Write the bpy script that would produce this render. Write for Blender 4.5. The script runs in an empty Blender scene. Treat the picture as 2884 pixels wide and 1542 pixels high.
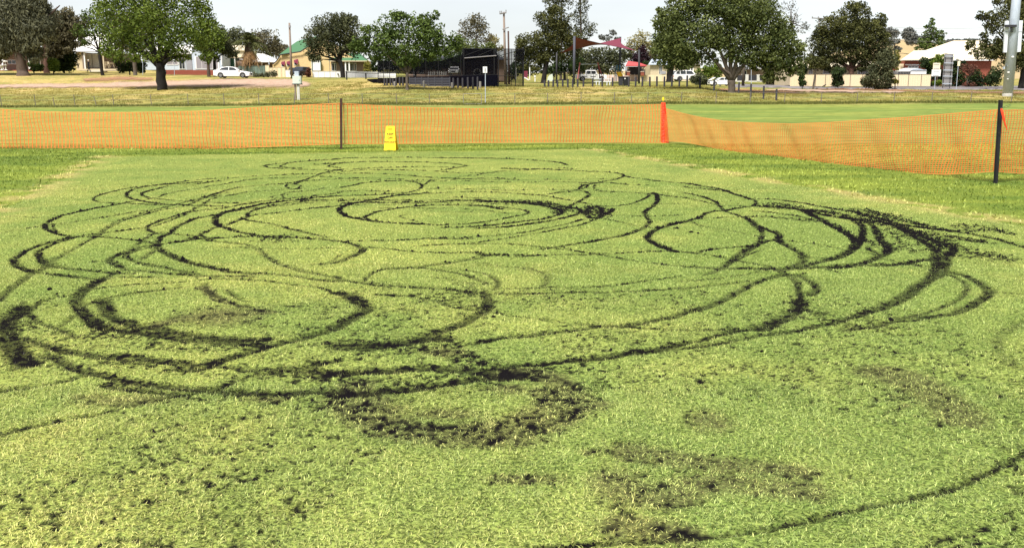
import bpy, bmesh, math, random
import numpy as np
from mathutils import Vector
S = bpy.context.scene
COL = S.collection
R = math.radians
random.seed(7)
rng = np.random.default_rng(7)

# ------------------------------------------------------------------ camera, world, sun, exposure
H, F, CX, CY = 1.5, 2600.0, 1442.0, 771.0
TH = math.atan((CY - 274.0) / F)
cam = bpy.data.cameras.new('camera')
cam.sensor_width = 36.0
cam.sensor_fit = 'HORIZONTAL'
cam.lens = 36.0 * F / 2884.0
cam.clip_start = 0.05
cam.clip_end = 4000.0
camo = bpy.data.objects.new('camera', cam)
camo.location = (0, 0, H)
camo.rotation_euler = (math.pi / 2 - TH, 0, 0)
COL.objects.link(camo)
S.camera = camo

SUN_EL, SUN_ROT = R(56), R(208)
w = bpy.data.worlds.new('World')
S.world = w
w.use_nodes = True
nt = w.node_tree
bg = nt.nodes['Background']
sky = nt.nodes.new('ShaderNodeTexSky')
sky.sky_type = 'NISHITA'
sky.sun_disc = False
sky.sun_elevation = SUN_EL
sky.sun_rotation = SUN_ROT
sky.dust_density = 0.6
sky.air_density = 1.0
sky.ozone_density = 1.0
hs = nt.nodes.new('ShaderNodeHueSaturation')
hs.inputs['Saturation'].default_value = 0.30
nt.links.new(sky.outputs[0], hs.inputs['Color'])
# thin even cloud: slow brightness changes over the whole sky
tcw = nt.nodes.new('ShaderNodeTexCoord'); mpw = nt.nodes.new('ShaderNodeMapping'); mpw.inputs['Scale'].default_value = (1.2, 1.2, 4.0)
nzw = nt.nodes.new('ShaderNodeTexNoise'); nzw.inputs['Scale'].default_value = 2.2; nzw.inputs['Detail'].default_value = 5
nt.links.new(tcw.outputs['Generated'], mpw.inputs[0]); nt.links.new(mpw.outputs[0], nzw.inputs['Vector'])
mrw = nt.nodes.new('ShaderNodeMapRange'); mrw.inputs['From Min'].default_value = .3; mrw.inputs['From Max'].default_value = .7; mrw.inputs['To Min'].default_value = .86; mrw.inputs['To Max'].default_value = 1.06
nt.links.new(nzw.outputs['Fac'], mrw.inputs[0])
vmw = nt.nodes.new('ShaderNodeVectorMath'); vmw.operation = 'SCALE'
nt.links.new(hs.outputs[0], vmw.inputs[0]); nt.links.new(mrw.outputs[0], vmw.inputs['Scale'])
nt.links.new(vmw.outputs[0], bg.inputs['Color'])
bg.inputs['Strength'].default_value = 0.070

sl = bpy.data.lights.new('sun', 'SUN')
sl.energy = 3.5
sl.angle = R(16)
sl.color = (1.0, 0.95, 0.86)
so = bpy.data.objects.new('sun', sl)
sd = Vector((math.sin(SUN_ROT) * math.cos(SUN_EL), math.cos(SUN_ROT) * math.cos(SUN_EL), math.sin(SUN_EL)))
so.rotation_euler = sd.to_track_quat('Z', 'Y').to_euler()
so.location = (0, -20, 60)
COL.objects.link(so)

S.view_settings.view_transform = 'Standard'
S.view_settings.look = 'None'
S.view_settings.gamma = 1.0
S.view_settings.exposure = 1.2
S.view_settings.use_curve_mapping = False

# ------------------------------------------------------------------ photo pixel (2884 wide) -> place
ct, st = math.cos(TH), math.sin(TH)
def ray(px, py):
    a, b = px - CX, CY - py
    return a, F * ct + b * st, -F * st + b * ct
def P(px, py, D):
    x, y, z = ray(px, py)
    t = D / y
    return Vector((x * t, D, H + z * t))
def G(px, py):
    x, y, z = ray(px, py)
    t = -H / z
    return x * t, y * t
def pxscale(D):
    return D / F

# ------------------------------------------------------------------ materials
def new_mat(name):
    m = bpy.data.materials.new(name)
    m.use_nodes = True
    n = m.node_tree.nodes
    return m, n, m.node_tree.links, n['Principled BSDF']
def rgba(c):
    return (c[0], c[1], c[2], 1.0)
def mat(name, c, rough=0.7, var=0.12, scale=6.0, metal=0.0, bump=0.0, spec=0.3, stretch=None):
    m, n, l, b = new_mat(name)
    tc = n.new('ShaderNodeTexCoord')
    nz = n.new('ShaderNodeTexNoise')
    nz.inputs['Scale'].default_value = scale
    nz.inputs['Detail'].default_value = 5
    if stretch:
        mp = n.new('ShaderNodeMapping')
        mp.inputs['Scale'].default_value = stretch
        l.new(tc.outputs['Object'], mp.inputs[0]); l.new(mp.outputs[0], nz.inputs['Vector'])
    else:
        l.new(tc.outputs['Object'], nz.inputs['Vector'])
    mx = n.new('ShaderNodeMix'); mx.data_type = 'RGBA'
    mx.inputs['A'].default_value = rgba([v * (1 - var * 1.6) for v in c])
    mx.inputs['B'].default_value = rgba([min(1, v * (1 + var * 1.6)) for v in c])
    l.new(nz.outputs['Fac'], mx.inputs['Factor'])
    l.new(mx.outputs['Result'], b.inputs['Base Color'])
    b.inputs['Roughness'].default_value = rough
    b.inputs['Metallic'].default_value = metal
    b.inputs['Specular IOR Level'].default_value = spec
    if bump:
        bp = n.new('ShaderNodeBump'); bp.inputs['Strength'].default_value = bump; bp.inputs['Distance'].default_value = 0.02
        l.new(nz.outputs['Fac'], bp.inputs['Height']); l.new(bp.outputs[0], b.inputs['Normal'])
    return m
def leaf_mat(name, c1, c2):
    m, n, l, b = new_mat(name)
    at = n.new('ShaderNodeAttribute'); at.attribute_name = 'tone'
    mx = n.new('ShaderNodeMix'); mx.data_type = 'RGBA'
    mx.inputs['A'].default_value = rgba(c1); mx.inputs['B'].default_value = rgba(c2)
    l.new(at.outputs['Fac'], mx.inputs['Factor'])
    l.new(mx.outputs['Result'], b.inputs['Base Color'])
    b.inputs['Roughness'].default_value = 0.65
    b.inputs['Specular IOR Level'].default_value = 0.2
    tr = n.new('ShaderNodeBsdfTranslucent')
    l.new(mx.outputs['Result'], tr.inputs['Color'])
    ms = n.new('ShaderNodeMixShader'); ms.inputs[0].default_value = 0.32
    l.new(b.outputs[0], ms.inputs[1]); l.new(tr.outputs[0], ms.inputs[2])
    l.new(ms.outputs[0], n['Material Output'].inputs['Surface'])
    return m
def net_mat(name, c, clear):
    m, n, l, b = new_mat(name)
    b.inputs['Base Color'].default_value = rgba(c); b.inputs['Roughness'].default_value = 0.95; b.inputs['Specular IOR Level'].default_value = .02
    tc = n.new('ShaderNodeTexCoord'); nz = n.new('ShaderNodeTexNoise'); nz.inputs['Scale'].default_value = 1.3
    l.new(tc.outputs['Object'], nz.inputs['Vector'])
    ma = n.new('ShaderNodeMath'); ma.operation = 'MULTIPLY_ADD'; ma.inputs[1].default_value = 0.3; ma.inputs[2].default_value = clear - 0.15
    l.new(nz.outputs['Fac'], ma.inputs[0])
    t = n.new('ShaderNodeBsdfTransparent'); ms = n.new('ShaderNodeMixShader')
    l.new(ma.outputs[0], ms.inputs[0]); l.new(b.outputs[0], ms.inputs[1]); l.new(t.outputs[0], ms.inputs[2])
    l.new(ms.outputs[0], n['Material Output'].inputs['Surface'])
    return m
def glass_mat(name, c):
    m, n, l, b = new_mat(name)
    tc = n.new('ShaderNodeTexCoord'); nz = n.new('ShaderNodeTexNoise'); nz.inputs['Scale'].default_value = 0.8
    l.new(tc.outputs['Object'], nz.inputs['Vector'])
    mx = n.new('ShaderNodeMix'); mx.data_type = 'RGBA'
    mx.inputs['A'].default_value = rgba([v * .6 for v in c]); mx.inputs['B'].default_value = rgba([v * 1.4 for v in c])
    l.new(nz.outputs['Fac'], mx.inputs['Factor']); l.new(mx.outputs['Result'], b.inputs['Base Color'])
    b.inputs['Roughness'].default_value = 0.08; b.inputs['Specular IOR Level'].default_value = 0.6
    return m

M = {}
M['white'] = mat('white_paint', (.72, .72, .72), .5, .03)
M['carwhite'] = mat('white_car_paint', (.74, .74, .75), .18, .01, spec=.6)
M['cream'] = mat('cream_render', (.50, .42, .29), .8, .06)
M['creamfence'] = mat('cream_sheet_steel', (.66, .55, .38), .6, .05)
M['creamroof'] = mat('cream_steel_roof', (.72, .63, .47), .5, .04)
M['paleroof'] = mat('pale_steel_roof', (.74, .72, .70), .5, .06)
M['paleblue'] = mat('pale_blue_render', (.44, .50, .58), .8, .05)
M['yellowbrick'] = mat('yellow_block', (.58, .43, .22), .8, .10, 4)
M['redbrick'] = mat('red_brick', (.24, .07, .045), .85, .25, 8)
M['greenroof'] = mat('green_steel_roof', (.060, .150, .075), .6, .06)
M['greenfence'] = mat('grey_green_sheet_steel', (.14, .19, .16), .6, .08)
M['darkgreen'] = mat('dark_green_paint', (.02, .07, .04), .6, .05)
M['shadewall'] = mat('shaded_wall_render', (.20, .14, .11), .85, .1)  # dark wall tone, with verandah shade put into the colour
M['greywall'] = mat('grey_render', (.27, .27, .30), .8, .08)
M['dark'] = mat('charcoal_paint', (.03, .03, .036), .6, .15)
M['black'] = mat('black_steel', (.012, .012, .014), .5, .2)
M['bollard'] = mat('dark_weathered_timber', (.038, .036, .045), .8, .3, 9)
M['palebollard'] = mat('grey_weathered_timber', (.22, .21, .20), .8, .2, 9)
M['slat'] = mat('charcoal_steel_slat', (.055, .057, .075), .6, .12)
M['timber'] = mat('weathered_pole_timber', (.20, .155, .13), .85, .25, 5, stretch=(8, 8, .6))
M['steel'] = mat('galvanised_steel', (.38, .43, .51), .6, .16, 3.5, metal=.1, stretch=(2.0, 2.0, .7))
M['greysteel'] = mat('grey_sign_back', (.26, .25, .26), .5, .1, metal=.3)
M['palesteel'] = mat('pale_painted_steel', (.60, .64, .70), .4, .05)
M['maroon'] = mat('maroon_shade_cloth', (.15, .026, .048), .85, .06)
M['redroof'] = mat('red_sheet_roof', (.42, .07, .07), .6, .06)
M['redmetal'] = mat('faded_red_paint', (.36, .10, .09), .5, .1)
M['yellow'] = mat('yellow_plastic', (.95, .62, .01), .35, .03, spec=.5)
M['orangeyellow'] = mat('yellow_plastic_slot', (.65, .30, .005), .5, .03)
M['letter'] = mat('dark_print', (.06, .035, .01), .6, .05)
M['bluemetal'] = mat('blue_paint', (.03, .12, .22), .5, .05)
M['glass'] = glass_mat('dark_glass', (.03, .035, .04))
M['blind'] = mat('grey_blind', (.26, .24, .26), .7, .2, 20, stretch=(6, 6, .3))
M['tyre'] = mat('tyre_rubber', (.015, .015, .016), .8, .1)
M['rim'] = mat('alloy_rim', (.45, .46, .48), .3, .05, metal=.7)
M['redlamp'] = mat('red_lamp_lens', (.35, .01, .01), .2, .05)
M['clearlamp'] = mat('clear_lamp_lens', (.55, .56, .58), .12, .05)
M['navy'] = mat('charcoal_blue_car_paint', (.025, .03, .045), .2, .02, spec=.6)
M['bark'] = mat('brown_bark', (.075, .052, .040), .9, .45, 5, bump=.9, stretch=(3, 3, .7))
M['darkbark'] = mat('dark_bark', (.012, .010, .009), .9, .4, 5, bump=.9, stretch=(3, 3, .7))
M['greybark'] = mat('grey_brown_bark', (.085, .068, .054), .9, .35, 5, bump=.9, stretch=(3, 3, .7))
M['redbark'] = mat('red_brown_bark', (.11, .058, .042), .9, .35, 5, bump=.9, stretch=(3, 3, .7))
M['concrete'] = mat('pale_concrete', (.50, .49, .46), .85, .15, 5)
M['pinkwall'] = mat('pale_pink_render', (.58, .44, .38), .85, .08)
M['orange'] = None
M['net'] = net_mat('black_netting', (.004, .004, .006), .36)
M['netclear'] = net_mat('open_black_netting', (.004, .004, .006), .62)
M['skirt'] = net_mat('dense_black_shade_cloth', (.004, .004, .008), .10)
M['wire'] = mat('grey_fence_wire', (.22, .21, .19), .6, .1)
M['postwood'] = mat('grey_fence_post', (.16, .14, .11), .85, .25, 8)
M['cloth'] = mat('dark_navy_cloth', (.012, .012, .018), .9, .1)
M['skin'] = mat('skin', (.42, .25, .18), .6, .05)
M['hair'] = mat('grey_hair', (.55, .53, .50), .8, .1)
M['utilfoot'] = mat('stained_concrete', (.30, .29, .26), .9, .2, 6)
M['utilgrey'] = mat('pale_green_grey_box', (.50, .56, .50), .5, .10, 5)

# ------------------------------------------------------------------ mesh helpers
def link_mesh(name, verts, faces, m, parent=None, loc=None, smooth=False):
    me = bpy.data.meshes.new(name)
    me.from_pydata([tuple(v) for v in verts], [], [tuple(f) for f in faces])
    if m is not None:
        me.materials.append(m)
    if smooth:
        me.polygons.foreach_set('use_smooth', [True] * len(me.polygons))
    me.update()
    o = bpy.data.objects.new(name, me)
    COL.objects.link(o)
    if parent is not None:
        o.parent = parent
    if loc is not None:
        o.location = loc
    return o
def fast_mesh(name, V, faces_flat, nper, m, attrs=None):
    """V (n,3); faces_flat int array, nper corners per face"""
    me = bpy.data.meshes.new(name)
    nf = len(faces_flat) // nper
    me.vertices.add(len(V)); me.vertices.foreach_set('co', np.asarray(V, np.float32).ravel())
    me.loops.add(nf * nper); me.loops.foreach_set('vertex_index', np.asarray(faces_flat, np.int32))
    me.polygons.add(nf)
    me.polygons.foreach_set('loop_start', np.arange(nf, dtype=np.int32) * nper)
    for k, v in (attrs or {}).items():
        a = me.attributes.new(k, 'FLOAT', 'POINT')
        a.data.foreach_set('value', np.asarray(v, np.float32))
    me.materials.append(m)
    me.update(calc_edges=True)
    return me
def obj(name, me, parent=None, loc=None):
    o = bpy.data.objects.new(name, me)
    COL.objects.link(o)
    if parent is not None: o.parent = parent
    if loc is not None: o.location = loc
    return o
def tag(o, label=None, cat=None, group=None, kind=None):
    if label: o['label'] = label
    if cat: o['category'] = cat
    if group: o['group'] = group
    if kind: o['kind'] = kind
    return o
def thing(name, loc, label, cat, group=None, rz=0.0):
    o = bpy.data.objects.new(name, None)
    o.empty_display_size = .3
    o.location = loc; o.rotation_euler = (0, 0, rz)
    COL.objects.link(o)
    return tag(o, label, cat, group)
def copy_tree(o, parent=None):
    c = o.copy(); COL.objects.link(c)
    if parent is not None: c.parent = parent
    for ch in list(o.children):
        copy_tree(ch, c)
    return c

class MB:
    """collects shapes in world coordinates, built relative to a root"""
    def __init__(s): s.v, s.f = [], []
    def add(s, vs, fs):
        k = len(s.v); s.v += [Vector(v) for v in vs]; s.f += [tuple(i + k for i in f) for f in fs]; return s
    def box(s, x0, x1, y0, y1, z0, z1):
        return s.add([(x0, y0, z0), (x1, y0, z0), (x1, y1, z0), (x0, y1, z0), (x0, y0, z1), (x1, y0, z1), (x1, y1, z1), (x0, y1, z1)],
                     [(0, 3, 2, 1), (4, 5, 6, 7), (0, 1, 5, 4), (1, 2, 6, 5), (2, 3, 7, 6), (3, 0, 4, 7)])
    def pbox(s, a, b, c, d, D, depth):
        """box whose front spans photo pixels a..c across, b..d down, at distance D"""
        p = P((a + c) / 2, b, D); q = P((a + c) / 2, d, D)
        x0 = P(a, (b + d) / 2, D).x; x1 = P(c, (b + d) / 2, D).x
        return s.box(x0, x1, D, D + depth, q.z, p.z)
    def prism(s, pts, D, depth):
        """outline in photo pixels at distance D, given thickness"""
        n = len(pts)
        a = [P(x, y, D) for x, y in pts]; b = [p + Vector((0, depth, 0)) for p in a]
        return s.add(a + b, [tuple(range(n)), tuple(range(2 * n - 1, n - 1, -1))] + [((i + 1) % n, i, n + i, n + (i + 1) % n) for i in range(n)])
    def tube(s, pts, radii, n=8, cap=True):
        pts = [Vector(p) for p in pts]
        if not isinstance(radii, (list, tuple)): radii = [radii] * len(pts)
        k = len(s.v); fs = []
        for i, p in enumerate(pts):
            t = (pts[min(i + 1, len(pts) - 1)] - pts[max(i - 1, 0)]).normalized()
            u = t.cross(Vector((0, 1, 0.13))).normalized(); w_ = t.cross(u).normalized()
            for j in range(n):
                a = 2 * math.pi * j / n
                s.v.append(p + (u * math.cos(a) + w_ * math.sin(a)) * radii[i])
            if i:
                for j in range(n):
                    s.f.append((k + (i - 1) * n + j, k + (i - 1) * n + (j + 1) % n, k + i * n + (j + 1) % n, k + i * n + j))
        if cap:
            s.f.append(tuple(k + j for j in range(n - 1, -1, -1))); s.f.append(tuple(k + (len(pts) - 1) * n + j for j in range(n)))
        return s
    def build(s, name, m, parent=None, smooth=False, kind=None, bevel=0.0):
        off = parent_off(parent)
        o = link_mesh(name, [v - off for v in s.v], s.f, m, parent, None, smooth)
        if bevel:
            b = o.modifiers.new('bevel', 'BEVEL'); b.width = bevel; b.segments = 2; b.limit_method = 'ANGLE'
        if kind: o['kind'] = kind
        return o
def parent_off(p):
    off = Vector((0, 0, 0))
    while p is not None:
        off += p.location; p = p.parent
    return off

# ------------------------------------------------------------------ numpy noise
def vnoise(x, y, seed=0):
    xi = np.floor(x).astype(np.int64); yi = np.floor(y).astype(np.int64)
    fx = x - xi; fy = y - yi
    fx = fx * fx * (3 - 2 * fx); fy = fy * fy * (3 - 2 * fy)
    def h(a, b):
        n = (a * 374761393 + b * 668265263 + seed * 974634777) & 0xFFFFFFFF
        n = ((n ^ (n >> 13)) * 1274126177) & 0xFFFFFFFF
        return ((n ^ (n >> 16)) & 0xFFFF) / 65535.0
    return (h(xi, yi) * (1 - fx) + h(xi + 1, yi) * fx) * (1 - fy) + (h(xi, yi + 1) * (1 - fx) + h(xi + 1, yi + 1) * fx) * fy
def fbm(x, y, seed=0, o=3):
    s = 0; a = .5; t = 0
    for i in range(o):
        s = s + a * vnoise(x * 2 ** i, y * 2 ** i, seed + i * 17); t += a; a *= .5
    return s / t
def sstep(a, b, x):
    t = np.clip((x - a) / (b - a), 0, 1); return t * t * (3 - 2 * t)
# ------------------------------------------------------------------ terrain (flat oval, then the grassy bank)
TPX = np.array([-900, 0, 455, 830, 1100, 1300, 1500, 1750, 1950, 2065, 2300, 2600, 2884, 3800.])
TROW = [
 (80, [305, 305, 301, 298, 297, 298, 297, 296, 295, 295, 294, 291, 291, 291]),
 (92, [275, 273, 271, 269, 265, 266, 263, 259, 257, 265, 269, 267, 267, 267]),
 (104, [254, 253, 252, 246, 240, 245, 244, 243, 244, 258, 261, 258, 257, 257]),
 (118, [235, 232, 228, 225, 222, 241, 242, 240, 240, 247, 254, 252, 252, 252]),
 (135, [206, 205, 212, 218, 219, 236, 237, 235, 232, 241, 247, 248, 248, 248]),
 (160, [197, 197, 207, 215, 216, 228, 229, 227, 226, 236, 243, 243, 243, 243]),
 (230, [188, 188, 196, 206, 208, 214, 216, 216, 216, 226, 232, 232, 232, 232]),
 (900, [170, 170, 180, 190, 195, 200, 205, 205, 205, 215, 215, 215, 215, 215]),
]
TD = np.array([-400, 0, 34, 60] + [r[0] for r in TROW] + [3000.])
TZ = np.zeros((len(TD), len(TPX)))
for i, (D_, ys) in enumerate(TROW):
    for j, y_ in enumerate(ys):
        TZ[4 + i, j] = P(TPX[j], y_, D_).z
TZ[3] = TZ[4] * .35
TZ[-1] = TZ[-2] * 1.5
def tz_raw(px, D):
    D = np.clip(D, TD[0], TD[-1]); px = np.clip(px, TPX[0], TPX[-1])
    i = np.clip(np.searchsorted(TD, D) - 1, 0, len(TD) - 2); j = np.clip(np.searchsorted(TPX, px) - 1, 0, len(TPX) - 2)
    a = (D - TD[i]) / (TD[i + 1] - TD[i]); b = (px - TPX[j]) / (TPX[j + 1] - TPX[j])
    b = b * b * (3 - 2 * b)
    return (TZ[i, j] * (1 - b) + TZ[i, j + 1] * b) * (1 - a) + (TZ[i + 1, j] * (1 - b) + TZ[i + 1, j + 1] * b) * a
def terr(x, y):
    x = np.asarray(x, float); y = np.asarray(y, float)
    px = CX + x / np.maximum(y, 1.0) * F / ct
    s = 0
    for d in (-5, -2.5, 0, 2.5, 5):
        s = s + tz_raw(px, y + d * sstep(40, 90, y))
    return s / 5
def ground(px, py, lo=30, hi=400):
    """where the sight line through a photo pixel first meets the terrain"""
    x, y, z = ray(px, py)
    Ds = np.arange(lo, hi, .25)
    zz = H + z / y * Ds; g = terr(x / y * Ds, Ds)
    k = np.nonzero(zz <= g)[0]
    D = Ds[k[0]] if len(k) else 140.0
    return Vector((x / y * D, D, float(terr(x / y * D, D))))
def on(px, D):
    """ground point at distance D under photo column px"""
    x = (px - CX) / (F * ct) * D
    z = float(terr(x, D))
    # column leans slightly with height: refine once
    py = 271 - (z - H) / D * F
    xx, yy, zz = ray(px, py)
    x = xx / yy * D
    return Vector((x, D, float(terr(x, D))))

def grid_mesh(name, X, Y, Z, m, keep=None, attrs=None):
    nr, nc = X.shape
    V = np.stack([X, Y, Z], -1).reshape(-1, 3)
    i = np.arange(nr * nc).reshape(nr, nc)
    q = np.stack([i[:-1, :-1], i[:-1, 1:], i[1:, 1:], i[1:, :-1]], -1).reshape(-1, 4)
    at = {k: v.ravel() for k, v in (attrs or {}).items()}
    if keep is not None:
        q = q[keep.ravel()]
        u, inv = np.unique(q, return_inverse=True)
        V = V[u]; q = inv.reshape(-1, 4); at = {k: v[u] for k, v in at.items()}
    me = fast_mesh(name, V, q.ravel(), 4, m, at)
    me.polygons.foreach_set('use_smooth', np.ones(len(me.polygons), bool))
    return me

# wicket outline (edges as lines on the ground)
WL0, WL1 = np.array(G(40, 577)), np.array(G(300, 441))
WR0, WR1 = np.array(G(2884, 634)), np.array(G(1660, 421))
WF0, WF1 = WL1, np.array(G(1690, 419.5))
def sd_line(x, y, a, b):
    d = b - a; n = np.array([-d[1], d[0]]) / np.hypot(*d)
    return (x - a[0]) * n[0] + (y - a[1]) * n[1]
def wicket_sd(x, y):
    """positive inside the wicket square, metres from its nearest edge"""
    wob = (fbm(x * 1.3, y * 1.3, 5) - .5) * .35
    a = -sd_line(x, y, WL0, WL1); b = sd_line(x, y, WR0, WR1); c = -sd_line(x, y, WF0, WF1)
    return np.minimum(np.minimum(a, b), c * 1.0) + wob, a, b, c

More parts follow.
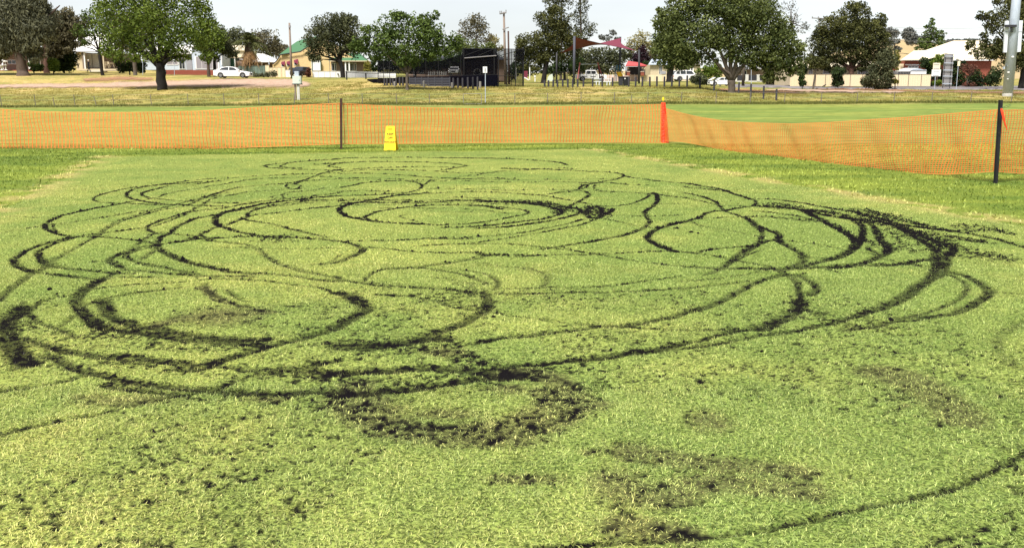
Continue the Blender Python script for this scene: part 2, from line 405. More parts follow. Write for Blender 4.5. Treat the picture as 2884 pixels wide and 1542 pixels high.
# ------------------------------------------------------------------ tyre tracks: traced as paths over the ground
VW = {'1': (0, 260, 2.648), '2': (960, 260, 2.648), '3': (1924, 260, 2.648), '4': (0, 700, 2.648), '5': (960, 700, 2.648), '6': (1924, 700, 2.648), '8': (1200, 1142, 1.53)}
TR = """
1 .05 .75 1400,660 1260,682 1150,690 1000,712 880,730 780,755 720,778 697,795 720,808 780,820 880,830 1000,833 1200,838 1350,835
1 .05 .5 1260,682 1400,662 1560,645 1700,640 1900,625 2100,615 2300,608 2542,603
1 .08 .8 1500,668 1410,676 1300,682 1180,692 1050,712 980,730 942,755 947,778 1000,800 1100,818 1250,833 1500,842 1700,850
1 .07 .6 1700,655 1400,690 1250,702 1150,722 1080,740 1055,760 1090,780 1150,790 1300,802 1600,822 1900,832
1 .03 .5 950,825 1150,788 1300,745 1450,720 1600,695 1750,670 1900,648 2050,640 2542,628
1 .08 .85 960,820 850,840 700,865 550,895 450,925 380,955 335,985 332,1010 380,1035 460,1058 560,1075 700,1078 800,1082 950,1095 1100,1112 1180,1130
1 .04 .6 390,985 400,1010 430,1035 480,1060 600,1078
1 .04 .55 0,1045 150,1022 300,1000 450,980 650,950 850,915 1050,885 1200,858 1350,825 1500,795 1650,765
1 .03 .3 100,922 250,938 370,944
1 .10 .95 1090,1000 950,1020 800,1040 650,1060 550,1075 450,1095 350,1120 230,1160 150,1205 110,1250 130,1290 200,1325 320,1340 500,1362 700,1377
1 .08 .75 560,1080 450,1110 350,1150 290,1190 275,1220 310,1260 380,1285 500,1305 700,1325 850,1345 1000,1355
1 .08 .55 380,1275 400,1260 500,1190 620,1130 740,1060 800,1010 900,960 1050,915 1200,880 1350,850 1500,800 1600,760 1750,715 1900,695 2100,680 2300,660 2542,640
1 .08 .8 2542,745 2300,780 2100,800 1950,815 1800,840 1650,865 1500,880 1400,895 1300,920 1200,950 1120,980 1095,1000 1120,1030 1200,1045 1280,1055 1400,1065 1600,1085
1 .07 .5 1140,1000 1250,955 1400,900 1500,840 1600,790 1700,770 1850,745 2000,735 2200,725
1 .10 .8 2542,800 2300,812 2100,832 1900,865 1750,882 1600,912 1450,940 1350,985 1260,1045 1200,1080 1180,1130 1210,1180 1290,1225 1400,1265 1550,1300 1700,1330 1900,1360
1 .12 1.0 2542,770 2300,795 2100,815 1950,835 1800,865 1700,885 1640,910 1605,945 1640,985 1720,1020 1850,1050 2000,1070 2200,1082 2400,1095 2542,1107
1 .07 .7 2542,845 2300,870 2100,895 1950,910 1850,930 1830,940 1870,955 2000,975 2100,1000 2300,1050 2450,1080
1 .06 .7 1690,985 1800,940 1840,925 1860,895 1950,865 2100,845 2300,825 2542,813
1 .09 .75 1640,990 1550,1030 1450,1080 1300,1110
1 .05 .65 2542,580 2420,600 2350,625 2280,650 2200,680 2150,685 2140,705 2200,722 2250,715
1 .04 .5 2170,690 2230,690 2242,708 2200,722
1 .05 .5 2420,715 2340,730 2150,750 2100,770 2130,795 2200,805 2400,800
1 .04 .4 2150,765 2060,772 2020,790 2080,800
1 .05 .7 2542,500 2400,508 2250,515 2100,530 1990,542 1970,552 2020,562 2200,572 2400,578 2542,579
1 .04 .5 2250,515 2150,530 2090,552 2140,560 2250,566
1 .06 .8 2542,532 2470,543 2450,553 2542,561
1 .10 .9 1800,1075 1600,1087 1450,1092 1300,1115 1180,1130 1050,1150 920,1195 830,1235 820,1260 870,1290 950,1310
1 .06 .5 690,1262 760,1258 830,1250
1 .07 .6 1180,1145 1050,1165 960,1195 930,1220 970,1245 1050,1265 1200,1300 1400,1340
1 .08 .35 1200,1040 1140,1055 1100,1090 1000,1150 930,1190
1 .08 .35 1180,1150 1120,1200 1050,1250
1 .09 .42 1540,1100 1700,1115 1850,1135 1950,1175 2000,1225 2050,1260 2150,1300 2300,1340 2542,1377
1 .04 .45 1560,1150 1800,1155 2000,1160 2200,1160 2400,1158 2542,1160
1 .04 .4 2542,1210 2450,1260 2300,1285
1 .05 .5 1700,745 1550,775 1400,810 1300,840 1100,890 900,945 760,1020
2 .05 .8 -300,515 0,495 200,490 450,487 700,487 850,488 1000,490 1150,493 1300,500 1450,507 1550,515 1630,525 1690,542
2 .05 .75 -200,540 0,530 100,522 250,517 450,520 650,522 800,530 900,542 940,550 880,560 780,575 700,590
2 .05 .75 -100,590 0,577 150,570 300,562 500,557 700,557 850,557
2 .035 .55 0,590 200,580 400,580 600,585 900,600 1150,600
2 .05 .6 1000,620 1100,600 1300,582 1500,572 1650,562 1750,575
2 .06 .75 1200,570 1400,572 1600,578 1800,588 1950,595 2060,603 2110,622 2070,642 1980,660 1900,678 1800,700 1760,730 1650,745 1500,765
2 .07 .85 2100,625 2200,640 2300,655 2400,667 2542,678
2 .035 .55 0,640 200,640 400,645 600,655 800,650 1000,640 1300,645
2 .035 .55 0,610 200,605 350,610 500,622 700,635 1000,645 1300,655 1600,650 1900,645 2080,640
2 .06 .85 0,710 100,690 200,675 350,665 470,663 540,668 590,685 605,705 580,725 500,745 400,757 250,765 0,770
2 .035 .5 620,690 700,650 900,630 1050,610
2 .035 .55 620,668 900,660 1300,675 1600,665 1800,672 2000,675 2150,690 2300,690
2 .05 .7 0,800 200,790 350,785 450,770 700,750 950,740 1150,745 1350,760 1500,772 1620,790 1720,805 1850,830 1950,850
2 .035 .45 650,720 900,720 1200,730 1500,728 1700,730
2 .11 1.0 650,745 450,765 300,790 150,820 40,845 -15,870 20,905 80,930 150,945 250,960 400,970 550,978 700,982
2 .08 .9 1200,870 1050,850 850,842 650,845 500,855 350,875 230,905 180,930 220,945 300,960
2 .07 .75 850,842 1050,847 1200,858 1330,872 1400,890 1370,910 1250,935 1100,960 900,980 700,985
2 .035 .5 490,910 440,925 480,940 600,965
2 .03 .4 620,880 800,890 1000,885
2 .09 .85 0,810 300,805 600,808 900,805 1100,808 1300,825 1500,845 1620,870 1650,895 1600,920 1500,945 1300,970 1100,990 900,1000 750,1005
2 .10 .9 0,830 300,822 700,820 1000,800 1200,815 1400,820 1600,835 1730,855 1790,880 1770,905 1650,940 1500,965 1250,1000 1000,1007
2 .12 1.0 1050,815 1250,815 1450,830 1600,845 1750,862
2 .03 .5 0,845 400,835 800,830 1100,835 1300,845
2 .04 .5 300,860 700,865 1000,870 1200,890 1250,905
2 .08 .65 1700,730 1820,740 1850,760 1800,800 1720,840 1650,900
2 .11 .95 1830,890 1850,862 1900,852 1945,870 1950,900 1920,930 1880,940 1840,925 1828,895 1850,862
2 .10 .7 1920,930 1980,900 2030,870
2 .06 .7 1830,890 1900,860 2050,845 2200,820 2300,770 2270,755
2 .09 .85 2320,745 2350,760 2360,800 2330,850 2270,890 2290,940 2300,970 2270,1000 2180,1040 2050,1075 1900,1100 1750,1125 1620,1145 1500,1165
2 .07 .8 2240,745 2350,760 2542,780 
2 .04 .5 1850,735 2000,742 2240,752
2 .04 .5 1900,690 1885,710 1950,735 2100,745
2 .06 .6 1780,690 1840,700 1800,720 1700,745
2 .05 .5 1900,940 2050,960 2200,990
2 .06 .8 1830,945 1700,975 1550,1005 1350,1040 1100,1070 850,1085 650,1095 400,1098 0,1103
2 .05 .7 1950,935 1800,980 1600,1020 1400,1060 1200,1090 1000,1115 800,1130 550,1145
2 .10 1.0 -150,1085 0,1110 80,1130 160,1160 130,1190 60,1225 0,1250 -150,1285
2 .07 .8 160,1150 300,1155 500,1175 700,1190 1000,1195 1150,1202 1300,1210 1500,1208 1800,1205 2000,1198 2200,1192 2400,1185 2542,1180
2 .10 1.0 1120,1200 1250,1207 1450,1210
2 .07 .7 700,1130 900,1122 1100,1125 1300,1135 1450,1145 1600,1160 1750,1175 1900,1200 2050,1230 2200,1255 2350,1275 2542,1295
2 .05 .5 1620,1145 1800,1180 1950,1213
2 .06 .6 190,1370 280,1330 400,1310 550,1305 700,1320 850,1345 1000,1377
2 .05 .6 1150,1200 1050,1235 900,1260 700,1290 500,1310 350,1322
2 .05 .5 1000,1240 750,1270 550,1305
2 .12 1.0 2542,965 2450,990 2370,1015 2300,1050 2285,1080 2320,1115 2400,1150 2480,1175 2542,1188
2 .05 .32 1000,1265 1200,1290 1350,1310 1450,1340 1520,1370
2 .03 .5 2270,1000 2350,1010 2542,1018
2 .035 .4 0,660 300,655 600,665
2 .035 .45 0,740 300,735 520,745
2 .035 .5 750,790 900,785 1050,787 1200,795
2 .035 .5 1950,850 2200,832 2542,830
2 .035 .45 1960,905 2200,920 2542,915
3 .09 .95 0,680 120,695 250,720 380,755 470,785 530,800 545,820 520,845 440,860 350,875 300,885 180,900 120,930 60,950 0,965
3 .06 .6 0,705 150,720 300,740 420,770 500,800
3 .09 .8 0,745 120,770 230,810 290,865 320,885 420,920 500,960 560,1010 590,1050 580,1090 560,1120 480,1165 380,1235 300,1300
3 .05 .6 0,780 150,815 250,835 380,850 480,845
3 .14 .95 520,845 650,850 800,860 900,885 1000,930 1100,985 1180,1030 1250,1070 1290,1110 1270,1155 1220,1195 1120,1235 1000,1270 850,1310 700,1320
3 .10 .9 560,790 700,800 850,820 1000,845 1100,860 1250,890 1400,920 1500,950 1650,990 1800,1010 1950,1030 2100,1050 2250,1075 2400,1110 2600,1165
3 .12 .85 650,850 850,870 1050,910 1200,935 1350,960 1420,1000 1450,1050 1480,1100 1520,1140 1530,1175 1490,1205 1400,1245 1300,1280 1100,1300 900,1312 750,1320 600,1318 400,1310 200,1305 0,1295
3 .12 .9 1200,920 1330,990 1335,1060 1315,1120 1270,1165
3 .13 .9 1350,940 1500,975 1600,1000 1700,1050 1800,1110 1860,1150 1890,1190 1870,1220
3 .15 1.0 1250,885 1500,950 1650,1010 1800,1070 1900,1110 2000,1140 2020,1170 1960,1210 1880,1230 1750,1250 1600,1275 1450,1290 1300,1297 1100,1312
3 .12 .75 1880,1230 1900,1320 1870,1377 
3 .12 .7 2000,1180 1970,1240 1940,1310 1900,1377
3 .05 .65 0,965 160,935 350,930 500,925 700,930 900,945 1050,960
3 .05 .5 160,935 500,932 800,945 1000,965
3 .05 .5 60,960 150,1000 300,1020 450,1050 560,1075
3 .10 .85 480,940 560,985 650,1030 720,1060 700,1090 620,1105 500,1140 300,1160 100,1185 0,1190
3 .11 .75 690,1100 800,1150 870,1190 900,1230 880,1270 820,1300 750,1325
3 .08 .6 590,1110 500,1180 400,1240 300,1300 200,1350
3 .06 .7 0,1180 150,1205 300,1230 450,1260 600,1300 700,1330 800,1377
3 .04 .6 730,1100 900,1120 1050,1145 1200,1170 1400,1200 1500,1235 1700,1270 1870,1305 2000,1345 2100,1377
3 .05 .6 1540,1130 1620,1105 1590,1080
3 .09 .8 1370,1155 1440,1190 1490,1205
3 .04 .5 930,1230 1100,1235 1220,1200
3 .07 .7 520,880 700,900 900,930 1000,960
3 .08 .7 2000,1070 2150,1100 2250,1110
4 .10 .95 100,70 120,120 200,150 320,175 500,190 700,210 850,215 1000,215 1200,212
4 .08 .75 290,30 330,90 430,120 600,150 850,170 1000,180
4 .10 .55 440,55 380,95 300,150 200,205 100,280 0,365 -80,420
4 .08 .4 420,70 350,130 250,185 150,255 60,325
4 .19 1.0 180,430 100,500 50,535 35,580 60,650 100,720 150,790 220,850
4 .07 .8 220,850 150,868 70,890
4 .05 .6 150,390 185,440
4 .07 .85 0,1055 150,1035 350,1005 500,980 620,950 760,940
4 .12 .85 170,660 330,700 500,750 620,775 750,795 900,815 1100,830 1300,850
4 .11 .95 320,780 480,840 560,880 680,920 780,940 900,965 1050,990 1200,1010 1350,1030 1500,1045 1600,1050 1750,1065 1900,1075 2100,1085 2300,1075 2542,1060
4 .09 .7 780,1010 850,1030 1000,1050 1150,1070 1300,1085 1400,1080
4 .07 .9 -60,1392 0,1377 100,1350 200,1330 350,1300 500,1265 700,1235 850,1200 1000,1165 1150,1135 1280,1105 1400,1085 1550,1055 1680,1020 1800,960 1950,930 2100,905 2300,890
4 .10 .8 860,780 1000,790 1150,810 1300,835 1450,855 1550,855 1700,870 1850,890 2100,885 2300,860 2542,820
4 .14 1.0 1350,890 1500,880 1600,850 1700,810 1780,795
4 .15 1.0 1600,830 1750,800 1900,760 2050,720 2200,680 2350,630 2480,590 2560,545
4 .15 .95 760,215 700,260 640,310 590,350 575,390 600,430 640,490 700,540 750,570 900,600 1000,610 1200,640 1400,665 1600,680 1800,700 1950,715
4 .16 1.0 760,390 790,440 810,490 880,530 1000,560 1150,590 1300,620 1450,640 1600,650 1800,665 2000,672
4 .06 .7 640,420 750,380 850,360 1000,335 1200,300 1400,275
4 .06 .85 690,302 850,285 1050,265 1250,245 1450,232 1600,225 1800,230 2000,240 2200,260 2400,295 2542,330
4 .09 .7 200,480 270,530 360,570 460,600 560,650
4 .06 .6 180,455 280,405 400,370 550,345
4 .07 .6 550,490 500,540 450,570
4 .07 .65 1520,260 1530,300 1600,350 1700,390 1800,420 1950,432
4 .06 .6 1700,310 1740,350 1850,390
4 .05 .5 1980,405 2150,425 2300,430 2542,440
4 .11 .9 1210,10 1300,60 1400,90 1550,130 1700,160 1850,180 2100,195 2300,215 2542,235
4 .09 .8 820,80 850,105 930,140 1050,160 1200,180 1400,185 1600,205 1900,215
4 .07 .65 940,40 1000,90 1100,120 1300,150 1500,185 1700,200
4 .10 .7 880,160 800,200 740,230
4 .08 .45 1930,0 1990,50 2100,110 2250,155 2400,185 2542,205
4 .04 .35 2300,125 2542,70
4 .05 .6 690,92 820,90
4 .12 .9 2330,890 2450,895 2542,905
4 .06 .55 570,232 680,225
4 .09 .7 150,690 300,690 450,720
5 .17 1.0 -20,320 60,340 120,380 190,430 175,470 110,510 50,540 -20,565
5 .09 .9 0,215 100,235 250,260 450,280 650,290 850,305 1000,320 1150,330 1350,335 1600,330 1800,325 2000,320 2300,305 2542,290
5 .06 .7 180,230 200,200 260,170 350,150 500,142 650,150 800,175 950,210 1060,240 1130,262
5 .06 .65 900,165 1020,175 1100,195 1160,230 1170,270 1120,300
5 .05 .7 960,300 1200,297 1400,295 1600,285 1800,280 2000,270 2200,250 2400,225 2542,205
5 .035 .5 660,210 800,225 950,255 1100,265
5 .05 .6 550,145 700,120 850,95 1000,65 1130,40
5 .13 .9 1080,340 1100,370 1090,420 1070,460 1000,500 940,540 850,580 750,610 650,640 550,680 450,700 350,715 200,748
5 .07 .75 1080,440 950,450 850,430 750,395 650,370 500,350 250,335
5 .05 .55 700,390 850,360 1000,335
5 .05 .4 1120,400 1250,370 1350,345
5 .05 .7 450,405 600,395
5 .06 .7 375,352 450,345
5 .06 .65 1150,470 1300,500 1500,530 1700,555 1900,570 2100,577 2300,585 2542,600
5 .11 .9 1000,700 1150,670 1300,655 1450,645 1600,625 1800,600 1950,580 2100,570 2250,545 2400,510 2560,475
5 .11 .9 2560,702 2400,735 2200,770 2000,805 1850,820 1700,830 1500,855 1350,865 1200,885 1000,910 850,915
5 .08 .6 2560,740 2300,770 2100,800 
5 .16 1.0 -100,920 0,915 150,905 300,905 450,900 600,890
5 .16 .95 600,892 700,890 900,900 1050,925 1200,945 1350,945
5 .13 1.0 -20,1095 150,1080 300,1070 450,1050 600,1030 800,1005 950,985 1100,960 1250,920
5 .2 .95 0,735 150,730 300,725 450,698 650,665 800,660
5 .06 .6 0,690 150,690 300,700
5 .08 .35 1380,130 1450,150 1530,190 1540,240 1500,290
5 .06 .9 2390,115 2450,118 2560,126
5 .03 .35 1300,405 1400,410
6 .07 .95 -20,123 200,140 400,150 550,152 700,155 850,150 1000,145 1200,130 1400,110 1650,100 1800,85
6 .09 .85 700,160 790,200 840,240 860,290 870,340 880,390
6 .10 .8 870,190 930,230 980,270 990,310 960,350
6 .15 .95 880,380 850,440 800,490 700,540 550,595 
6 .10 .85 700,540 550,595 400,610 200,660 0,703
6 .06 .6 900,440 950,470 1050,490 1150,490
6 .07 .8 910,320 970,345
6 .09 .85 0,745 150,725 350,690 550,650 750,620 900,590 1050,560 1150,540
6 .13 .85 1150,540 1250,510 1400,460 1500,425 1620,370 1750,290 1850,210 1890,130 1890,60
6 .11 .9 1200,600 1300,585 1450,570 1550,545 1700,530 1850,500 2000,480 2100,440 2200,390 2280,330 2250,280 2150,220 2050,180 1930,160
6 .08 .65 1550,520 1700,500 1850,460 1980,410 2090,350 2120,290 2060,230 1980,190 1900,165
6 .06 .75 0,295 200,270 400,250 600,225 800,195 900,178
6 .05 .6 0,240 200,225 400,200 550,175 700,155
6 .10 .7 0,470 150,430 300,370 420,310 520,260 650,215 780,182
6 .06 .45 500,480 600,487 700,490
6 .05 .6 0,605 300,605 550,600 700,610 800,600
6 .05 .5 1000,145 1200,180 
6 .05 .5 2340,325 2560,342
6 .06 .6 0,25 200,45 400,85 600,130 700,155
6 .06 .5 580,10 450,60 300,130 150,200
6 .06 .6 1490,70 1650,100 1850,150 1930,165
6 .10 .28 2560,530 2480,570 2380,620 2340,700 2380,790 2480,880
8 .055 .95 2700,130 2576,200 2500,240 2420,280 2300,335 2200,370 2050,410
8 .05 .85 2050,410 1900,440 1700,480 1500,515 1300,545 1100,565 900,580 700,595 500,608 300,620
"""
# torn patches: view cx cy rx ry density brown
BL = """
4 1420 510 190 55 .42 1
4 1900 470 160 50 .42 1
4 1650 500 450 95 .16 1
4 1300 690 300 70 .42 0
4 600 690 300 80 .30 0
4 900 720 500 60 .18 0
4 1500 880 160 60 .40 0
4 2100 900 500 90 .30 0
4 2400 1060 250 90 .35 0
4 100 780 130 130 .35 0
4 380 800 120 60 .50 0
4 1000 600 260 50 .5 0
4 2000 1120 250 40 .3 1
4 650 1100 250 30 .2 1
4 950 1130 600 60 .10 1
5 200 730 330 70 .45 0
5 750 690 260 60 .42 0
5 780 770 260 50 .2 1
5 1100 920 300 70 .5 0
5 250 1160 260 120 .42 1
5 380 1220 80 60 .6 1
5 1560 1130 190 80 .48 1
5 1640 1230 130 120 .5 1
5 1550 1320 200 80 .45 1
5 1250 1040 260 60 .28 1
5 780 1230 400 60 .16 1
5 600 760 500 60 .22 0
5 1900 1150 200 60 .08 1
6 850 430 90 60 .5 0
6 1190 550 80 30 .6 0
6 1290 595 90 25 .7 0
6 2250 50 250 50 .5 0
6 1600 -20 350 60 .22 0
6 1800 1040 45 22 .6 1
6 1570 1110 60 18 .5 1
6 1650 1175 70 22 .55 1
6 1990 1140 45 26 .6 0
6 2010 1260 75 32 .6 0
6 1860 1310 55 35 .65 0
6 2150 1210 70 20 .5 0
6 2100 1080 50 22 .35 0
6 1580 940 70 20 .4 0
6 200 1280 250 120 .14 1
3 2000 1150 160 80 .5 0
3 1750 1060 260 60 .35 0
3 1400 930 300 40 .3 0
3 2100 1190 250 60 .34 0
3 2200 1010 200 40 .25 0
3 1320 1090 70 70 .55 0
3 750 850 150 30 .45 0
2 1350 822 260 20 .4 0
2 1620 880 90 40 .4 0
2 1900 890 120 60 .35 0
1 2050 1090 200 40 .18 0
8 1250 255 300 40 .2 1
8 120 120 130 60 .5 1
8 500 60 150 80 .5 1
8 300 140 300 50 .35 1
8 1030 540 60 25 .6 0
8 700 200 60 20 .4 1
8 420 310 250 30 .22 1
8 850 350 200 120 .12 1
8 2560 270 60 40 .7 0
8 1840 305 40 12 .6 0
"""
SM = """
5 .16 .62 1 120,1010 60,1100 110,1180 250,1260 420,1330 640,1370 900,1375 1150,1345 1400,1290 1580,1220 1690,1120 1640,1010 1500,940 1300,930 1150,950
5 .12 .55 1 180,1080 260,1180 420,1220
5 .10 .6 1 1500,1060 1620,1150 1640,1260 1500,1330
5 .13 .55 0 -100,720 100,740 300,745 550,740 800,770 1000,860 1150,930
5 .14 .55 0 -300,900 0,960 300,1000 600,980 900,960 1200,960
4 .14 .5 0 700,560 900,640 1150,690 1400,720 1700,730 2000,740
4 .13 .42 0 200,560 420,640 640,740 900,820 1200,860 1500,900 1900,940 2300,960 2542,970
4 .12 .45 0 0,740 160,830 400,860 650,900
4 .12 .35 0 900,990 1300,1060 1700,1110 2100,1130 2542,1150
4 .12 .5 1 1200,560 1400,520 1600,500 1850,480 2050,470
4 .07 .35 1 1520,280 1650,390 1900,440
5 .10 .3 0 250,250 600,300 1000,330
5 .09 .4 0 700,360 900,420 1080,460
3 .14 .55 0 600,850 900,870 1200,920 1500,980 1750,1040 1950,1110 2100,1180 2350,1240
3 .12 .5 0 1300,870 1550,930 1800,1000 2050,1040 2300,1020 2450,1060
3 .10 .5 0 1100,980 1250,1060 1330,1120
3 .12 .5 0 1850,1060 2050,1090 2300,1130
6 .10 .5 0 850,360 880,430 1000,490 1180,545 1350,590
6 .10 .4 0 2000,40 2250,60 2450,80
6 .18 .28 1 1500,930 1800,1040 2000,1180 2100,1300
6 .12 .3 0 1550,1120 1850,1250 2000,1330
8 .12 .18 1 900,200 1150,240 1400,260 1650,290
8 .12 .13 1 820,330 1000,400 1200,330 1500,350 1700,380
8 .10 .25 1 850,520 1050,540 1150,560
2 .09 .4 0 1000,810 1300,825 1600,860 1800,900
2 .07 .4 0 600,1090 800,1085 1000,1090
2 .09 .4 0 1050,1205 1300,1215 1550,1212
1 .10 .3 0 1800,1070 2050,1095 2200,1110
"""
CELL = 0.0125
GX0, GX1, GY0, GY1 = -9.5, 9.5, 2.2, 28.0
gnx, gny = int((GX1 - GX0) / CELL), int((GY1 - GY0) / CELL)
MUD = np.zeros((gny, gnx), np.float32)
BRN = np.zeros((gny, gnx), np.float32)
def to_ground(v, x, y):
    ox, oy, s = VW[v]
    return G(ox + x / s, max(oy + y / s, 300))
def catmull(pts, step):
    pts = np.array(pts); p = np.vstack([2 * pts[0] - pts[1], pts, 2 * pts[-1] - pts[-2]])
    out = []
    for i in range(1, len(p) - 2):
        a, b, c, d = p[i - 1], p[i], p[i + 1], p[i + 2]
        n = max(2, int(np.hypot(*(c - b)) / step))
        t = np.linspace(0, 1, n, endpoint=False)[:, None]
        out.append(.5 * ((2 * b) + (c - a) * t + (2 * a - 5 * b + 4 * c - d) * t * t + (3 * b - 3 * c + d - a) * t ** 3))
    return np.vstack(out)
def stamp(A, x, y, r, val):
    i0, i1 = int((x - r - GX0) / CELL), int((x + r - GX0) / CELL) + 2
    j0, j1 = int((y - r - GY0) / CELL), int((y + r - GY0) / CELL) + 2
    i0 = max(i0, 0); j0 = max(j0, 0); i1 = min(i1, gnx); j1 = min(j1, gny)
    if i0 >= i1 or j0 >= j1: return
    xs = GX0 + (np.arange(i0, i1) + .5) * CELL - x; ys = GY0 + (np.arange(j0, j1) + .5) * CELL - y
    d = np.sqrt(xs[None, :] ** 2 + ys[:, None] ** 2) / r
    k = val * np.clip(1.25 * (1 - d ** 2), 0, 1)
    W = A[j0:j1, i0:i1]; np.maximum(W, k, out=W)
for li, line in enumerate(TR.strip().splitlines()):
    q = line.split()
    v, wd, inten = q[0], float(q[1]), float(q[2])
    pts = [to_ground(v, *[float(t) for t in c.split(',')]) for c in q[3:]]
    c = catmull(pts, .018)
    along = np.cumsum(np.r_[0, np.hypot(*np.diff(c, axis=0).T)])
    mod = .62 + .6 * fbm(along * 1.1, along * 0 + li * 3.7, 3)
    wob = (fbm(along * 2.2, along * 0 + li * 9.1, 8) - .5) * .03
    wv = wd * (.62 + .45 * fbm(along * .9, along * 0 + li * 5.3, 4))
    for (x, y), m_, o_, r_ in zip(c, mod, wob, wv):
        stamp(MUD, x + o_, y + o_, max(r_ * .58, .017 + .0008 * y), inten ** .62 * min(m_, 1.05))
gx = (GX0 + (np.arange(gnx) + .5) * CELL)[None, :].repeat(gny, 0)
gy = (GY0 + (np.arange(gny) + .5) * CELL)[:, None].repeat(gnx, 1)
DEN = np.zeros((gny, gnx), np.float32)
for line in BL.strip().splitlines():
    q = line.split(); v = q[0]; cx_, cy_, rx_, ry_, den, br = map(float, q[1:])
    x0, y0 = to_ground(v, cx_, cy_); x1, _ = to_ground(v, cx_ + rx_, cy_); _, y1 = to_ground(v, cx_, cy_ - ry_); _, y2 = to_ground(v, cx_, cy_ + ry_)
    rx, ry = abs(x1 - x0), max((y1 - y2) / 2, .05)
    i0, i1 = max(int((x0 - 1.3 * rx - GX0) / CELL), 0), min(int((x0 + 1.3 * rx - GX0) / CELL), gnx)
    j0, j1 = max(int((y0 - 1.3 * ry - GY0) / CELL), 0), min(int((y0 + 1.3 * ry - GY0) / CELL), gny)
    if i0 >= i1 or j0 >= j1: continue
    X, Y = gx[j0:j1, i0:i1], gy[j0:j1, i0:i1]
    base = np.clip(1.5 * (1 - np.sqrt(((X - x0) / rx) ** 2 + ((Y - y0) / ry) ** 2)), 0, 1)
    W = DEN[j0:j1, i0:i1]; np.maximum(W, (base * den).astype(np.float32), out=W)
    if br: W = BRN[j0:j1, i0:i1]; np.maximum(W, base.astype(np.float32), out=W)
# bands of crumbled soil: view, radius, density, brown, path
for line in SM.strip().splitlines():
    q = line.split(); v, rad_, den, br = q[0], float(q[1]), float(q[2]), float(q[3])
    c = catmull([to_ground(v, *[float(t) for t in p.split(',')]) for p in q[4:]], .05)
    for x, y in c:
        rr = rad_ * (.7 + .6 * float(vnoise(np.array(x * 2.3), np.array(y * 2.3), 5)))
        stamp(DEN, x, y, rr, den)
        if br: stamp(BRN, x, y, rr, br)
wide = fbm(gx * .8, gy * .8, 35, 2)
nearbg = (1 - sstep(4.5, 8.5, gy)) * (.0 + .16 * sstep(.38, .68, wide)) * (1 - .6 * sstep(.2, 1.4, gx) * sstep(3.2, 3.8, gy) * (1 - sstep(5.5, 6, gy)))
DEN = np.maximum(DEN, nearbg.astype(np.float32)) * (.75 + .5 * fbm(gx * 2.7, gy * 2.7, 37, 2)).astype(np.float32)
nsp = .80 * fbm(gx * 46, gy * 46, 21, 2) + .20 * fbm(gx * 9, gy * 9, 23, 2)
th = .635 - .30 * DEN
SPK = (sstep(th, th + .06, nsp) * (DEN > .03)).astype(np.float32)
# broken-up mud: soil shows where the torn turf lets it
nf = fbm(gx * 34, gy * 34, 41, 2); nm = fbm(gx * 11, gy * 11, 43, 2)
EFF = np.where(MUD > .05, .16 + .40 * MUD, 0)
SOIL = np.clip(sstep(.40, .60, EFF + (nf - .5) * .85 + (nm - .5) * .55) * (MUD > .05), 0, 1).astype(np.float32)
SOIL = np.maximum(SOIL, SPK)
MUD = np.maximum(MUD * .9, SPK * .55)
del nf, nm, EFF, nsp, wide, th
def samp(A, x, y):
    fi = np.clip((np.asarray(x) - GX0) / CELL - .5, 0, gnx - 2); fj = np.clip((np.asarray(y) - GY0) / CELL - .5, 0, gny - 2)
    i = fi.astype(int); j = fj.astype(int); a = fi - i; b = fj - j
    inside = (np.asarray(x) > GX0) & (np.asarray(x) < GX1) & (np.asarray(y) > GY0) & (np.asarray(y) < GY1)
    return ((A[j, i] * (1 - a) + A[j, i + 1] * a) * (1 - b) + (A[j + 1, i] * (1 - a) + A[j + 1, i + 1] * a) * b) * inside

# large-scale colour of the turf (0 = green, 1 = yellow), straw along the edges of the square
def turf_dry(x, y):
    n = .55 * fbm(x * .55, y * .4, 51, 3) + .45 * fbm(x * 2.4, y * 2.0, 53, 3)
    bias = -.16 * sstep(.3, 2.2, x) * (1 - sstep(9, 13, y)) + .05 * sstep(0, -1.5, x) * (1 - sstep(6, 9, y))
    return np.clip((n + bias - .33) / .34, 0, 1)
def straw(x, y):
    sd, a, b, c = wicket_sd(x, y)
    e = np.exp(-((np.minimum(a, b) + .12) / .30) ** 2) * sstep(.38, .62, fbm(x * 3, y * 2, 61, 3))
    e2 = np.exp(-((c + .02) / .25) ** 2) * .35 * sstep(.4, .65, fbm(x * 2, y * 3, 63, 3))
    return np.clip(e * 1.1 * (c > -.4) + e2 * (np.minimum(a, b) > 0), 0, 1)

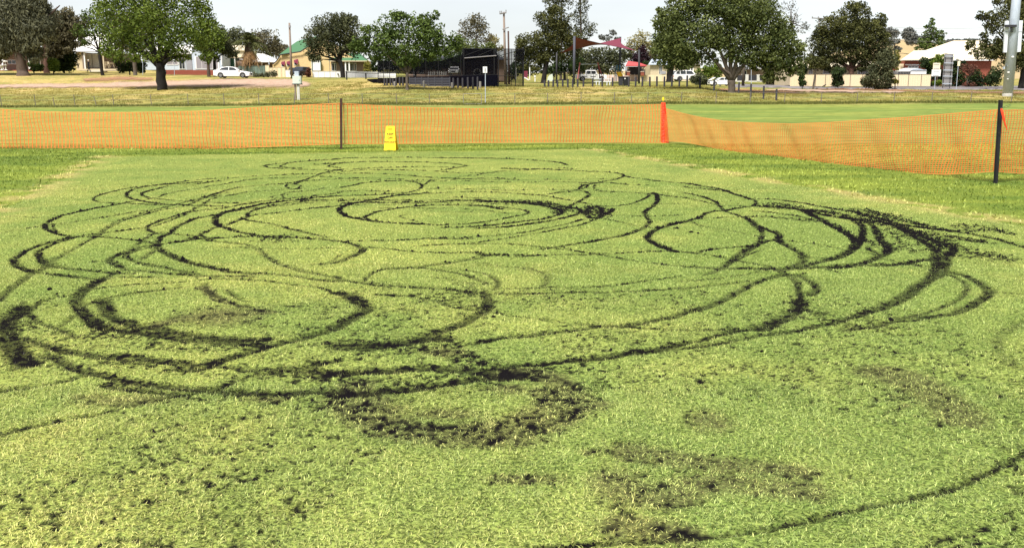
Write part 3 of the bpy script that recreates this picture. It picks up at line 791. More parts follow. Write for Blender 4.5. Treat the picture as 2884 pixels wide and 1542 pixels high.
def turf_mat(name, greens, soilcol, browncol, strawcol, speck):
    m, n, l, b = new_mat(name)
    def attr(k):
        a = n.new('ShaderNodeAttribute'); a.attribute_name = k; return a.outputs['Fac']
    def mix(f, a, c):
        mx = n.new('ShaderNodeMix'); mx.data_type = 'RGBA'
        for sock, v in (('Factor', f), ('A', a), ('B', c)):
            if isinstance(v, (int, float)): mx.inputs[sock].default_value = v
            elif isinstance(v, tuple): mx.inputs[sock].default_value = rgba(v)
            else: l.new(v, mx.inputs[sock])
        return mx.outputs['Result']
    def noise(scale, detail=4, st=(1, 1, 1)):
        g = n.new('ShaderNodeNewGeometry'); mp = n.new('ShaderNodeMapping'); mp.inputs['Scale'].default_value = st
        z = n.new('ShaderNodeTexNoise'); z.inputs['Scale'].default_value = scale; z.inputs['Detail'].default_value = detail
        l.new(g.outputs['Position'], mp.inputs[0]); l.new(mp.outputs[0], z.inputs['Vector']); return z.outputs['Fac']
    def ramp(f, a, c):
        r = n.new('ShaderNodeMapRange'); r.inputs['From Min'].default_value = a; r.inputs['From Max'].default_value = c; l.new(f, r.inputs[0]); return r.outputs[0]
    fine = noise(55, 3); mid = noise(17, 3); 
    c = mix(attr('dry'), greens[0], greens[1])
    c = mix(ramp(mid, .35, .7), c, greens[2])
    dark = mix(ramp(fine, .36, .62), greens[3], c)  # dark thatch specks, with the shade between blades put into the colour
    c = mix(speck, c, dark)
    c = mix(attr('straw'), c, strawcol)
    c = mix(attr('brown'), c, browncol)
    c = mix(attr('mud'), c, soilcol)
    l.new(c, b.inputs['Base Color'])
    b.inputs['Roughness'].default_value = .95; b.inputs['Specular IOR Level'].default_value = .04
    bp = n.new('ShaderNodeBump'); bp.inputs['Strength'].default_value = .8; bp.inputs['Distance'].default_value = .02
    l.new(fine, bp.inputs['Height']); l.new(bp.outputs[0], b.inputs['Normal'])
    return m
SOILC, BROWNC, STRAWC = (.0058, .0048, .0058), (.060, .040, .030), (.40, .31, .13)
M['wicket'] = turf_mat('close_mown_turf', [(.185, .265, .060), (.400, .430, .105), (.290, .360, .090), (.030, .046, .012)], SOILC, BROWNC, STRAWC, .88)
M['outfield'] = turf_mat('longer_mown_turf', [(.105, .170, .028), (.30, .34, .055), (.19, .25, .040), (.040, .066, .014)], SOILC, BROWNC, STRAWC, .85)

# near ground: fine grid, rows and columns finer close up; ruts are pressed into it
rows = [2.3]
while rows[-1] < 31:
    d = rows[-1]; rows.append(d + min(max(d * d / 2200, .02), .10))
rows = np.array(rows)
ncol = 450
us = np.linspace(-.66, .66, ncol)
X = rows[:, None] * us[None, :]; Y = rows[:, None].repeat(ncol, 1)
mu = samp(MUD, X, Y); so_ = samp(SOIL, X, Y)
sdw, wa, wb, wc = wicket_sd(X, Y)
nearfade = 1 - sstep(9, 16, Y)
Z = (fbm(X * 2.2, Y * 2.2, 71, 3) - .5) * .03 + (fbm(X * 22, Y * 22, 73, 2) - .5) * .012 - .022 * mu * nearfade + .012 * so_ * (fbm(X * 40, Y * 40, 75, 2)) * nearfade
Z = Z * sstep(2.3, 2.6, Y) * (1 - sstep(29, 31, Y))
inw = sdw > 0
dry = np.where(inw, turf_dry(X, Y), np.clip((.6 * fbm(X * .35, Y * 1.3, 81, 3) + .4 * fbm(X * 1.6, Y * 3.2, 82, 3) - .36) / .26 - .5 * np.exp(-((wc + .55) / .35) ** 2), 0, 1))
stw = straw(X, Y) * (.35 + .6 * fbm(X * 9, Y * 7, 66, 3)); brw = samp(BRN, X, Y) * .55
soil = np.clip(np.maximum(so_ * (.7 + .3 * (mu > .3)), np.minimum(mu * .95, .86)), 0, 1)
fc = (inw[:-1, :-1] & inw[1:, 1:])
at = {'dry': dry, 'straw': stw * .9, 'brown': brw, 'mud': soil}
tag(obj('wicket', grid_mesh('wicket', X, Y, Z, M['wicket'], fc, at)), 'close mown cricket wicket square scarred by looping tyre tracks', kind='structure')
tag(obj('outfield', grid_mesh('outfield', X, Y, Z, M['outfield'], ~fc, at)), 'brighter longer outfield grass round the wicket square', kind='structure')
TZ0 = Z

# the rest of the ground
def bank_mat():
    m, n, l, b = new_mat('bank_grass')
    g = n.new('ShaderNodeNewGeometry')
    def noise(scale, st, detail=5, rough=.6):
        mp = n.new('ShaderNodeMapping'); mp.inputs['Scale'].default_value = st
        z = n.new('ShaderNodeTexNoise'); z.inputs['Scale'].default_value = scale; z.inputs['Detail'].default_value = detail; z.inputs['Roughness'].default_value = rough
        l.new(g.outputs['Position'], mp.inputs[0]); l.new(mp.outputs[0], z.inputs['Vector']); return z.outputs['Fac']
    def rng_(f, a, c):
        r = n.new('ShaderNodeMapRange'); r.inputs['From Min'].default_value = a; r.inputs['From Max'].default_value = c; l.new(f, r.inputs[0]); return r.outputs[0]
    def mix(f, a, c):
        mx = n.new('ShaderNodeMix'); mx.data_type = 'RGBA'
        for sock, v in (('Factor', f), ('A', a), ('B', c)):
            if isinstance(v, tuple): mx.inputs[sock].default_value = rgba(v)
            else: l.new(v, mx.inputs[sock])
        return mx.outputs['Result']
    at = n.new('ShaderNodeAttribute'); at.attribute_name = 'dry'
    ov = n.new('ShaderNodeAttribute'); ov.attribute_name = 'oval'
    a1 = noise(.22, (1, .55, 1)); a2 = noise(1.5, (.7, 1, 1.6)); a3 = noise(5.5, (.6, 1, 2))
    ad = n.new('ShaderNodeMath'); ad.operation = 'ADD'; l.new(at.outputs['Fac'], ad.inputs[0]); l.new(rng_(a1, .46, .62), ad.inputs[1])
    sb = n.new('ShaderNodeMath'); sb.operation = 'SUBTRACT'; sb.use_clamp = True; l.new(ad.outputs[0], sb.inputs[0]); sb.inputs[1].default_value = .5
    c = mix(sb.outputs[0], (.145, .165, .045), (.50, .36, .15))
    c = mix(rng_(a2, .42, .64), c, (.30, .265, .070))
    c = mix(rng_(a3, .5, .25), c, (.07, .075, .022))
    o = mix(rng_(noise(.5, (.22, 1, 1)), .4, .62), (.130, .195, .045), (.265, .290, .068))
    o = mix(rng_(a2, .45, .75), o, (.10, .13, .026))
    c = mix(ov.outputs['Fac'], c, o)
    l.new(c, b.inputs['Base Color']); b.inputs['Roughness'].default_value = .95; b.inputs['Specular IOR Level'].default_value = .08
    bp = n.new('ShaderNodeBump'); bp.inputs['Strength'].default_value = .9; bp.inputs['Distance'].default_value = .12
    l.new(a3, bp.inputs['Height']); l.new(bp.outputs[0], b.inputs['Normal'])
    return m
M['bank'] = bank_mat()
rows2 = np.r_[np.linspace(-60, 25, 10), np.arange(27, 30.5, 1.0), np.arange(31, 78, 1.0), np.arange(78, 170, 1.0), np.arange(170, 300, 6), np.geomspace(300, 2600, 30)]
u2 = np.linspace(-1, 1, 340) 
wid = np.maximum(60, np.maximum(rows2, 0) * .80 + 30)
X2 = wid[:, None] * u2[None, :]; Y2 = rows2[:, None].repeat(340, 1)
Z2 = terr(X2, Y2) + (fbm(X2 * .5, Y2 * .5, 91, 3) - .5) * .12 * sstep(60, 95, Y2)
cov = (Y2 < 30.6) & (np.abs(X2) < Y2 * .655) & (Y2 > 2)
Z2 = np.where(cov & (Y2 < 30.2), -.12, Z2)
Z2 = np.where(Y2 < 2.5, -.02, Z2)
px2 = CX + X2 / np.maximum(Y2, 1) * F
dry2 = np.clip(.28 + .75 * np.exp(-((px2 - 250) / 500) ** 2) * sstep(88, 104, Y2) + .9 * np.exp(-((px2 - 1080) / 170) ** 2) * sstep(96, 104, Y2) * (1 - sstep(116, 122, Y2)) + .5 * np.exp(-((px2 - 1640) / 130) ** 2) * (1 - sstep(100, 106, Y2)) - .35 * np.exp(-((px2 - 2020) / 170) ** 2) + .25 * (px2 > 2250) * sstep(108, 116, Y2), 0, 1.2)
ov2 = 1 - sstep(76, 82, Y2)
tag(obj('ground', grid_mesh('ground', X2, Y2, Z2, M['bank'], None, {'dry': dry2, 'oval': ov2})), 'mown oval and the dry grassy bank behind it', kind='structure')

def strip(name, cols, m, label, off=.05, n=9):
    """a patch of other ground lying on the terrain: (px, top y, bottom y) columns"""
    V = []; Fc = []; ED = []
    P_ = np.array(cols, float); xs = np.linspace(P_[0, 0], P_[-1, 0], max(8, int((P_[-1, 0] - P_[0, 0]) / 6)))
    for k, x in enumerate(xs):
        t, b = np.interp(x, P_[:, 0], P_[:, 1]), np.interp(x, P_[:, 0], P_[:, 2])
        t += (fbm(np.array([x / 25.]), np.array([1.]), 7)[0] - .5) * 5; b += (fbm(np.array([x / 22.]), np.array([9.]), 7)[0] - .5) * 5
        g0, g1 = ground(x, b), ground(x, t)
        for i in range(n):
            q = g0.lerp(g1, min(1, max(0, (i - .9) / (n - 2.8))) if 0 < i < n - 1 else i / (n - 1)); V.append((q.x, q.y, float(terr(q.x, q.y)) + (off + .03 if 0 < i < n - 1 else -.25))); ED.append(min(1, 2.6 * min(i, n - 1 - i) / (n - 1)) * min(1, 3 * min(k, len(xs) - 1 - k) / 8))
        if k:
            for i in range(n - 1): Fc.append(((k - 1) * n + i, k * n + i, k * n + i + 1, (k - 1) * n + i + 1))
    o = link_mesh(name, V, Fc, m, smooth=True); a = o.data.attributes.new('edge', 'FLOAT', 'POINT'); a.data.foreach_set('value', np.array(ED, np.float32))
    return tag(o, label, kind='structure')
M['gravel'] = mat('pinkish_gravel', (.40, .275, .205), .95, .22, 1.6, bump=.5)
M['reddirt'] = mat('red_dirt', (.33, .165, .10), .95, .22, 1.2, bump=.5)
M['asphalt'] = mat('grey_road_seal', (.17, .155, .16), .9, .12, 2.0)
for k_ in ('gravel', 'reddirt'):   # loose material thins out raggedly at its edges
    n = M[k_].node_tree.nodes; l = M[k_].node_tree.links
    at = n.new('ShaderNodeAttribute'); at.attribute_name = 'edge'
    g = n.new('ShaderNodeNewGeometry'); mp = n.new('ShaderNodeMapping'); mp.inputs['Scale'].default_value = (.8, 1.5, 1); nz = n.new('ShaderNodeTexNoise'); nz.inputs['Scale'].default_value = 1.1; nz.inputs['Detail'].default_value = 6; nz.inputs['Roughness'].default_value = .7
    l.new(g.outputs['Position'], mp.inputs[0]); l.new(mp.outputs[0], nz.inputs['Vector'])
    ad = n.new('ShaderNodeMath'); ad.operation = 'MULTIPLY_ADD'; ad.inputs[1].default_value = (.46 if k_ == 'gravel' else .32); l.new(at.outputs['Fac'], ad.inputs[0]); l.new(nz.outputs['Fac'], ad.inputs[2])
    r = n.new('ShaderNodeMapRange'); r.inputs['From Min'].default_value = .60; r.inputs['From Max'].default_value = .92; l.new(ad.outputs[0], r.inputs[0])
    t = n.new('ShaderNodeBsdfTransparent'); ms = n.new('ShaderNodeMixShader'); l.new(r.outputs[0], ms.inputs[0]); l.new(t.outputs[0], ms.inputs[1]); l.new(n['Principled BSDF'].outputs[0], ms.inputs[2]); l.new(ms.outputs[0], n['Material Output'].inputs['Surface'])
strip('gravel_track', [(-200, 242, 250), (100, 238, 250), (300, 234, 250), (520, 226, 248), (700, 221, 250), (830, 223, 250), (880, 236, 246)], M['gravel'], 'pinkish gravel track crossing the dry bank on the left', .06)
strip('red_dirt_patch', [(225, 222, 234), (330, 216, 232), (440, 220, 229)], M['reddirt'], 'bare red dirt patch left of the spreading tree', .10)
strip('red_dirt_verge', [(2015, 251, 257), (2100, 252, 263), (2200, 257, 266), (2260, 262, 267)], M['reddirt'], 'strip of red dirt beneath the broad tree', .06)
strip('red_dirt_shoulder', [(2290, 250, 254), (2450, 250, 258), (2600, 256, 262), (2800, 259, 266), (2960, 259, 266)], M['reddirt'], 'red dirt shoulder beyond the boundary fence', .05)
strip('side_road', [(2050, 240, 245), (2170, 241, 247), (2280, 246, 251), (2420, 247, 252), (2600, 244, 253), (2960, 245, 254)], M['asphalt'], 'grey side road in front of the cream fence', .12)
strip('gravel_shoulder', [(2150, 254, 258), (2300, 256, 263), (2420, 259, 264), (2560, 262, 265)], M['gravel'], 'pale gravel edge beside the road', .14)
# ------------------------------------------------------------------ turf blades, soil clods
def zground(x, y):
    """height of the fine near ground (nearest grid sample)"""
    j = np.clip(np.searchsorted(rows, y), 0, len(rows) - 1)
    i = np.clip(np.round((x / np.maximum(y, .1) + .66) / 1.32 * (ncol - 1)).astype(int), 0, ncol - 1)
    return TZ0[j, i]
def scatter_xy(n, d0, d1, umax=.62):
    """even scatter over the wedge of ground between two distances"""
    y = np.sqrt(rng.random(n) * (d1 ** 2 - d0 ** 2) + d0 ** 2)
    return (rng.random(n) * 2 - 1) * umax * y, y
def blade_mat():
    m, n, l, b = new_mat('grass_blade')
    at = n.new('ShaderNodeAttribute'); at.attribute_name = 'tone'
    ad = n.new('ShaderNodeAttribute'); ad.attribute_name = 'dry'
    ao = n.new('ShaderNodeAttribute'); ao.attribute_name = 'vivid'
    def mix(f, a, c):
        mx = n.new('ShaderNodeMix'); mx.data_type = 'RGBA'
        l.new(f, mx.inputs['Factor'])
        for k, v in (('A', a), ('B', c)):
            if isinstance(v, tuple): mx.inputs[k].default_value = rgba(v)
            else: l.new(v, mx.inputs[k])
        return mx.outputs['Result']
    g = mix(at.outputs['Fac'], (.060, .110, .022), (.44, .54, .165))
    d = mix(at.outputs['Fac'], (.15, .15, .036), (.76, .73, .25))
    c = mix(ad.outputs['Fac'], g, d)
    v = mix(at.outputs['Fac'], (.060, .105, .016), (.36, .43, .075))
    c = mix(ao.outputs['Fac'], c, v)
    am = n.new('ShaderNodeAttribute'); am.attribute_name = 'dirt'
    c = mix(am.outputs['Fac'], c, SOILC)
    l.new(c, b.inputs['Base Color']); b.inputs['Roughness'].default_value = .55; b.inputs['Specular IOR Level'].default_value = .25
    t = n.new('ShaderNodeBsdfTranslucent'); l.new(c, t.inputs['Color'])
    ms = n.new('ShaderNodeMixShader'); ms.inputs[0].default_value = .2
    l.new(b.outputs[0], ms.inputs[1]); l.new(t.outputs[0], ms.inputs[2]); l.new(ms.outputs[0], n['Material Output'].inputs['Surface'])
    return m
M['blade'] = blade_mat()

def make_blades(name, n, d0, d1, hgt, wid_, bent, label, vivid=False, lean=1.0):
    x, y = scatter_xy(n, d0, d1)
    sd = wicket_sd(x, y)[0]
    k = (sd < 0) if vivid else (sd > -.02)
    x, y = x[k], y[k]
    mud = samp(SOIL, x, y); mudc = samp(MUD, x, y); br = samp(BRN, x, y)
    thick = .30 + .95 * fbm(x * 16, y * 16, 101, 2)          # tufts and gaps
    keep = rng.random(len(x)) < np.clip(thick, .1, 1) * (1 - .93 * mud) * (1 - .25 * br)
    x, y, mudc, br = x[keep], y[keep], mudc[keep], br[keep]
    nn = len(x)
    dirt = np.clip(mudc * 1.35 * rng.uniform(.35, 1.15, nn), 0, .92)
    z = zground(x, y)
    # neighbouring blades lie the same way
    ang = (fbm(x * 7, y * 7, 103, 2) * 4 + rng.normal(0, .55, nn)) * math.pi
    L = hgt * rng.uniform(.55, 1.35, nn) * (.75 + .5 * fbm(x * 9, y * 9, 107, 2))
    tilt = np.clip(rng.normal(.95, .35, nn) * lean, .05, 1.5)
    dx, dy = np.cos(ang), np.sin(ang)
    W = wid_ * rng.uniform(.7, 1.35, nn)
    pa = rng.random(nn) * math.pi * 2
    sx, sy = np.where(rng.random(nn) < .5, -dy, np.cos(pa)) * W, np.where(rng.random(nn) < .5, dx, np.sin(pa)) * W
    tone = np.clip(rng.normal(.5, .36, nn) + .5 * (fbm(x * 5, y * 5, 109, 2) - .5), 0, 1)
    if vivid:
        dry = np.clip((.6 * fbm(x * .35, y * 1.3, 81, 3) + .4 * fbm(x * 1.6, y * 3.2, 82, 3) - .36) / .26, 0, 1)
        tone = np.clip(.25 * tone + .75 * dry, 0, 1); wc_ = wicket_sd(x, y)[3]
        tone = tone * (1 - .75 * np.exp(-((wc_ + .55) / .35) ** 2))
        dr = np.zeros(nn); vv = 1 - straw(x, y)
        dr = straw(x, y); tone = np.where(vv < .5, rng.uniform(.5, 1, nn), tone)
    else:
        dr = np.clip(turf_dry(x, y) * .9 + rng.normal(0, .22, nn) + .35 * br + straw(x, y), 0, 1); vv = np.zeros(nn)
    c0 = np.stack([x, y, z - .003], 1); side = np.stack([sx, sy, np.zeros(nn)], 1)
    up = np.stack([dx * np.sin(tilt), dy * np.sin(tilt), np.cos(tilt)], 1)
    if bent:
        mid = c0 + up * (L * .55)[:, None]
        t2 = np.clip(tilt + rng.uniform(.2, .8, nn), 0, 1.75)
        tip = mid + np.stack([dx * np.sin(t2), dy * np.sin(t2), np.cos(t2)], 1) * (L * .5)[:, None]
        tip[:, 2] = np.maximum(tip[:, 2], z + .002)
        V = np.stack([c0 - side * .5, c0 + side * .5, mid + side * .45, mid - side * .45, tip], 1).reshape(-1, 3)
        b = np.arange(nn)[:, None] * 5
        Fc = np.concatenate([b + [0, 1, 2], b + [0, 2, 3], b + [3, 2, 4]], 1).ravel(); m = 5
    else:
        tip = c0 + up * L[:, None]
        V = np.stack([c0 - side * .5, c0 + side * .5, tip], 1).reshape(-1, 3)
        Fc = np.arange(nn * 3); m = 3
    me = fast_mesh(name, V, Fc, 3, M['blade'], {'dirt': np.repeat(dirt, m), 'tone': np.repeat(tone, m), 'dry': np.repeat(dr, m), 'vivid': np.repeat(vv, m)})
    return tag(obj(name, me), label, kind='stuff')
make_blades('turf_grass', 260000, 2.4, 4.7, .0185, .0031, True, 'short pale green turf blades in the foreground')
make_blades('turf_grass', 340000, 4.5, 8.4, .019, .0046, False, 'short turf blades among the nearer tyre tracks')
make_blades('turf_grass', 220000, 8.0, 16, .020, .0085, False, 'short turf blades over the middle of the square')
make_blades('turf_grass', 80000, 15, 27, .020, .016, False, 'short turf blades at the far end of the square')
make_blades('lawn_grass', 90000, 7, 30, .05, .022, False, 'longer vivid lawn grass outside the square', True, .75)

def make_clods(name, n, label):
    wgt = (SOIL ** 1.2) * np.clip(.40 + MUD * .6, 0, 1.0)
    wgt = wgt * np.where(gy < 9, (gy / 4.0) ** .5, 1.5 * (gy / 9.0) ** 1.5)
    wgt = wgt * (1 - .55 * np.clip(BRN, 0, 1))
    cum = np.cumsum(wgt.ravel().astype(np.float64)); 
    k = np.searchsorted(cum, rng.random(n) * cum[-1])
    k = np.clip(k, 0, gnx * gny - 1)
    x = GX0 + (k % gnx + rng.random(n)) * CELL; y = GY0 + (k // gnx + rng.random(n)) * CELL
    fly = rng.random(n) < .035
    x = x + np.where(fly, rng.normal(0, .22, n), 0); y = y + np.where(fly, rng.normal(0, .22, n), 0)
    vis = np.abs(x) < y * .63
    x, y = x[vis], y[vis]; n = len(x)
    iv = samp(MUD, x, y)
    r = np.exp(rng.normal(math.log(.0046), .42, n)) * np.clip(y / 7.5, .8, 1.35) * (.7 + .55 * iv)
    h = r * rng.uniform(.3, 1.2, n) * np.clip(.7 + y / 20, .7, 1.7)
    z = zground(x, y)
    a0 = rng.random(n) * 6.28
    ring = []
    K = 4
    for q in range(K):
        a = a0 + q * 2 * math.pi / K + rng.uniform(-.35, .35, n); rr = r * rng.uniform(.65, 1.35, n)
        ring.append(np.stack([x + np.cos(a) * rr, y + np.sin(a) * rr, z - .004], 1))
    top = np.stack([x + rng.normal(0, .3, n) * r, y + rng.normal(0, .3, n) * r, z + h], 1)
    V = np.stack(ring + [top], 1).reshape(-1, 3)
    b = np.arange(n)[:, None] * (K + 1)
    Fc = np.concatenate([b + [q, (q + 1) % K, K] for q in range(K)], 1).ravel()
    me = fast_mesh(name, V, Fc, 3, M['soil'])
    return tag(obj(name, me), label, kind='stuff')
M['soil'] = mat('dark_wet_soil', (.0058, .0048, .0058), .9, .5, 22, spec=.06)
make_clods('torn_soil', 190000, 'dark torn soil thrown up along the looping tyre tracks')
# ------------------------------------------------------------------ orange barrier mesh, its posts and the sign
def orange_mat(name='orange_plastic_mesh', ca=(.86, .19, .035, 1), cb=(.95, .28, .07, 1)):
    m, n, l, b = new_mat(name)
    tc = n.new('ShaderNodeTexCoord'); nz = n.new('ShaderNodeTexNoise'); nz.inputs['Scale'].default_value = 2.5
    l.new(tc.outputs['Object'], nz.inputs['Vector'])
    mx = n.new('ShaderNodeMix'); mx.data_type = 'RGBA'; mx.inputs['A'].default_value = ca; mx.inputs['B'].default_value = cb
    l.new(nz.outputs['Fac'], mx.inputs['Factor']); l.new(mx.outputs['Result'], b.inputs['Base Color']); b.inputs['Roughness'].default_value = .45
    t = n.new('ShaderNodeBsdfTranslucent'); l.new(mx.outputs['Result'], t.inputs['Color'])
    ms = n.new('ShaderNodeMixShader'); ms.inputs[0].default_value = .42
    l.new(b.outputs[0], ms.inputs[1]); l.new(t.outputs[0], ms.inputs[2]); l.new(ms.outputs[0], n['Material Output'].inputs['Surface'])
    return m
M['orange'] = orange_mat()
M['paleorange'] = orange_mat('faded_orange_strand', (.92, .38, .10, 1), (.96, .52, .17, 1))
M['redorange'] = mat('red_orange_bundled_mesh', (.90, .055, .018), .5, .12, 12)
def vz(v, D):  # height above datum of photo row v near the middle of the picture, at distance D
    x, y, z = ray(CX, v)
    return H + z / y * D
def barrier(label, x0, D0, x1, D1, top, bot, seed, nrow=30, pitch=.11, hw=.0056, vw=.0125):
    """plastic safety mesh hung between two posts: vertical webs and thin horizontal strands, sagging and rippled"""
    A, B = P(x0, 400, D0), P(x1, 400, D1)
    L = math.hypot(B.x - A.x, B.y - A.y); ex, ey = (B.x - A.x) / L, (B.y - A.y) / L
    nx_, ny_ = -ey, ex
    nc = int(L / pitch)
    tp, bt = np.array(top, float), np.array(bot, float)
    def pt(t, h):
        """t along the run 0..1, h 0 at the bottom edge, 1 at the top edge"""
        x, y = A.x + (B.x - A.x) * t, A.y + (B.y - A.y) * t
        px = CX + x / y * F * (1 + .0) / (ct)  # column
        px = CX + x * (F * ct + (CY - 370) * st) / y
        z0, z1 = vz(np.interp(px, bt[:, 0], bt[:, 1]), y), vz(np.interp(px, tp[:, 0], tp[:, 1]), y)
        s = t * L
        rip = (.045 * math.sin(s * 2.1 + seed) + .03 * math.sin(s * 5.3 + seed * 2 + h * 3)) * math.sin(math.pi * min(1, max(0, h))) + .05 * math.sin(s * 1.3 + seed) * (1 - h)
        sl = (.05 * math.sin(s * .9 + seed) * (1 - h) ** 2 + .012 * math.sin(h * 9 + s * .7)) * min(1, min(t, 1 - t) * 12)
        return Vector((x + nx_ * rip + ex * sl, y + ny_ * rip + ey * sl, z0 + (z1 - z0) * h))
    root = thing('barrier_mesh', (A.x, A.y, 0), label, 'safety barrier', 'orange mesh barrier runs')
    grid = [[pt(i / nc, j / (nrow - 1)) for j in range(nrow)] for i in range(nc + 1)]
    e = Vector((ex, ey, 0)); u = Vector((0, 0, 1)); nrm = Vector((nx_, ny_, 0)) * .0012
    def ribbon(mb, pts, half, n_=2):
        k = len(mb.v)
        for p, hh in zip(pts, half):
            mb.v += [p - hh - nrm, p + hh - nrm, p + hh + nrm, p - hh + nrm]
        for i in range(len(pts) - 1):
            a = k + i * 4
            mb.f += [(a, a + 1, a + 5, a + 4), (a + 2, a + 3, a + 7, a + 6)]
    web, strand = MB(), MB()
    for i in range(nc + 1):
        ribbon(web, grid[i], [e * vw * (1 if j % 2 else .8) for j in range(nrow)])
    for j in range(nrow):
        ribbon(strand, [grid[i][j] for i in range(nc + 1)], [u * hw * (1.7 if j in (0, nrow - 1) else 1)] * (nc + 1))
    web.build('vertical_web', M['orange'], root, kind='stuff')
    strand.build('horizontal_strand', M['paleorange'], root, kind='stuff')
    return root
DL = G(961, 419)[1]; DM = G(1868, 402)[1]; DR = G(2803, 516)[1]; DS = G(1101, 424)[1]
print('DEPTHS', DL, DM, DR, DS)
barrier('long orange mesh barrier run at the left, left of the brown post', -420, DL + .4, 961, DL,
        [(-420, 292), (-250, 302), (0, 307), (113, 315), (264, 317), (378, 317), (566, 313), (755, 301), (961, 291)],
        [(-420, 415), (0, 422), (189, 423), (340, 423), (491, 421), (680, 415), (961, 405)], 1.0)
barrier('middle orange mesh barrier run behind the yellow sign', 961, DL, 1866, DM,
        [(961, 291), (1073, 298), (1224, 304), (1338, 306), (1526, 302), (1715, 298), (1866, 294)],
        [(961, 405), (1149, 404), (1338, 402), (1526, 400), (1866, 401)], 2.3)
barrier('sagging orange mesh barrier run coming forward on the right', 1874, DM, 2812, DR + .05,
        [(1874, 306), (1924, 320), (1969, 330), (2037, 341), (2113, 346), (2226, 349), (2339, 345), (2453, 337), (2566, 330), (2679, 320), (2774, 312), (2812, 309)],
        [(1874, 397), (1924, 399), (2037, 422), (2150, 436), (2264, 449), (2377, 466), (2490, 479), (2604, 488), (2679, 491), (2755, 487), (2812, 482)], 4.1, 30, .088, .0054, .0095)
barrier('short orange mesh barrier end beyond the black post at the right edge', 2816, DR + .05, 3200, DR + 2.5,
        [(2816, 312), (2850, 310), (2884, 311), (3050, 316), (3200, 312)], [(2816, 482), (2850, 485), (2884, 488), (3200, 480)], 5.7, 30, .088, .0054, .0095)

def star_post(label, px, D, top, base, m, lean_px=0, half=.022):
    b, t = P(px, base, D), P(px + lean_px, top, D)
    b.z = 0.0
    r = thing('barrier_post', (b.x, b.y, b.z), label, 'post', 'posts carrying the orange barrier')
    mb = MB()
    # three-finned picket
    ax = (t - b)
    for a in (90, 210, 330):
        d = Vector((math.cos(R(a)), math.sin(R(a)), 0)); s_ = Vector((-d.y, d.x, 0)) * .006
        d = d * half * 1.25
        o0, o1 = b - Vector((0, 0, .1)), t
        vs = [o0 - s_, o0 + s_, o0 + d + s_, o0 + d - s_, o1 - s_, o1 + s_, o1 + d + s_, o1 + d - s_]
        mb.add(vs, [(0, 1, 2, 3), (7, 6, 5, 4), (0, 4, 5, 1), (1, 5, 6, 2), (2, 6, 7, 3), (3, 7, 4, 0)])
    mb.tube([b - Vector((0, 0, .1)), t], half * .62, 6)
    mb.build('shaft', m, r)
    return r
M['rustpost'] = mat('dark_rusty_steel', (.055, .028, .022), .75, .3, 14)
p1 = star_post('dark rusty steel post between the left and middle orange mesh runs', 961, DL - .05, 277, 419, M['rustpost'], half=.030)
p2 = star_post('black steel post standing nearest at the right, with loose wire ends', 2803, DR, 282, 516, M['black'], 14, half=.036)
p3 = star_post('black steel post with yellow cap, wrapped in bundled red mesh', 1868, DM + .02, 289, 402, M['black'], half=.030)
# ties and wire ends on the nearest post
mb = MB()
q = P(2816, 306, DR - .05); mb.tube([q, q + Vector((.09, -.03, .05)), q + Vector((.16, -.05, .07))], .0035, 5); mb.tube([q + Vector((0, 0, -.01)), q + Vector((.16, .02, .035)), q + Vector((.21, .03, .05))], .0035, 5)
mb.build('wire_end', M['darkgreen'], p2)
for yy, xx in ((374, 32), (452, 36)):
    mb = MB(); q = P(2811, yy, DR - .05); mb.tube([q, q + Vector((xx * .0061, 0, .006))], .0035, 5); mb.build('wire_tie', M['rustpost'], p2)
# hanging red-orange end of mesh tied to that post
def hank(name, label, pts, radii, parent_loc, m):
    o = MB(); o.tube(pts, radii, 7)
    return tag(o.build(name, m, None), label, 'mesh strip')
hank('mesh_tail', 'bright red twisted mesh end hanging from the nearest black post', [P(2820, 306, DR - .14), P(2823, 316, DR - .16), P(2827, 335, DR - .18), P(2831, 350, DR - .18), P(2837, 366, DR - .18)], [.016, .024, .018, .013, .006], None, M['redorange'])
# bundled mesh round the capped post
def bundle():
    root = thing('mesh_bundle', P(1870, 402, DM), 'bright red bundle of mesh wound round the capped post', 'mesh roll')
    c0, c1 = P(1873, 402.5, DM), P(1868, 290, DM)
    V = []; Fc = []; nr, ns = 60, 22
    for j in range(nr + 1):
        t = j / nr; c = c0.lerp(c1, t)
        rad = .13 * (1 - .48 * t) * (1 + .05 * math.sin(t * 130))
        for i in range(ns):
            a = 2 * math.pi * i / ns
            rr = rad * (1 + .12 * math.sin(a * 5 + t * 3) + random.uniform(-.05, .05))
            V.append(c + Vector((math.cos(a) * rr, math.sin(a) * rr * .8, .012 * math.sin(a * 3 + j))))
        if j:
            for i in range(ns):
                a, b = (j - 1) * ns + i, (j - 1) * ns + (i + 1) % ns
                Fc.append((a, b, b + ns, a + ns))
    V.append(c1 + Vector((0, 0, .02))); k = len(V) - 1
    for i in range(ns): Fc.append((nr * ns + i, nr * ns + (i + 1) % ns, k))
    mb = MB(); mb.v = V; mb.f = Fc
    mb.build('wound_mesh', M['redorange'], root)
    mb = MB()
    for k in range(26):   # loose loop ends
        t = random.random(); c = c0.lerp(c1, t); a = random.uniform(-2.8, -.3); rad = .13 * (1 - .48 * t)
        p = c + Vector((math.cos(a) * rad, math.sin(a) * rad * .8, 0)); d = Vector((math.cos(a), math.sin(a), random.uniform(-.8, .5))) * random.uniform(.02, .05)
        mb.tube([p, p + d * .6 + Vector((0, 0, .01)), p + d], .004, 4)
    mb.build('loose_end', M['redorange'], root, kind='stuff')
bundle()
mb = MB(); c0 = P(1868, 281, DM + .02)
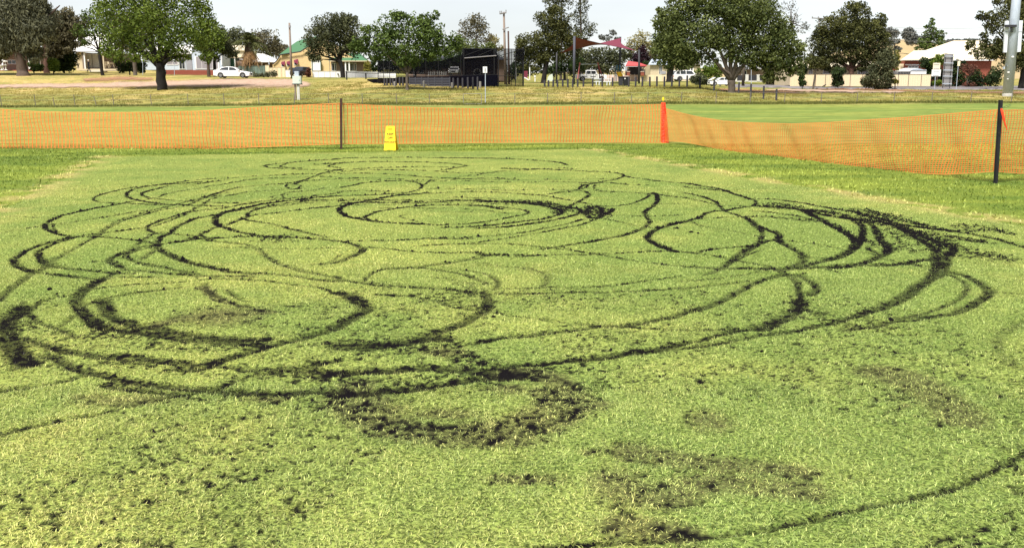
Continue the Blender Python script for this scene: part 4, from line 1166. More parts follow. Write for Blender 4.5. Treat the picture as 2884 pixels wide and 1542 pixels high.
mb.tube([c0 + Vector((0, 0, -.03)), c0 + Vector((0, 0, .0)), c0 + Vector((0, 0, .05)), c0 + Vector((0, 0, .085))], [.030, .036, .034, .018], 10)
mb.build('cap', M['yellow'], p3)

def sign():
    D = DS + .15
    b0, b1 = P(1085, 424, D), P(1117, 424, D); t0 = P(1100, 355, D)
    s = D / F
    root = thing('warning_sign', (P(1101, 424, D).x, D, 0), 'yellow folding floor sign reading keep off wicket', 'sign', rz=R(-6))
    hw, tw, hh = 17 * s, 12.5 * s, .69
    def board(y0, y1, name, m):
        V = []; n = 9
        pts = [(-hw, 0), (-hw * .55, .0), (-hw * .4, .018), (hw * .4, .018), (hw * .55, 0), (hw, 0), (tw, hh - .02), (tw * .8, hh), (-tw * .8, hh), (-tw, hh - .02)]
        f = lambda z: y0 + (y1 - y0) * z / hh
        a = [(x, f(z), z) for x, z in pts]; b = [(x, f(z) + .012, z) for x, z in pts]
        k = len(pts)
        return link_mesh(name, a + b, [tuple(range(k)), tuple(range(2 * k - 1, k - 1, -1))] + [((i + 1) % k, i, k + i, k + (i + 1) % k) for i in range(k)], m, root)
    fb = board(-.13, 0.0, 'front_board', M['yellow'])
    board(.20, .012, 'back_board', M['yellow'])
    fy = lambda z: -.13 + .13 * z / hh - .003
    def plate(x0, x1, z0, z1, m, name, parent):
        return link_mesh(name, [(x0, fy(z0), z0), (x1, fy(z0), z0), (x1, fy(z1), z1), (x0, fy(z1), z1), (x0, fy(z0) + .002, z0), (x1, fy(z0) + .002, z0), (x1, fy(z1) + .002, z1), (x0, fy(z1) + .002, z1)],
                         [(0, 1, 2, 3), (0, 4, 5, 1), (1, 5, 6, 2), (2, 6, 7, 3), (3, 7, 4, 0)], m, parent)
    plate(-.065, .065, .575, .64, M['orangeyellow'], 'hand_grip', fb)
    plate(-.13, .13, .138, .144, M['orangeyellow'], 'ridge', fb)
    for txt, z, sz in (('KEEP', .44, .085), ('OFF', .33, .085), ('WICKET', .21, .085)):
        cu = bpy.data.curves.new('lettering', 'FONT'); cu.body = txt; cu.size = sz; cu.align_x = 'CENTER'; cu.extrude = .001; cu.space_character = 1.08; cu.offset = .0022
        o = bpy.data.objects.new('tmp', cu); COL.objects.link(o)
        me = bpy.data.meshes.new_from_object(o.evaluated_get(bpy.context.evaluated_depsgraph_get()))
        bpy.data.objects.remove(o)
        me.materials.clear(); me.materials.append(M['letter']); me.name = 'lettering'
        l = obj('lettering', me, fb, (0, fy(z) - .002, z)); l.rotation_euler = (math.pi / 2 - math.atan(.13 / hh), 0, 0)
sign()

# single thrown clods that lie by themselves
def lump(label, px, py, size):
    x, y = G(px, py)
    bm = bmesh.new(); bmesh.ops.create_icosphere(bm, subdivisions=2, radius=1)
    sd_ = random.random() * 50
    for v in bm.verts:
        n = .75 + .5 * float(fbm(np.array([v.co.x * 1.7 + sd_]), np.array([v.co.y * 1.7 + v.co.z * 2.1]), 3)[0])
        v.co = Vector((v.co.x * 1.25 * n, v.co.y * n, max(v.co.z * .75 * n, -.2))) * size
    me = bpy.data.meshes.new('soil_clod'); bm.to_mesh(me); bm.free(); me.materials.append(M['soil'])
    o = obj('soil_clod', me, None, (x, y, float(zground(np.array([x]), np.array([y]))[0]) + size * .2)); o.rotation_euler = (0, 0, random.random() * 6)
    tag(o, label, 'clod', 'single soil clods on the turf')
lump('large dark soil clod alone on the grass inside the left tracks', 140, 818, .021)
lump('dark soil clod on the double track at the lower right curve', 2508, 899, .022)
lump('flat dark soil clod beside the central track junction', 1390, 893, .016)
lump('small dark soil clod below the left loop crossing', 490, 877, .010)
lump('dark soil clod left of the right hand loop', 1947, 655, .022)
lump('smaller soil clod just right of that by the right hand loop', 1966, 659, .016)
lump('soil clod on the green turf at right centre', 2145, 992, .010)
lump('soil clod right of centre under the far ring', 1535, 651, .016)
# ------------------------------------------------------------------ boundary fence, bollards
fr = thing('boundary_fence', on(1442, 80), 'low post and wire boundary fence along the foot of the grassy bank', 'fence')
FP = [(-190, 271, 306, 0), (-95, 271, 306, 0), (5, 271, 306, 0), (101, 272, 306, 0), (155, 279, 305, -2), (212, 271, 304, 0), (273, 275, 303, -5), (321, 271, 303, 0), (427, 270, 302, 0), (531, 268, 301, 0), (632, 267, 300, 0), (730, 267, 299, 0), (830, 267, 298, 0), (926, 266, 298, 0), (1021, 266, 297, 0), (1117, 267, 297, 0), (1210, 268, 298, 0), (1450, 267, 298, 0), (1542, 266, 297, 0), (1636, 265, 297, 0), (1730, 265, 297, 0), (1778, 272, 297, 0), (1824, 264, 296, 0), (1919, 263, 295, 0), (2016, 262, 295, 0), (2112, 262, 295, 0), (2209, 262, 294, 0), (2312, 262, 293, 0), (2413, 261, 292, 0), (2517, 260, 291, 0), (2623, 260, 291, 0), (2733, 260, 291, 0), (2847, 259, 291, 0), (2950, 259, 291, 0)]
tops = []
for x, t, b, ln in FP:
    a = on(x, 80); hgt = (b - t) * 80 / F
    mb = MB(); tip = a + Vector((ln * .03 + (x - CX) * .00005, 0, hgt)); mb.tube([a - Vector((0, 0, .2)), tip], [.036, .032], 7)
    if x in (1117, 2517, 1636, 1730): mb.tube([a + Vector((0, -.01, 0)), a + Vector((0, -.01, .16))], .06, 6)
    mb.build('post', M['postwood'], fr); tops.append((x, a, hgt))
for frac in (.95, .55):
    mb = MB(); tt = [t for t in tops if t[2] > .8]
    mb.tube([a + Vector((0, 0, h_ * frac)) for x, a, h_ in tt], .007, 4); mb.build('wire', M['wire'], fr)
g = thing('fence_gate_frame', on(1330, 79.5), 'thin pipe gate frame in the boundary fence below the small white sign', 'gate')
mb = MB(); a, b = on(1305, 79.5), on(1356, 79.5); hh = .95
mb.tube([a, a + Vector((0, 0, hh))], .025, 6); mb.tube([b, b + Vector((0, 0, hh))], .025, 6); mb.tube([a + Vector((0, 0, hh)), b + Vector((0, 0, hh))], .025, 6); mb.tube([a + Vector((0, 0, .1)), b + Vector((0, 0, .1))], .02, 6)
mb.build('pipe_frame', M['wire'], g)
# grass tufts along the fence, its bottom shadow line put into their dark colour
n = 26000
y = 80 + rng.normal(0, .35, n); x = (rng.random(n) * 2 - 1) * .62 * y
z = terr(x, y); hgt = rng.uniform(.05, .26, n) * (.4 + fbm(x * .3, x * 0 + 3, 5)); ln = rng.normal(0, .07, (n, 2))
V = np.stack([np.stack([x - .03, y, z], 1), np.stack([x + .03, y, z], 1), np.stack([x + ln[:, 0], y + ln[:, 1], z + hgt], 1)], 1).reshape(-1, 3)
M['tuft'] = leaf_mat('shadow_line_grass', (.06, .075, .018), (.20, .20, .05))
tag(obj('fence_line_grass', fast_mesh('fence_line_grass', V, np.arange(n * 3), 3, M['tuft'], {'tone': np.repeat(rng.random(n), 3)})), 'dark grass tufts drawing the shadow line along the boundary fence', kind='stuff')
n = 110000   # coarse grass of the bank
y = rng.uniform(81, 112, n); x = (rng.random(n) * 2 - 1) * .60 * y; z = terr(x, y) - .02
k = fbm(x * .8, y * .8, 15, 3) > .47; x, y, z = x[k], y[k], z[k]; n = len(x)
hgt = rng.uniform(.05, .16, n); ln = rng.normal(0, .05, (n, 2))
V = np.stack([np.stack([x - .035, y, z], 1), np.stack([x + .035, y, z], 1), np.stack([x + ln[:, 0], y + ln[:, 1], z + hgt], 1)], 1).reshape(-1, 3)
M['bankgrass'] = leaf_mat('bank_grass_tuft', (.13, .13, .032), (.36, .29, .075))
pxx = CX + x / y * F
tone = np.clip(.3 * rng.random(n) + .5 * fbm(x * .15, y * .3, 19, 2) + .35 * np.exp(-((pxx - 300) / 500) ** 2) * (y > 92), 0, 1)
tag(obj('bank_grass', fast_mesh('bank_grass', V, np.arange(n * 3), 3, M['bankgrass'], {'tone': np.repeat(tone, 3)})), 'coarse dry grass on the bank', kind='stuff')

def lathe(prof, n=10):
    mb = MB(); k = len(prof)
    for r_, z_ in prof:
        for j in range(n):
            a = 2 * math.pi * j / n; mb.v.append(Vector((math.cos(a) * r_, math.sin(a) * r_, z_)))
    for i in range(k - 1):
        for j in range(n): mb.f.append((i * n + j, i * n + (j + 1) % n, (i + 1) * n + (j + 1) % n, (i + 1) * n + j))
    mb.f.append(tuple((k - 1) * n + j for j in range(n))); return mb
bol0 = lathe([(.10, -.2), (.10, .93), (.085, 1.0)]).build('bollard', M['bollard'])
bol1 = lathe([(.12, -.2), (.12, .93), (.09, 1.0)], 4).build('short_bollard', M['palebollard'])
ORD = ['first', 'second', 'third', 'fourth', 'fifth', 'sixth', 'seventh', 'eighth', 'ninth', 'tenth', 'eleventh', 'twelfth', 'thirteenth', 'fourteenth', 'fifteenth', 'sixteenth', 'seventeenth', 'eighteenth', 'nineteenth', 'twentieth', 'twenty-first', 'twenty-second', 'twenty-third', 'twenty-fourth', 'twenty-fifth', 'twenty-sixth', 'twenty-seventh']
used = {}
def bollard(src, px, top, base, label, group, D=None, wide=1.0):
    p = ground(px, base) if D is None else on(px, D)
    o = src if id(src) not in used else src.copy()
    if id(src) in used: COL.objects.link(o)
    used[id(src)] = 1
    h_ = (base - top) * p.y / F
    o.location = p; o.scale = (wide * p.y / 100, wide * p.y / 100, h_)
    o.rotation_euler = (random.uniform(-.02, .02), random.uniform(-.025, .025), random.random() * 3)
    tag(o, label, 'bollard', group)
for i, (x, t, b) in enumerate([(1083, 221, 241), (1090, 221, 241), (1100, 221, 242), (1107, 221, 242), (1116, 220, 242), (1126, 219, 242), (1135, 219, 243)]):
    bollard(bol0, x, t, b, f'{ORD[i]} bollard from the left in the row left of the slender trunk', 'bollards left of the slender green tree', 103.5)
for i, (x, t, b) in enumerate([(1277, 217, 244), (1290, 217, 244), (1303, 217, 244), (1318, 216, 246), (1332, 217, 249), (1345, 217, 252)]):
    bollard(bol0, x, t, b, f'{ORD[i]} bollard from the left in the row before the dark nets', 'bollards in front of the dark nets', (103, 103, 103, 102, 100.5, 99)[i])
RB = [(1534, 224, 242), (1545, 223, 242), (1558, 223, 243), (1570, 223, 243), (1585, 222, 244), (1599, 222, 244), (1613, 222, 244), (1627, 222, 244), (1643, 222, 244), (1669, 220, 243), (1696, 219, 243), (1725, 218, 243), (1771, 216, 243), (1790, 216, 243), (1809, 216, 243), (1830, 216, 243), (1850, 215, 243), (1871, 215, 243), (1892, 214, 243), (1913, 214, 243), (1935, 213, 244)]
for i, (x, t, b) in enumerate(RB):
    bollard(bol0, x, t, b, f'{ORD[i]} bollard from the left along the playground lawn', 'bollards along the playground lawn', 104)
for x, t, b, l in [(1971, 220, 249, 'dark bollard at the foot of the sprawling bush left of the broad tree'), (2011, 225, 257, 'dark bollard standing in front of the white car bonnet by the broad tree'), (2028, 219, 242, 'slim far bollard in front of the white car side'), (2080, 233, 263, 'dark bollard just right of the broad tree trunk'), (2114, 238, 274, 'dark leaning bollard second right of the broad tree trunk'), (2150, 244, 280, 'grey bollard third right of the broad tree trunk'), (2186, 252, 284, 'bollard furthest right, nearest the boundary fence')]:
    bollard(bol0, x, t, b, l, 'bollards stepping down past the broad tree')
for x, t, b, l in [(1112, 228, 241, 'short pale post left of the slender tree trunk'), (1194, 228, 245, 'short pale post against the grey slat fence'), (1273, 229, 244, 'short pale post at the right end of the slat fence'), (1352, 227, 245, 'short pale post left of the small white sign')]:
    bollard(bol1, x, t, b, l, 'short pale posts by the nets', 102.5)

# ------------------------------------------------------------------ trees
def leaf_cards(cen, nrm, size, aspect, hang):
    """quads facing roughly nrm; hang>0 draws them out downwards"""
    n = len(cen)
    rv = rng.normal(0, 1, (n, 3)); rv = rv / np.linalg.norm(rv, axis=1)[:, None]
    nn = nrm * .9 + rv * .8; nn /= np.linalg.norm(nn, axis=1)[:, None]
    t = np.cross(nn, rng.normal(0, 1, (n, 3))); t /= np.linalg.norm(t, axis=1)[:, None] + 1e-9
    if hang:
        dn = np.array([[0, 0, -1.]]) + rng.normal(0, .35, (n, 3)); t = t * (1 - hang) + dn * hang; t /= np.linalg.norm(t, axis=1)[:, None]
    b = np.cross(nn, t); b /= np.linalg.norm(b, axis=1)[:, None] + 1e-9
    s = size[:, None]
    a0 = cen - t * s * aspect; a1 = cen + b * s * .55 + t * s * .1; a2 = cen + t * s * aspect; a3 = cen - b * s * .55 + t * s * .1
    return np.stack([a0, a1, a2, a3], 1).reshape(-1, 3)
def crown_mesh(name, blobs, y0, m, off, dens=1.0, lsize=.20, hang=0.0, aspect=1.0, lump=.34, topbias=.35, flat=1.0, inner=.25, squash=.8):
    V = []; T = []
    s = y0 / F
    for cx, cy, rx, ry in blobs:
        r3 = np.array([rx, (rx + ry) * .45 * squash, ry]) * s
        c = np.array(P(cx, cy, y0)) + np.array([0, rng.uniform(-.35, .35) * r3[1], 0])
        area = r3[0] * r3[2]
        K = int(np.clip(area * 6.5 / (lump * 2.6), 12, 110))
        d = rng.normal(0, 1, (K, 3)); d /= np.linalg.norm(d, axis=1)[:, None]
        rad = rng.uniform(.35, 1.02, K) ** .6
        lc = c + d * r3 * rad[:, None]
        ltone = np.clip(rng.normal(.42, .2, K) + topbias * d[:, 2] * .35, 0, 1)  # upper clumps get lighter leaves: light from above put into the colour
        lr = min(r3[0], r3[2]) * lump * 1.15 * rng.uniform(.6, 1.35, K)
        N = int(area * 600 * dens / (lsize / .2) ** 2) + 30
        w_ = lr ** 2 / (lr ** 2).sum()
        idx = rng.choice(K, N, p=w_)
        dd = rng.normal(0, 1, (N, 3)); dd[:, 2] += topbias; dd /= np.linalg.norm(dd, axis=1)[:, None]
        rr = np.where(rng.random(N) < inner, rng.random(N), rng.uniform(.72, 1.08, N))
        fill = rng.random(N) < .38
        fd = rng.normal(0, 1, (N, 3)); fd /= np.linalg.norm(fd, axis=1)[:, None]
        fc_ = c + fd * r3 * (rng.random(N) ** .45 * .92)[:, None]
        cen = lc[idx] + dd * (lr[idx] * rr)[:, None] * np.array([1.15, 1.0, flat])
        cen = np.where(fill[:, None], fc_, cen)
        sz = lsize * .70 * rng.uniform(.55, 1.4, N)
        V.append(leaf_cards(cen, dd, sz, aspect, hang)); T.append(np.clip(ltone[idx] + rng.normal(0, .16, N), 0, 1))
    V = np.vstack(V) - np.array(off)
    T = np.repeat(np.concatenate(T), 4)
    return fast_mesh(name, V, np.arange(len(V)), 4, m, {'tone': T})
def tree(name, label, leaf, bark, trunk, blobs, D=None, group=None, limbs=None, root_at=None, **kw):
    if name.endswith('shrub'): blobs = blobs + [(b_[0], trunk[0][1] - 5, max(5, b_[2] * .8), 7) for b_ in blobs[:2]]
    bx, by = trunk[0][0], trunk[0][1]
    base = on(bx, D) if D else ground(bx, by)
    y0 = base.y; s = y0 / F
    r = thing(name, base, label, 'tree' if name.endswith(('tree', 'pine', 'palm')) else 'shrub', group)
    mb = MB()
    pts = [Vector((P(x, y, y0).x, y0, P(x, y, y0).z)) for x, y, w_ in trunk]
    rad = [max(w_ * s * .5, .03) for x, y, w_ in trunk]
    pts[0].z = base.z - .25; rad0 = rad[0]
    if len(pts) > 1:
        flare = pts[0].lerp(pts[1], .14); pts.insert(1, flare); rad = [rad0 * 1.3, rad0] + rad[1:]
    fp, fr_ = [], []
    for a_ in range(len(pts) - 1):
        for q_ in range(3):
            t_ = q_ / 3; r_ = rad[a_] * (1 - t_) + rad[a_ + 1] * t_
            fp.append(pts[a_].lerp(pts[a_ + 1], t_) + Vector((random.uniform(-.12, .12) * r_, random.uniform(-.12, .12) * r_, 0))); fr_.append(r_ * random.uniform(.9, 1.1))
    mb.tube(fp + [pts[-1]], fr_ + [rad[-1]], 12)
    top = pts[-1]; rt = rad[-1]
    mb.build('trunk', bark, r, smooth=True)
    tg = limbs if limbs is not None else [(b[0], b[1] + b[3] * .2) for b in blobs][:9]
    for q in tg:
        e = P(q[0], q[1], y0) + Vector((0, random.uniform(-.6, .6), 0))
        k = random.uniform(.55, 1.0); st_ = pts[-2].lerp(top, k)
        mid = st_.lerp(e, .5) + Vector((random.uniform(-.3, .3), random.uniform(-.3, .3), random.uniform(.0, .5)))
        m2 = MB(); m2.tube([st_, st_.lerp(mid, .5) + Vector((0, 0, .1)), mid, e], [rt * .62, rt * .5, rt * .36, rt * .12], 7); m2.build('limb', bark, r, smooth=True)
    if blobs:
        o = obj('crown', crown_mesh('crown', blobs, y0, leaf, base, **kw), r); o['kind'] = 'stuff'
    return r
L = lambda n, a, b: leaf_mat(n, a, b)
LF = dict(pepper=L('pepper_leaf', (.055, .060, .036), (.190, .190, .110)), brown=L('brown_olive_leaf', (.060, .056, .030), (.190, .168, .092)),
          darks=L('dark_shrub_leaf', (.008, .016, .007), (.055, .090, .022)), lime=L('lime_leaf', (.06, .10, .012), (.19, .26, .035)),
          elm=L('elm_leaf', (.055, .090, .014), (.200, .260, .042)), olive=L('olive_leaf', (.030, .038, .018), (.145, .155, .075)),
          green=L('green_leaf', (.030, .052, .012), (.145, .205, .045)), pine=L('pine_needle', (.022, .028, .010), (.140, .145, .042)),
          wil=L('willow_green_leaf', (.038, .056, .016), (.185, .215, .065)), grey=L('grey_gum_leaf', (.07, .075, .06), (.17, .17, .14)),
          gold=L('pale_gold_leaf', (.16, .15, .06), (.36, .32, .15)), purple=L('purple_leaf', (.012, .006, .010), (.055, .022, .032)),
          red=L('reddish_leaf', (.07, .03, .02), (.20, .09, .06)), palm=L('palm_leaf', (.03, .045, .012), (.16, .17, .06)), straw=L('dead_frond', (.20, .11, .05), (.38, .24, .11)),
          far=L('far_hazy_leaf', (.10, .11, .11), (.20, .21, .19)), yel=L('yellow_green_leaf', (.10, .11, .02), (.34, .30, .06)))

tree('pepper_tree', 'large grey green weeping tree with thick trunk at the left edge', LF['pepper'], M['bark'], [(68, 213, 32), (56, 165, 25), (45, 130, 24)],
     [(20, 60, 75, 55), (90, 50, 60, 55), (60, 108, 70, 40), (0, 110, 50, 45), (115, 85, 42, 45), (30, 15, 60, 35), (105, 12, 40, 25), (-60, 70, 60, 70), (85, 135, 38, 20), (-110, 60, 60, 70), (10, 140, 32, 26), (40, 128, 40, 24), (100, 150, 30, 22), (-20, 150, 40, 22)], hang=.55, aspect=1.7, lsize=.22, dens=.85, topbias=.1,
     limbs=[(10, 70), (20, 110), (60, 60), (100, 60), (80, 20), (165, 15)])
tree('pepper_tree', 'brownish weeping tree with straight reddish trunk behind the large one', LF['brown'], M['redbark'], [(131, 201, 15), (128, 150, 12), (130, 115, 11)],
     [(150, 90, 50, 42), (190, 75, 42, 38), (170, 118, 45, 22), (215, 105, 28, 26), (135, 60, 40, 40), (225, 68, 25, 28), (190, 45, 25, 20), (150, 145, 26, 18), (185, 140, 24, 14)], D=138, hang=.5, aspect=1.6, lsize=.22, dens=.75, topbias=.1)
tree('dark_shrub', 'big dark green rounded shrub beside the cream wall', LF['darks'], M['darkbark'], [(180, 199, 5), (178, 180, 4)], [(170, 165, 42, 32), (188, 180, 28, 20), (160, 188, 30, 12), (200, 160, 15, 15)], D=140, limbs=[], dens=1.3, lsize=.2)
tree('lime_shrub', 'small lime green bush beside the reddish trunk', LF['lime'], M['darkbark'], [(150, 198, 3), (150, 188, 3)], [(148, 178, 15, 17), (155, 182, 12, 12)], D=133, limbs=[], dens=1.6, lsize=.15)
tree('low_shrub', 'low green garden shrub right of the thick left trunk', LF['green'], M['darkbark'], [(95, 200, 3), (95, 190, 3)], [(95, 182, 17, 10), (110, 187, 14, 9)], D=136, limbs=[], dens=1.6, lsize=.15)
tree('leaning_tree', 'thin dark leaning tree in front of the cream house', LF['green'], M['darkbark'], [(289, 205, 9), (281, 160, 8), (278, 142, 7)],
     [(250, 45, 25, 25), (287, 28, 28, 18), (265, 85, 35, 30), (225, 92, 22, 25), (302, 70, 30, 40), (245, 120, 18, 12)], D=133, limbs=[(220, 110), (245, 90), (250, 45), (280, 40), (300, 60), (215, 125)], dens=.5, lsize=.24, topbias=.2)
tree('elm_tree', 'spreading bright yellow green tree with short thick dark trunk on the bank', LF['elm'], M['darkbark'], [(456, 254, 25), (454, 215, 26), (452, 180, 25)],
     [(330, 60, 60, 58), (400, 30, 80, 58), (470, 60, 78, 68), (540, 60, 52, 58), (330, 120, 58, 42), (420, 115, 80, 50), (510, 115, 60, 48), (562, 100, 42, 48), (300, 20, 40, 40), (585, 60, 28, 40), (450, -20, 90, 40), (350, 160, 48, 20), (505, 158, 38, 18), (420, 165, 58, 14), (565, 25, 30, 26), (300, 145, 28, 22), (360, -25, 70, 40), (550, -5, 40, 30)],
     limbs=[(400, 105), (420, 70), (470, 50), (490, 90), (525, 158), (380, 140), (450, 10), (540, 70), (340, 90)], lsize=.19, dens=.55, topbias=.45, lump=.28)
tree('brown_tree', 'dull brown leafed tree behind the spreading bright tree', LF['brown'], M['greybark'], [(381, 209, 12), (378, 165, 10), (380, 150, 9)], [(380, 110, 62, 42), (350, 70, 50, 40), (420, 60, 60, 45), (330, 130, 30, 30)], lsize=.26, dens=.7, D=134)
tree('dark_hedge', 'very dark clipped hedge under the spreading bright tree', LF['darks'], M['darkbark'], [(365, 207, 4), (365, 195, 3)], [(352, 188, 26, 17), (385, 190, 26, 17), (400, 196, 12, 12)], limbs=[], dens=1.5, lsize=.2, D=137)
tree('young_elm_tree', 'round green tree in front of the pale blue house window', LF['elm'], M['bark'], [(588, 207, 10), (586, 175, 8), (586, 160, 8)], [(590, 128, 36, 36), (568, 112, 28, 28), (612, 108, 28, 32), (585, 160, 28, 16)], lsize=.21, dens=1.0, D=131)
tree('dark_leafed_tree', 'darker tree with blackish trunk right of the round green one', LF['olive'], M['darkbark'], [(605, 207, 9), (604, 175, 8), (606, 160, 7)], [(628, 128, 24, 26), (640, 142, 24, 20), (612, 165, 10, 9), (655, 150, 16, 14)], lsize=.21, D=133)
# backdrop trees behind the houses
tree('backdrop_tree', 'olive tree behind the green walled shed left of the palm', LF['olive'], M['bark'], [(645, 200, 8), (645, 150, 6)], [(640, 118, 30, 28), (665, 110, 32, 28), (620, 95, 20, 18)], D=185, lsize=.3)
tree('backdrop_tree', 'brownish tree right of the palm behind the white roof', LF['brown'], M['bark'], [(750, 195, 8), (750, 150, 6)], [(745, 125, 38, 34), (775, 140, 28, 24), (720, 110, 22, 20), (795, 150, 16, 14)], D=190, lsize=.3)
tree('far_pine', 'thin layered pine on the skyline left of the bare pole', LF['olive'], M['bark'], [(777, 170, 4), (777, 130, 3), (776, 102, 2)], [(777, 104, 8, 4), (779, 114, 17, 4), (774, 123, 15, 4), (782, 132, 13, 4)], D=230, lsize=.3, flat=.4)
tree('far_tree', 'small dark tree left of the green roof', LF['far'], M['bark'], [(808, 180, 4), (806, 150, 3)], [(800, 137, 14, 12), (810, 146, 12, 12), (750, 95, 12, 10)], D=230, lsize=.35)
tree('olive_tree', 'dark olive round tree in front of the yellow house', LF['olive'], M['darkbark'], [(965, 220, 14), (963, 190, 11), (955, 168, 11)],
     [(930, 80, 48, 38), (900, 108, 44, 38), (975, 88, 44, 42), (955, 128, 58, 32), (878, 138, 28, 32), (1000, 128, 28, 32), (960, 54, 38, 18), (892, 163, 20, 13), (985, 60, 24, 18)], lsize=.2, dens=.95, lump=.28, D=131)
tree('green_tree', 'wide green tree on a slender forked pale trunk before the slat fence', LF['green'], M['greybark'], [(1147, 254, 10), (1146, 225, 8), (1147, 205, 8)],
     [(1120, 70, 40, 38), (1060, 100, 50, 38), (1180, 90, 50, 42), (1100, 130, 60, 34), (1210, 108, 44, 42), (1250, 128, 38, 32), (1018, 125, 34, 24), (1150, 150, 68, 28), (1060, 152, 48, 20), (1222, 148, 40, 20), (1282, 118, 22, 28), (1200, 56, 26, 22), (1125, 45, 30, 14), (1150, 175, 50, 16), (1000, 130, 22, 14), (1225, 45, 14, 12)],
     limbs=[(1122, 186), (1165, 182), (1150, 170), (1100, 130), (1200, 120), (1130, 80), (1060, 120), (1210, 90), (1183, 170)], lsize=.2, dens=.85, topbias=.5, lump=.3)
tree('gum_tree', 'brownish sparse gum tree rising behind the nets', LF['brown'], M['greybark'], [(1345, 190, 6), (1343, 140, 5), (1342, 110, 4)], [(1330, 75, 34, 32), (1347, 60, 26, 22), (1357, 95, 26, 28), (1310, 92, 24, 28), (1378, 118, 18, 22)], D=172, lsize=.24, dens=.42)
tree('low_gum_tree', 'low green bushy tree right behind the nets top', LF['wil'], M['bark'], [(1330, 205, 6), (1330, 160, 5)], [(1320, 132, 44, 18), (1370, 135, 28, 14), (1290, 128, 24, 20)], D=165, lsize=.26)
tree('pale_gum_tree', 'pale golden tree top behind the nets beside the power pole', LF['gold'], M['bark'], [(1392, 200, 4), (1392, 150, 3)], [(1388, 118, 16, 20), (1408, 135, 14, 10)], D=240, lsize=.35, dens=.6)
tree('dark_pine', 'large dark pine left of the shade sail', LF['pine'], M['darkbark'], [(1530, 233, 15), (1535, 195, 13), (1545, 150, 11)],
     [(1560, 58, 50, 36), (1572, 92, 48, 34), (1488, 128, 44, 32), (1530, 150, 48, 32), (1598, 148, 42, 28), (1550, 108, 48, 30), (1510, 172, 44, 18), (1612, 122, 28, 28), (1468, 152, 22, 28), (1565, 30, 30, 14), (1490, 190, 40, 10)], D=142, lsize=.2, dens=1.1, topbias=.6, lump=.26)
tree('tall_thin_pine', 'tall thin see-through pine on the skyline right of the dark pine', LF['olive'], M['greybark'], [(1640, 200, 7), (1636, 100, 5), (1634, -60, 3)],
     [(1636, -20, 14, 26), (1640, 20, 22, 22), (1632, 50, 26, 20), (1648, 78, 34, 20), (1622, 90, 26, 18), (1665, 92, 18, 12), (1640, 105, 28, 12)], D=176, lsize=.24, dens=.36, lump=.28)
tree('tall_thin_pine', 'tall sparse treetop directly above the dark pine', LF['olive'], M['greybark'], [(1580, 200, 6), (1582, 60, 4), (1582, -30, 3)], [(1575, -10, 34, 24), (1590, 15, 30, 18), (1556, 12, 24, 18), (1600, -30, 24, 22), (1540, 5, 12, 8)], D=174, lsize=.24, dens=.36, lump=.28)
tree('dense_tree', 'dense dark green tree mass behind the swings', LF['olive'], M['darkbark'], [(1690, 225, 10), (1690, 190, 8)], [(1700, 158, 44, 28), (1650, 165, 34, 28), (1740, 160, 30, 28), (1670, 185, 50, 22), (1720, 190, 40, 20), (1765, 150, 16, 20)], D=172, lsize=.26, dens=1.0, lump=.28)
tree('dark_backdrop_tree', 'dark tree under the shade sail left of its front post', LF['darks'], M['darkbark'], [(1590, 225, 8), (1590, 195, 7)], [(1590, 180, 38, 26), (1560, 195, 30, 20), (1620, 185, 24, 28), (1500, 200, 30, 14), (1460, 190, 24, 18)], D=166, lsize=.26, dens=1.2)
tree('far_gum_tree', 'small grey gum on the skyline behind the shade sail', LF['far'], M['greybark'], [(1715, 190, 3), (1716, 110, 2)], [(1726, 93, 11, 8), (1708, 108, 18, 9), (1695, 105, 10, 8), (1740, 108, 8, 6)], D=260, lsize=.4, dens=.8)
tree('golden_tree', 'pale golden tree behind the purple tree', LF['gold'], M['bark'], [(1805, 200, 5), (1805, 150, 4)], [(1800, 118, 32, 26), (1832, 145, 20, 28), (1785, 135, 18, 16), (1845, 165, 16, 14)], D=200, lsize=.3, dens=.75)
tree('purple_tree', 'dark purple leafed tree behind the red roofed shelter', LF['purple'], M['darkbark'], [(1808, 215, 6), (1808, 180, 5)], [(1808, 170, 26, 22), (1810, 145, 12, 18), (1790, 165, 18, 18), (1835, 175, 20, 18), (1810, 132, 5, 8)], D=176, lsize=.24, dens=1.1)
tree('dark_backdrop_tree', 'dark bush between the red shelter and the pale house', LF['darks'], M['darkbark'], [(1832, 222, 4), (1832, 205, 3)], [(1832, 200, 13, 17), (1820, 185, 16, 12)], D=168, limbs=[], lsize=.24, dens=1.4)
tree('broad_tree', 'largest broad dark green tree with forked trunk right of centre', LF['wil'], M['greybark'], [(2061, 262, 20), (2060, 240, 19), (2060, 226, 21)],
     [(1930, 40, 72, 52), (2010, 10, 90, 48), (2090, 30, 90, 52), (1890, 88, 56, 52), (1970, 108, 88, 52), (2060, 98, 78, 58), (2150, 88, 70, 52), (2200, 128, 62, 42), (1895, 145, 52, 38), (1978, 165, 62, 24), (2105, 150, 78, 34), (2165, 168, 76, 26), (2238, 158, 38, 34), (2130, 32, 58, 48), (1862, 62, 24, 36), (2050, -30, 100, 36), (2205, 85, 40, 34), (1930, 175, 40, 24), (2190, 190, 50, 24), (2130, 182, 40, 16), (2240, 190, 28, 24), (1890, 175, 40, 22), (1862, 120, 24, 30), (2180, 215, 34, 16)],
     limbs=[(2030, 190), (2045, 150), (2068, 160), (2092, 185), (1960, 120), (2000, 70), (2150, 110), (2110, 70), (2060, 40)], lsize=.2, dens=1.0, hang=.2, topbias=.5, lump=.27)
